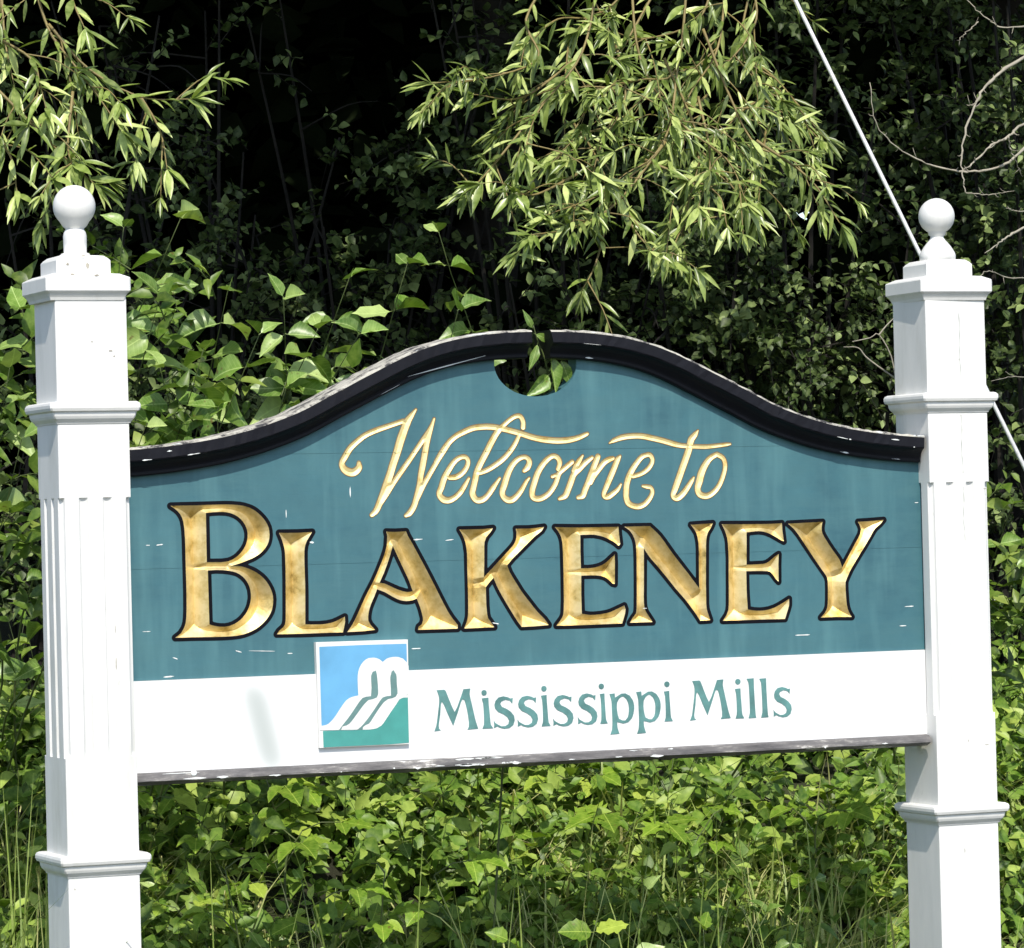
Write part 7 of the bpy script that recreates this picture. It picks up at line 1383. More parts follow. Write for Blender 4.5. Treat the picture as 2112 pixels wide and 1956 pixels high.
# a sprig that has grown up behind the board and hangs out through its notch
ap = at(1112, 690, .062)
E = empty('vine_sprig', root_below(ap, .02, .5), 'small green vine sprig hanging in the round notch under the crest of the board', 'vine')
path = spline([E.location - Vector((0, 0, .05)), Vector((1.12, .35, 1.2)), at(1120, 830, .13), at(1128, 760, .075), at(1108, 700, .060), at(1100, 672, .055)], 24)
V, F = tube(path, [.003 - .0016 * i / (len(path) - 1) for i in range(len(path))], 5)
MB().add(V, F).build('stem', STEM, E, True)
for (px, py), (tx, ty), Y, sz, wd in (((1136, 738), (1150, 815), .058, .070, .62), ((1158, 745), (1182, 800), .064, .055, .8), ((1130, 775), (1085, 822), .066, .055, .9), ((1108, 712), (1096, 765), .054, .045, .6), ((1106, 690), (1150, 708), .050, .040, .7), ((1098, 676), (1080, 640), .060, .050, .7)):
    p, q = at(px, py, Y), at(tx, ty, Y - .012)
    put_leaf(BROAD_M[rnd.choice((0, 2, 3))], E, p, q - p, Vector((rnd.uniform(-.6, .5), -1, rnd.uniform(-.5, .3))), (q - p).length * .95, wd * .85)

# ---- brambles and other low plants on the bank below the board
MARKS = [(430, 'near the left post'), (640, 'below the grey smear'), (860, 'below the emblem plaque'), (1080, 'below the words'), (1300, 'below the double p'), (1520, 'below the second word'), (1720, 'near the right post'), (2200, 'against the right post')]
ROWS = [(1690, 'close under the sill'), (1790, 'halfway down the bank'), (2100, 'low on the bank')]
taken = {}


def bank_label(kind, px, py):
    where = next(t for lim, t in MARKS if px < lim)
    row = next(t for lim, t in ROWS if py < lim)
    l = f'{kind} {row} {where}'
    taken[l] = taken.get(l, 0) + 1
    return l + (', the %s one' % ('darker', 'taller', 'smaller')[taken[l] % 3] if taken[l] > 1 else '')


spots = []
for i in range(11):
    for j in range(4):
        px = 320 + i * 148 + rnd.uniform(-60, 60) + (j % 2) * 60
        py = 1640 + j * 90 + rnd.uniform(-25, 25)
        spots.append((px, py))
for n, (px, py) in enumerate(spots):
    Y = rnd.uniform(1.35, 1.8) if py < 1700 else rnd.uniform(1.15, 1.5) if py < 1800 else rnd.choice((rnd.uniform(.2, .3), rnd.uniform(1.0, 1.3), rnd.uniform(1.0, 1.3)))
    ap = at(px, py, Y)
    g = ground_z(ap.x, ap.y)
    if ap.z - g < .10:
        ap.z = g + .12
    rt = root_below(ap, rnd.uniform(-.15, .15), rnd.uniform(-.05, .15))
    kind = rnd.choice(('bramble', 'bramble', 'bramble', 'nettle', 'herb'))
    bright = rnd.random()
    if kind == 'bramble':
        cane_plant('bramble', bank_label('bramble with three-part leaves', px, py), rt, ap, BRAMBLE_M, rnd.uniform(.050, .080), rnd.choice((4, 5, 6)), 'brambles on the bank under the sign')
    elif kind == 'nettle':
        stem_plant('weed', bank_label('upright toothed-leaved weed', px, py), rt, ap, BRAMBLE_M, rnd.uniform(.055, .08), 5, 'upright weeds on the bank under the sign', r0=.004)
    else:
        stem_plant('weed', bank_label('soft oval-leaved weed', px, py), rt, ap, BROAD_M, rnd.uniform(.055, .085), 4, 'upright weeds on the bank under the sign', r0=.004)
ap = at(1690, 1690, 1.2)
cane_plant('young_shrub', 'bright green seedling with five round leaflets near the right post', root_below(ap, .03, .05), at(1690, 1700, 1.2), ROUND_M, .075, 3, None, 5, .1)
ap = at(1790, 1790, 1.1)
stem_plant('young_shrub', 'low plant with big holed yellow-green leaves beside the right post', root_below(ap, .0, .05), ap, ROUND_M, .085, 3, None, r0=.004)
ap = at(1310, 1730, 1.3)
cane_plant('young_shrub', 'young plant with large lobed leaves below the middle of the sill', root_below(ap, .03, .05), ap, LOBED_M, .095, 3, None, 3, .3)
ap = at(880, 1850, 1.05)
stem_plant('young_shrub', 'yellow-green large-leaved plant low under the emblem plaque', root_below(ap, .0, .05), ap, ROUND_M, .09, 3, None, r0=.004)


# ---- undergrowth that nobody could count
def scatter_under():
    n = 7200
    x = nrg.uniform(-1.2, 5.2, n)
    y = .98 + 1.7 * nrg.random(n) ** 1.15
    cl = np.sin(x * 5.1 + 1.3 * np.sin(y * 4.7)) * np.sin(y * 6.3 + 1.1 * np.sin(x * 3.9)) + nrg.normal(0, .4, n)
    k = cl > -.22
    x, y, cl = x[k], y[k], cl[k]
    n = len(x)
    gz = np.array([ground_z(a, b) for a, b in zip(x, y)])
    a = nrg.uniform(0, 2 * np.pi, n)
    d = np.stack([np.cos(a) * .55, np.sin(a) * .55 - .25, np.ones(n)], 1)
    ln = nrg.uniform(.16, .34, n) * np.clip(1.05 + .35 * cl, .6, 1.6)
    sprig_mass('undergrowth', 'mass of small leafy shoots covering the bank behind the sign', np.stack([x, y, gz - .02], 1), d, ln, 9, nrg.uniform(.05, .55, n), .026, .092, (.40, .72),
               np.clip(.46 + .14 * cl + nrg.normal(0, .26, n), 0, 1), (UNDER_S, STEM))


scatter_under()


def thicken(name, label, spec, mat, lo, hi):
    """loose leafy shoots between the tall plants; spec = (pixel, depth, radius, leaves)"""
    B0, D, T = [], [], []
    for (px, py), Y, r, n in spec:
        m = max(2, n // 9)
        c = np.array(at(px, py, Y))
        B0.append(c + nrg.normal(0, 1, (m, 3)) * np.array([r, .12, r]) * .75 + np.array([0, .05, -.08]))
        a = nrg.uniform(0, 2 * np.pi, m)
        D.append(np.stack([np.cos(a) * .8, np.sin(a) * .5 - .45, nrg.uniform(.1, 1.1, m)], 1))
        T.append(nrg.uniform(.1, .85, m))
    B0, D, T = np.concatenate(B0), np.concatenate(D), np.concatenate(T)
    n = len(B0)
    sprig_mass(name, label, B0, D, nrg.uniform(.10, .22, n), 7, nrg.uniform(0, .7, n), lo, hi, (.36, .6), T, (mat, STEM))


thicken('leafy_tangle', 'tangle of mixed leaves between the tall plants behind the sign',
        [((300, 560), .75, .07, 12), ((420, 620), .8, .08, 14), ((500, 690), .75, .11, 33), ((330, 720), .6, .09, 33), ((420, 800), .55, .11, 42), ((300, 850), .45, .06, 39), ((560, 800), .6, .07, 18), ((640, 740), .65, .07, 8),
         ((700, 720), .7, .05, 4), ((30, 700), .8, .10, 84), ((20, 850), .7, .10, 77), ((40, 1000), .7, .08, 42), ((30, 1130), .8, .08, 42), ((2085, 1060), .6, .06, 62), ((2095, 1180), .55, .08, 77), ((2085, 1320), .6, .06, 42),
         ((300, 480), .9, .05, 4)], BROAD_S, .035, .085)


def blades(name, bases, heights, widths, leans, tints, label):
    n = len(bases)
    k = 4
    ang = nrg.uniform(0, 2 * np.pi, n)
    dirx = np.stack([np.cos(ang), np.sin(ang), np.zeros(n)], 1)
    side = np.stack([-np.sin(ang), np.cos(ang), np.zeros(n)], 1)
    # the blade's flat turned a bit to the viewer
    V = np.zeros((n, (k + 1) * 2, 3))
    for i in range(k + 1):
        t = i / k
        c = bases + np.array([0, 0, 1]) * (heights * (t - .35 * leans * t ** 3))[:, None] + dirx * (heights * leans * .75 * t ** 2.2)[:, None]
        w = (widths * (1 - t ** 1.6) * .5 + .0002)[:, None]
        V[:, 2 * i] = c + side * w
        V[:, 2 * i + 1] = c - side * w
    F = []
    b = np.arange(n)[:, None] * (2 * k + 2)
    for i in range(k):
        F.append(b + np.array([[2 * i, 2 * i + 1, 2 * i + 3, 2 * i + 2]]))
    me = quads_mesh(name, V.reshape(-1, 3), np.concatenate(F, 0), np.repeat(tints, 2 * k + 2))
    o = link(name, me, None, [GRASS_S])
    tag(o, label, kind='stuff')
    return o


B, H, WD, LN, TN = [], [], [], [], []


def tuft(cx, cy, n, r, h, lean=.5, tint=.45):
    for _ in range(n):
        a, q = rnd.uniform(0, 6.28), r * math.sqrt(rnd.random())
        x, y = cx + q * math.cos(a), cy + q * math.sin(a)
        B.append((x, y, ground_z(x, y) - .01))
        H.append(h * rnd.uniform(.55, 1.15))
        WD.append(rnd.uniform(.005, .011))
        LN.append(max(.1, rnd.gauss(lean + .25, .35)))
        TN.append(min(1, max(0, rnd.gauss(tint, .22))))


for px, py, Y, h, n in ((45, 1640, .45, .80, 60), (20, 1760, .40, .62, 70), (75, 1830, .32, .50, 70), (-30, 1700, .6, .9, 60), (560, 1800, 1.0, .42, 26), (690, 1850, 1.0, .4, 30),
                        (1385, 1740, 1.15, .45, 40), (1300, 1860, 1.0, .4, 50), (1740, 1800, 1.05, .42, 26), (1620, 1880, 1.0, .4, 50), (2095, 1760, .40, .62, 50), (2085, 1880, .35, .55, 60),
                        (1050, 1890, 1.0, .4, 60), (880, 1920, .95, .4, 40), (1830, 1890, .26, .5, 30), (1180, 1800, 1.1, .4, 30), (420, 1880, .26, .5, 20), (1560, 1930, .25, .4, 24), (1200, 1940, .25, .4, 24)):
    p = at(px, py, Y)
    tuft(p.x, p.y, n, .09, max(h, p.z - ground_z(p.x, p.y) + .04), .45, .45)
for _ in range(520):
    x, y = rnd.uniform(-1.0, 3.6), rnd.uniform(.75, 1.5)
    if math.sin(x * 3.3 + 1) * math.sin(y * 5 + x) > -.45:
        tuft(x, y, 11, .07, rnd.uniform(.18, .38), .7, rnd.choice((.35, .5, .62, .8, .95) if x < .9 else (.5, .7, .8, .95, .95)))
for _ in range(120):
    x = rnd.uniform(.30, 1.85)
    tuft(x, rnd.uniform(.19, .27), 4, .04, rnd.uniform(.60, .92) if rnd.random() < .6 else rnd.uniform(.3, .6), .3, rnd.choice((.25, .4, .55, .75)))
for _ in range(60):
    tuft(rnd.uniform(-.6, -.10), rnd.uniform(.22, .7), 7, .06, rnd.uniform(.55, 1.05), .5, rnd.choice((.15, .3, .45)))
for _ in range(260):
    x, y = rnd.uniform(-3, 6), rnd.uniform(-2.2, .12)
    tuft(x, y, 9, .12, rnd.uniform(.06, .14), .5, .5)
blades('grass', np.array(B), np.array(H), np.array(WD), np.array(LN), np.array(TN), 'long grass growing round the posts and along the foot of the bank')


# ------------------------------------------------------------------ willows: drooping twigs hang into the picture
def twig_leaves(path, n, size, start=.1):
    """positions and directions of alternate narrow leaves along a twig"""
    out = []
    for i in range(n):
        t = start + (1 - start) * (i + .5) / n
        q = t * (len(path) - 1)
        k = min(int(q), len(path) - 2)
        p = path[k].lerp(path[k + 1], q - k)
        tan = (path[k + 1] - path[k]).normalized()
        s = tan.orthogonal().normalized()
        s = Matrix.Rotation(i * 2.4 + rnd.gauss(0, .5), 3, tan) @ s
        ax = (tan * rnd.uniform(.45, 1.0) + s * rnd.uniform(.5, 1.0) + Vector((0, 0, -rnd.uniform(-.15, .6)))).normalized()
        nr = Vector((rnd.gauss(-.1, .5), rnd.gauss(-.7, .5), 1)) + TO_SUN * rnd.uniform(.1, 1.5)
        out.append((p, ax, nr, size * rnd.uniform(.6, 1.15)))
    e = path[-1]
    tan = (path[-1] - path[-2]).normalized()
    for _ in range(7):
        out.append((e, (tan + Vector((rnd.gauss(0, .5), rnd.gauss(0, .5), rnd.gauss(-.15, .45)))).normalized(), Vector((rnd.gauss(-.1, .4), -.7, 1)) + TO_SUN * .6, size * rnd.uniform(.7, 1.15)))
    return out


def crown_cloud(name, parent, boxes, density, size, mat):
    """leaf mass of a crown, thickened in clumps; boxes = (cx, cy, cz, rx, ry, rz)"""
    P = []
    for cx, cy, cz, rx, ry, rz, n in boxes:
        m = int(n * density)
        c = nrg.normal(0, 1, (m // 22 + 1, 3))
        c = unit(c) * nrg.random((len(c), 1)) ** .4
        idx = nrg.integers(0, len(c), m)
        p = c[idx] + nrg.normal(0, .11, (m, 3))
        P.append(p * np.array([rx, ry, rz]) + np.array([cx, cy, cz]))
    P = np.concatenate(P)
    return P


def willow(name, label, base, trunk_pts, twigs, crown, seed, group, leaf_limit=300):
    E = empty(name, base, label, 'tree', group)
    mb = MB()
    path = spline([base - Vector((0, 0, .2))] + trunk_pts, 18)
    V, F = tube(path, [.17 * (1 - .6 * i / (len(path) - 1)) for i in range(len(path))], 10)
    mb.add(V, F).build('trunk', BARK, E, True)
    L = []
    top = path[-1]
    for tp in twigs:
        # limb from the crown down to the twig's first point
        p0 = tp[0]
        br = MB()
        if seen(p0)[1] < -30:
            limb = spline([top + Vector((0, 0, rnd.uniform(-.4, .5))), top.lerp(p0, .5) + Vector((0, 0, .75)), p0 + (p0 - tp[1]).normalized() * .2 + Vector((0, .05, .25)), p0], 16)
            V, F = tube(limb, [.016 - .0118 * min(1, i / (len(limb) - 5)) for i in range(len(limb))], 5)
            br.add(V, F)
        pa = spline(tp, 20)
        V, F = tube(pa, [.0042 - .003 * i / (len(pa) - 1) for i in range(len(pa))], 5)
        br.add(V, F)
        length = sum((b - a).length for a, b in zip(pa, pa[1:]))
        mine = [(p, a, n, s) for p, a, n, s in twig_leaves(pa, int(length / .021), .078)]
        for _ in range(max(2, int(length / .105))):
            q = rnd.uniform(.1, .95) * (len(pa) - 1)
            k = min(int(q), len(pa) - 2)
            s = pa[k].lerp(pa[k + 1], q - k)
            tan = (pa[k + 1] - pa[k]).normalized()
            dd = (tan * rnd.uniform(.1, .7) + Vector((rnd.gauss(0, .9), rnd.gauss(-.1, .6), rnd.gauss(-.12, .4)))).normalized()
            ln = rnd.uniform(.08, .22)
            sp = spline([s, s + dd * ln * .55 + Vector((0, 0, -.004)), s + dd * ln + Vector((0, 0, -.05 * ln / .2))], 8)
            V, F = tube(sp, [.0022 - .0012 * i / (len(sp) - 1) for i in range(len(sp))], 4)
            br.add(V, F)
            mine += twig_leaves(sp, int(ln / .021), .066 * rnd.choice((.75, 1, 1.1)), .3)
        b = br.build('branch', TWIG, E, True)
        L += [(q, b) for q in mine]
    # the largest as leaves, the rest as one mass
    L.sort(key=lambda e: -e[0][3])
    vis = [e for e in L if -40 < seen(e[0][0])[0] < PW + 40 and -40 < seen(e[0][0])[1] < PH]
    rest = [e for e in L if e not in vis][:0]
    own = vis[:leaf_limit]
    ids = set(id(e) for e in own)
    rest = [e for e in L if id(e) not in ids]
    for (p, a, n, s), b in own:
        put_leaf(rnd.choice(WILLOW_M), b, p, a, n, s, rnd.uniform(.8, 1.35))
    pos = np.array([tuple(e[0][0]) for e in rest])
    me = leaf_cloud('twig_foliage', pos, np.array([tuple(e[0][1]) for e in rest]), np.array([tuple(e[0][2]) for e in rest]), np.array([e[0][3] for e in rest]),
                    np.array([e[0][3] * .17 for e in rest]), None, .25, .12, 'lance', True)
    tag(link('twig_foliage', me, E, [WILLOW_S]), kind='stuff')
    P = crown_cloud('crown', E, crown, 1.0, .1, CROWN_S)  # crown out of view, laid out to shade the thicket behind the sign
    n = len(P)
    a = nrg.uniform(0, 2 * np.pi, n)
    ax = np.stack([np.cos(a), np.sin(a), nrg.uniform(-.8, .1, n)], 1)
    nr = np.stack([nrg.normal(0, .4, n), nrg.normal(-.3, .4, n), np.ones(n)], 1)
    Ls = nrg.uniform(.09, .16, n)
    me = leaf_cloud('crown', P, ax, nr, Ls, Ls * .5)
    tag(link('crown', me, E, [CROWN_S]), kind='stuff')
    print(name, 'twig leaves', len(L), 'own', len(own))
    return E


def tw(pts, y0, y1):
    n = len(pts)
    return [at(px, py, y0 + (y1 - y0) * i / (n - 1)) for i, (px, py) in enumerate(pts)]


MID = [tw(p, a, b) for p, a, b in (
    ([(1150, -70), (1085, 40), (1110, 120), (1010, 160), (890, 172)], 1.25, 1.0),
    ([(1240, -70), (1200, 110), (1110, 230), (1080, 320)], 1.2, 1.0),
    ([(1420, -70), (1395, 140), (1320, 165), (1230, 185)], 1.2, 1.05),
    ([(1400, 120), (1370, 290), (1260, 390), (1125, 445)], 1.15, 1.0),
    ([(1375, 290), (1270, 420), (1180, 470), (1095, 485)], 1.1, .95),
    ([(1270, 410), (1320, 490), (1375, 540)], 1.1, 1.0),
    ([(1450, 60), (1510, 210), (1560, 300), (1640, 335), (1690, 430)], 1.2, 1.0),
    ([(1440, 200), (1465, 330), (1440, 430)], 1.15, 1.0),
    ([(1300, -70), (1320, 120), (1400, 250), (1500, 330), (1540, 420)], 1.2, 1.0),
    ([(1370, 120), (1440, 290), (1420, 420), (1400, 510)], 1.15, 1.05),
    ([(1500, -70), (1480, 100), (1420, 200), (1380, 330)], 1.3, 1.1),
    ([(1260, 420), (1230, 540), (1200, 600)], 1.1, 1.05),
    ([(1560, 290), (1670, 370), (1735, 465)], 1.05, .95),
    ([(1200, 110), (1080, 200), (975, 195)], 1.2, 1.1),
    ([(1380, -70), (1290, 90), (1190, 260), (1150, 330)], 1.35, 1.15),
    ([(1560, -70), (1530, 90), (1580, 200)], 1.4, 1.3),
    ([(1130, 200), (1010, 350), (960, 400)], 1.15, 1.05),
    ([(1480, -70), (1440, 40), (1330, 80), (1250, 60)], 1.3, 1.2),
    ([(1330, -70), (1240, 30), (1150, 40), (1090, 90)], 1.35, 1.25),
    ([(1540, -70), (1560, 40), (1500, 130), (1450, 150)], 1.35, 1.25),
    ([(1270, 90), (1290, 200), (1240, 300), (1220, 370)], 1.25, 1.1),
    ([(1330, 330), (1400, 360), (1480, 400), (1500, 470)], 1.1, 1.0),
    ([(1190, 360), (1110, 400), (1060, 400)], 1.1, 1.0))]
LEFT = [tw(p, a, b) for p, a, b in (
    ([(60, -70), (100, 60), (150, 130), (210, 210), (250, 270)], 1.05, .85),
    ([(-80, 50), (50, 110), (80, 170), (60, 260)], 1.0, .85),
    ([(100, 50), (180, 140), (290, 200), (395, 205)], 1.0, .85),
    ([(140, -70), (150, 0), (175, 60)], .95, .85),
    ([(-40, 150), (60, 250), (140, 330), (195, 380)], .95, .8),
    ([(150, 190), (140, 300), (150, 340)], .9, .8),
    ([(290, 200), (330, 270), (345, 350)], 1.0, .95),
    ([(-60, 230), (20, 320), (35, 400)], 1.0, .9),
    ([(0, -70), (10, 80), (30, 180)], 1.1, .95))]
DEEP = []
for k in range(9):
    px, py = rnd.uniform(1150, 1620), rnd.uniform(-20, 300)
    a, l = rnd.uniform(.15, 2.9), rnd.uniform(120, 230)
    DEEP.append(tw([(px, py), (px + l * .5 * math.cos(a), py + l * .4 * math.sin(a)), (px + l * math.cos(a), py + l * (.7 * math.sin(a) + .25))], 1.9, 1.7))
MID += DEEP
willow('willow_tree', 'willow with sunlit narrow leaves drooping over the crest from the top centre', Vector((3.3, 5.6, ground_z(3.3, 5.6))),
       [Vector((3.25, 5.5, 2.2)), Vector((2.9, 4.6, 4.2)), Vector((2.1, 2.6, 5.0))], MID,
       [(1.2, 2.0, 4.9, 1.7, 1.7, .75, 5200), (2.8, 2.3, 5.0, 1.6, 2.0, .8, 5200), (1.9, 4.2, 5.0, 2.2, 2.0, .9, 5200)], 3, 'willows hanging over the sign')
willow('willow_tree', 'willow whose sparse twigs hang into the top left corner above the left post', Vector((-1.3, 3.4, ground_z(-1.3, 3.4))),
       [Vector((-1.25, 3.3, 2.2)), Vector((-.9, 2.9, 3.7)), Vector((-.5, 2.2, 4.7))], LEFT,
       [(-.9, 1.9, 4.9, 1.6, 1.6, .75, 4600), (.2, 2.1, 5.0, 1.3, 1.7, .8, 4600), (-.6, 4.2, 4.9, 2.2, 2.0, .9, 4600)], 4, 'willows hanging over the sign')

# an unseen maple added beyond, right: its crown shades the thicket
E = empty('added_shade_maple', (5.4, 5.2, ground_z(5.4, 5.2)), 'unseen maple behind the thicket on the right, added so its crown shades it', 'tree')
path = spline([Vector((5.4, 5.2, .8)), Vector((5.3, 5.1, 2.4)), Vector((5.0, 4.6, 4.2)), Vector((4.7, 4.2, 5.4))], 16)
V, F = tube(path, [.2 - .12 * i / (len(path) - 1) for i in range(len(path))], 10)
MB().add(V, F).build('trunk', BARK, E, True)
P = crown_cloud('crown', E, [(4.6, 2.2, 5.0, 1.7, 1.8, .8, 5200), (4.4, 4.4, 5.0, 2.0, 2.2, .9, 5200), (6.4, 3.4, 5.0, 1.8, 2.8, .9, 4800), (2.6, 6.6, 5.2, 3.2, 1.8, .9, 5200), (5.6, 6.8, 5.2, 2.8, 1.8, .9, 4800), (-.4, 6.4, 5.2, 2.6, 1.8, .9, 4200)], 1.0, .1, CROWN_S)
n = len(P)
a = nrg.uniform(0, 2 * np.pi, n)
Ls = nrg.uniform(.10, .17, n)
me = leaf_cloud('crown', P, np.stack([np.cos(a), np.sin(a), nrg.uniform(-.7, .1, n)], 1), np.stack([nrg.normal(0, .4, n), nrg.normal(-.3, .4, n), np.ones(n)], 1), Ls, Ls * .8)
tag(link('crown', me, E, [CROWN_S]), kind='stuff')


# ------------------------------------------------------------------ the thicket: shrubs in shade behind the sign
def shrub(label, cx, cy, top, r, n, lsize, tint0=.45):
    g = ground_z(cx, cy)
    E = empty('shrub', (cx, cy, g), label, 'shrub', 'shrubs of the shady thicket behind the sign')
    mb = MB()
    tips = []
    for k in range(9):
        a = rnd.uniform(0, 6.28)
        q = r * math.sqrt(rnd.random()) * .9
        e = Vector((cx + q * math.cos(a), cy + q * math.sin(a) * .8, g + (top - g) * rnd.uniform(.55, 1.0)))
        pa = spline([Vector((cx + .1 * math.cos(a), cy + .1 * math.sin(a), g - .05)), Vector((cx + q * .5 * math.cos(a), cy + q * .4 * math.sin(a), g + (e.z - g) * .55)), e], 12)
        V, F = tube(pa, [.012 - .009 * i / (len(pa) - 1) for i in range(len(pa))], 5)
        mb.add(V, F)
        tips += pa[3:]
        for _ in range(4):
            s = rnd.choice(pa[4:])
            d = Vector((rnd.gauss(0, 1), rnd.gauss(-.3, .8), rnd.gauss(.1, .5))).normalized() * rnd.uniform(.15, .35)
            sp = spline([s, s + d * .6, s + d + Vector((0, 0, -.04))], 6)
            V, F = tube(sp, [.004, .0035, .003, .0025, .002, .0015, .001][:len(sp)], 4)
            mb.add(V, F)
            tips += sp[1:]
    mb.build('stems', BARK, E)
    T = np.array([tuple(t) for t in tips])
    m = int(n / 8)
    i = nrg.integers(0, len(T), m)
    P0 = T[i] + nrg.normal(0, .03, (m, 3))
    out = unit(P0 - np.array([cx, cy + .35, (g + top) / 2 - .2])) * .7 + np.stack([nrg.normal(0, .5, m), nrg.normal(-.35, .45, m), nrg.normal(.05, .45, m)], 1)
    P, A, O, U, SV, SF = sprigs(P0, out, nrg.uniform(.09, .22, m), 8, nrg.uniform(0, .5, m))
    k = len(P)
    nr = np.stack([nrg.normal(0, .4, k), nrg.normal(-.55, .4, k), .9 * np.ones(k)], 1)
    L = nrg.uniform(.65, 1.25, k) * lsize * (1.1 - .4 * U)
    tn = np.clip(nrg.normal(tint0, .28, m)[O] + nrg.normal(0, .12, k), 0, 1)
    me = leaf_cloud('foliage', P, A, nr, L, L * nrg.uniform(.55, .85, k), tn, .15, .15, fine=True)
    tag(link('shoots', quads_mesh('shoots', SV, SF), E, [BARK]), kind='stuff')
    tag(link('foliage', me, E, [SHRUB_SHADE_S]), kind='stuff')
    return E


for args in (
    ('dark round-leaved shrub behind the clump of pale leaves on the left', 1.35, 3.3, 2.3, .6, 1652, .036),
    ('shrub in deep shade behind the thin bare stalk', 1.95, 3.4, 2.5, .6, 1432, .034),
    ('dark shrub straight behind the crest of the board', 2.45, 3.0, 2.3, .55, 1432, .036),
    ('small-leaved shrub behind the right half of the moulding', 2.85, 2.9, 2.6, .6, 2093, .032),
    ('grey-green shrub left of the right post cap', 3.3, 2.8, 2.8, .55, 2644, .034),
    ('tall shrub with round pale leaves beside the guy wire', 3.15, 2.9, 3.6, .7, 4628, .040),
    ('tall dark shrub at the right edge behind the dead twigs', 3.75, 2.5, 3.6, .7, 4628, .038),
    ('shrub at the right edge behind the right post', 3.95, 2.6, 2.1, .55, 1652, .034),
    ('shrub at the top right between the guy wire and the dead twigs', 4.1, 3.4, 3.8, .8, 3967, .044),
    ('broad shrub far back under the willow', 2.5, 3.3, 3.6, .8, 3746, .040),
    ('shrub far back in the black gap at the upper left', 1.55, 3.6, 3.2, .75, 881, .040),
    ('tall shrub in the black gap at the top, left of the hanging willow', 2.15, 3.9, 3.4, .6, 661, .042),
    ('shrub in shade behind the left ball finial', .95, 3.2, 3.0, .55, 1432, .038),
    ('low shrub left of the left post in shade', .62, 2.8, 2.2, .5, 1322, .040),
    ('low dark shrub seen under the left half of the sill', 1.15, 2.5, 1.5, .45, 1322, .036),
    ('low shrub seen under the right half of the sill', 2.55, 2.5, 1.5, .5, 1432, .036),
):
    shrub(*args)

# the forest behind: one mass
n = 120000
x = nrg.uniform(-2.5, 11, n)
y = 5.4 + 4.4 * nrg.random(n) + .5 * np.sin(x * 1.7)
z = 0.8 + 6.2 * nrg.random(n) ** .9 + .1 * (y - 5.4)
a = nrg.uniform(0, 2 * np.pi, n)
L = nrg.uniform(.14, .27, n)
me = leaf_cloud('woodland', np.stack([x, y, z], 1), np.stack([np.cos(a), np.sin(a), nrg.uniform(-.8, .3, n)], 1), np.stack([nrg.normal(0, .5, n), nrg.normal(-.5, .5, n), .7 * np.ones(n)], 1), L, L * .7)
tag(link('woodland', me, None, [WOOD_SHADE_S]), 'depth of the wood behind the shrubs, leaves coloured near-black for its shade', kind='stuff')

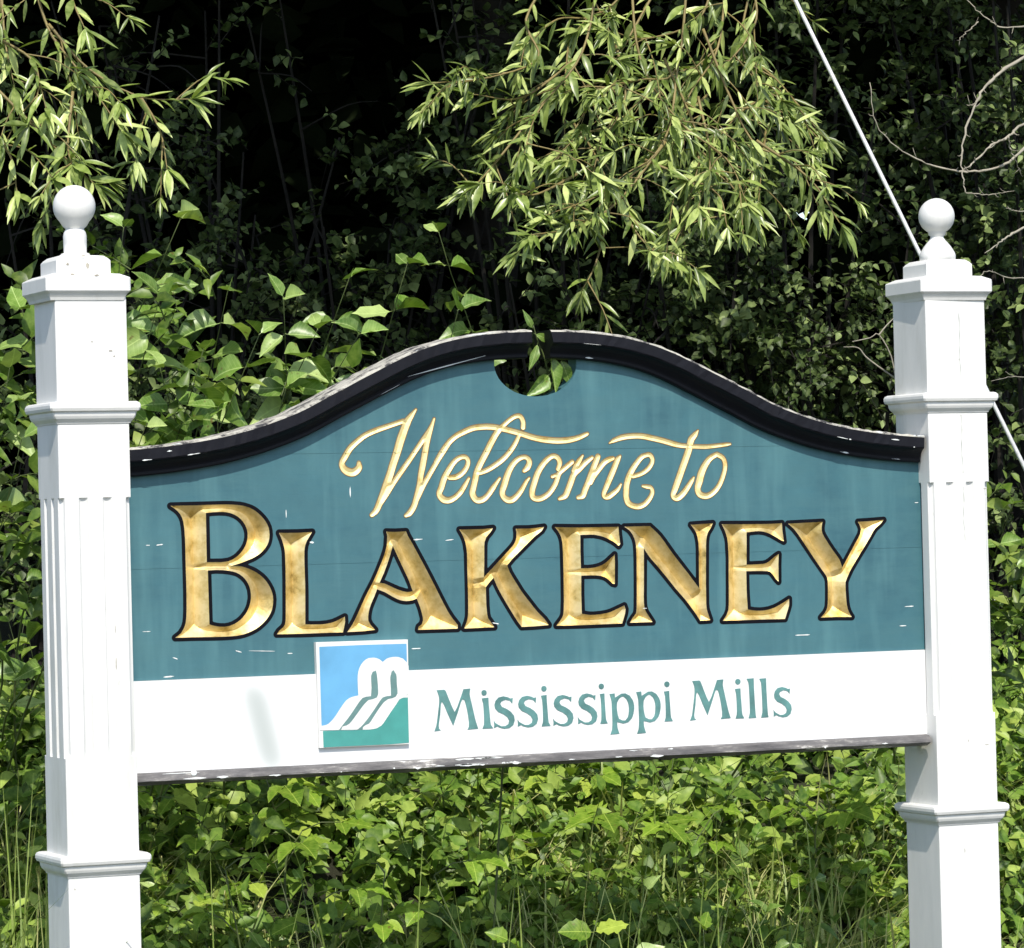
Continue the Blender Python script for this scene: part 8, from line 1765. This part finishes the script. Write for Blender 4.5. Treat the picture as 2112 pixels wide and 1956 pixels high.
# ------------------------------------------------------------------ bleached dead twigs on the right
root = root_below(at(2330, 900, 1.25))
E = empty('dead_bush', root, 'bare bleached dead twigs reaching in from the right edge beside the right finial', 'dead bush')
st = spline([root - Vector((0, 0, .05)), at(2300, 900, 1.2), at(2260, 520, 1.2), at(2220, 280, 1.2), at(2180, 60, 1.2)], 20)
V, F = tube(st, [.011 - .006 * i / (len(st) - 1) for i in range(len(st))], 6)
MB().add(V, F).build('stem', DEAD, E, True)
for pts, r0, r1, y0, y1 in (
    ([(2240, 60), (2112, 118), (2052, 160), (2018, 200), (1988, 290), (1984, 350), (1992, 398)], .0052, .0018, 1.2, 1.1),
    ([(2250, 180), (2112, 308), (2060, 345), (2010, 354), (1960, 350), (1900, 332), (1845, 300), (1805, 250), (1795, 170)], .0040, .0013, 1.2, 1.25),
    ([(2250, 160), (2112, 255), (2080, 282), (2045, 300), (2010, 335), (1990, 348)], .0042, .0022, 1.2, 1.1),
    ([(2250, 400), (2112, 470), (2070, 495), (2032, 522)], .0048, .0014, 1.2, 1.0),
    ([(1992, 398), (2040, 402), (2092, 394)], .0017, .0010, 1.1, 1.15),
    ([(2080, 282), (2088, 320), (2110, 365)], .0020, .0010, 1.15, 1.2),
    ([(2020, 200), (2008, 215), (1996, 218)], .0022, .0012, 1.15, 1.15),
    ([(2250, 30), (2090, 58), (2045, 45), (2010, 15), (1975, -20)], .0024, .0012, 1.25, 1.35),
    ([(2018, 45), (1990, 70), (1975, 85)], .0016, .0009, 1.3, 1.3),
    ([(2240, 420), (2112, 436), (2075, 430)], .0024, .0011, 1.2, 1.1),
    ([(2230, 560), (2100, 575), (2040, 560), (2020, 572)], .0020, .0010, 1.2, .9),
    ([(2230, 800), (2112, 778), (2045, 785)], .0016, .0009, 1.2, .8)):
    n = len(pts)
    pa = spline([at(px, py, y0 + (y1 - y0) * i / (n - 1)) for i, (px, py) in enumerate(pts)], 6 * n)
    if pts[0][0] > 2200:
        pa[0] = min(st, key=lambda q: (q - pa[0]).length)
    pa = pa[:1] + [p + Vector((rnd.gauss(0, .0009), rnd.gauss(0, .003), rnd.gauss(0, .0009))) for p in pa[1:]]
    m = len(pa) - 1
    V, F = tube(pa, [(r0 + (r1 - r0) * i / m) * (1.12 - .35 * i / m + .28 * math.sin(i * 1.9) * math.sin(i * .7)) for i in range(m + 1)], 6)
    mb = MB().add(V, F)
    for q in range(3, m - 1, 4):
        d = Vector((rnd.gauss(0, 1), rnd.gauss(0, 1), rnd.gauss(0, 1))).normalized() * rnd.uniform(.006, .03)
        V, F = tube([pa[q], pa[q] + d * .6, pa[q] + d + Vector((0, 0, .004))], [r1 * .9, r1 * .7, r1 * .35], 4)
        mb.add(V, F)
    mb.build('twig', DEAD, E, True)
# two fine dry sprigs beside the left edge of the right post
root = root_below(at(1960, 1700, .32))
E = empty('dry_sprig', root, 'thin dry sprig with curled grey tips left of the right post', 'twig')
for pts in ([(1965, 1500), (1955, 1100), (1880, 850), (1852, 800), (1838, 735), (1812, 690), (1795, 697), (1758, 705)], [(1845, 780), (1790, 740), (1770, 718), (1740, 716)], [(1812, 692), (1828, 672), (1845, 655)]):
    pa = spline([root] * (pts[0] == (1965, 1500)) + [at(px, py, .32) for px, py in pts], 24)
    m = len(pa) - 1
    V, F = tube(pa, [.0024 - .0012 * i / m for i in range(m + 1)], 4)
    MB().add(V, F).build('twig', DEAD, E, True)
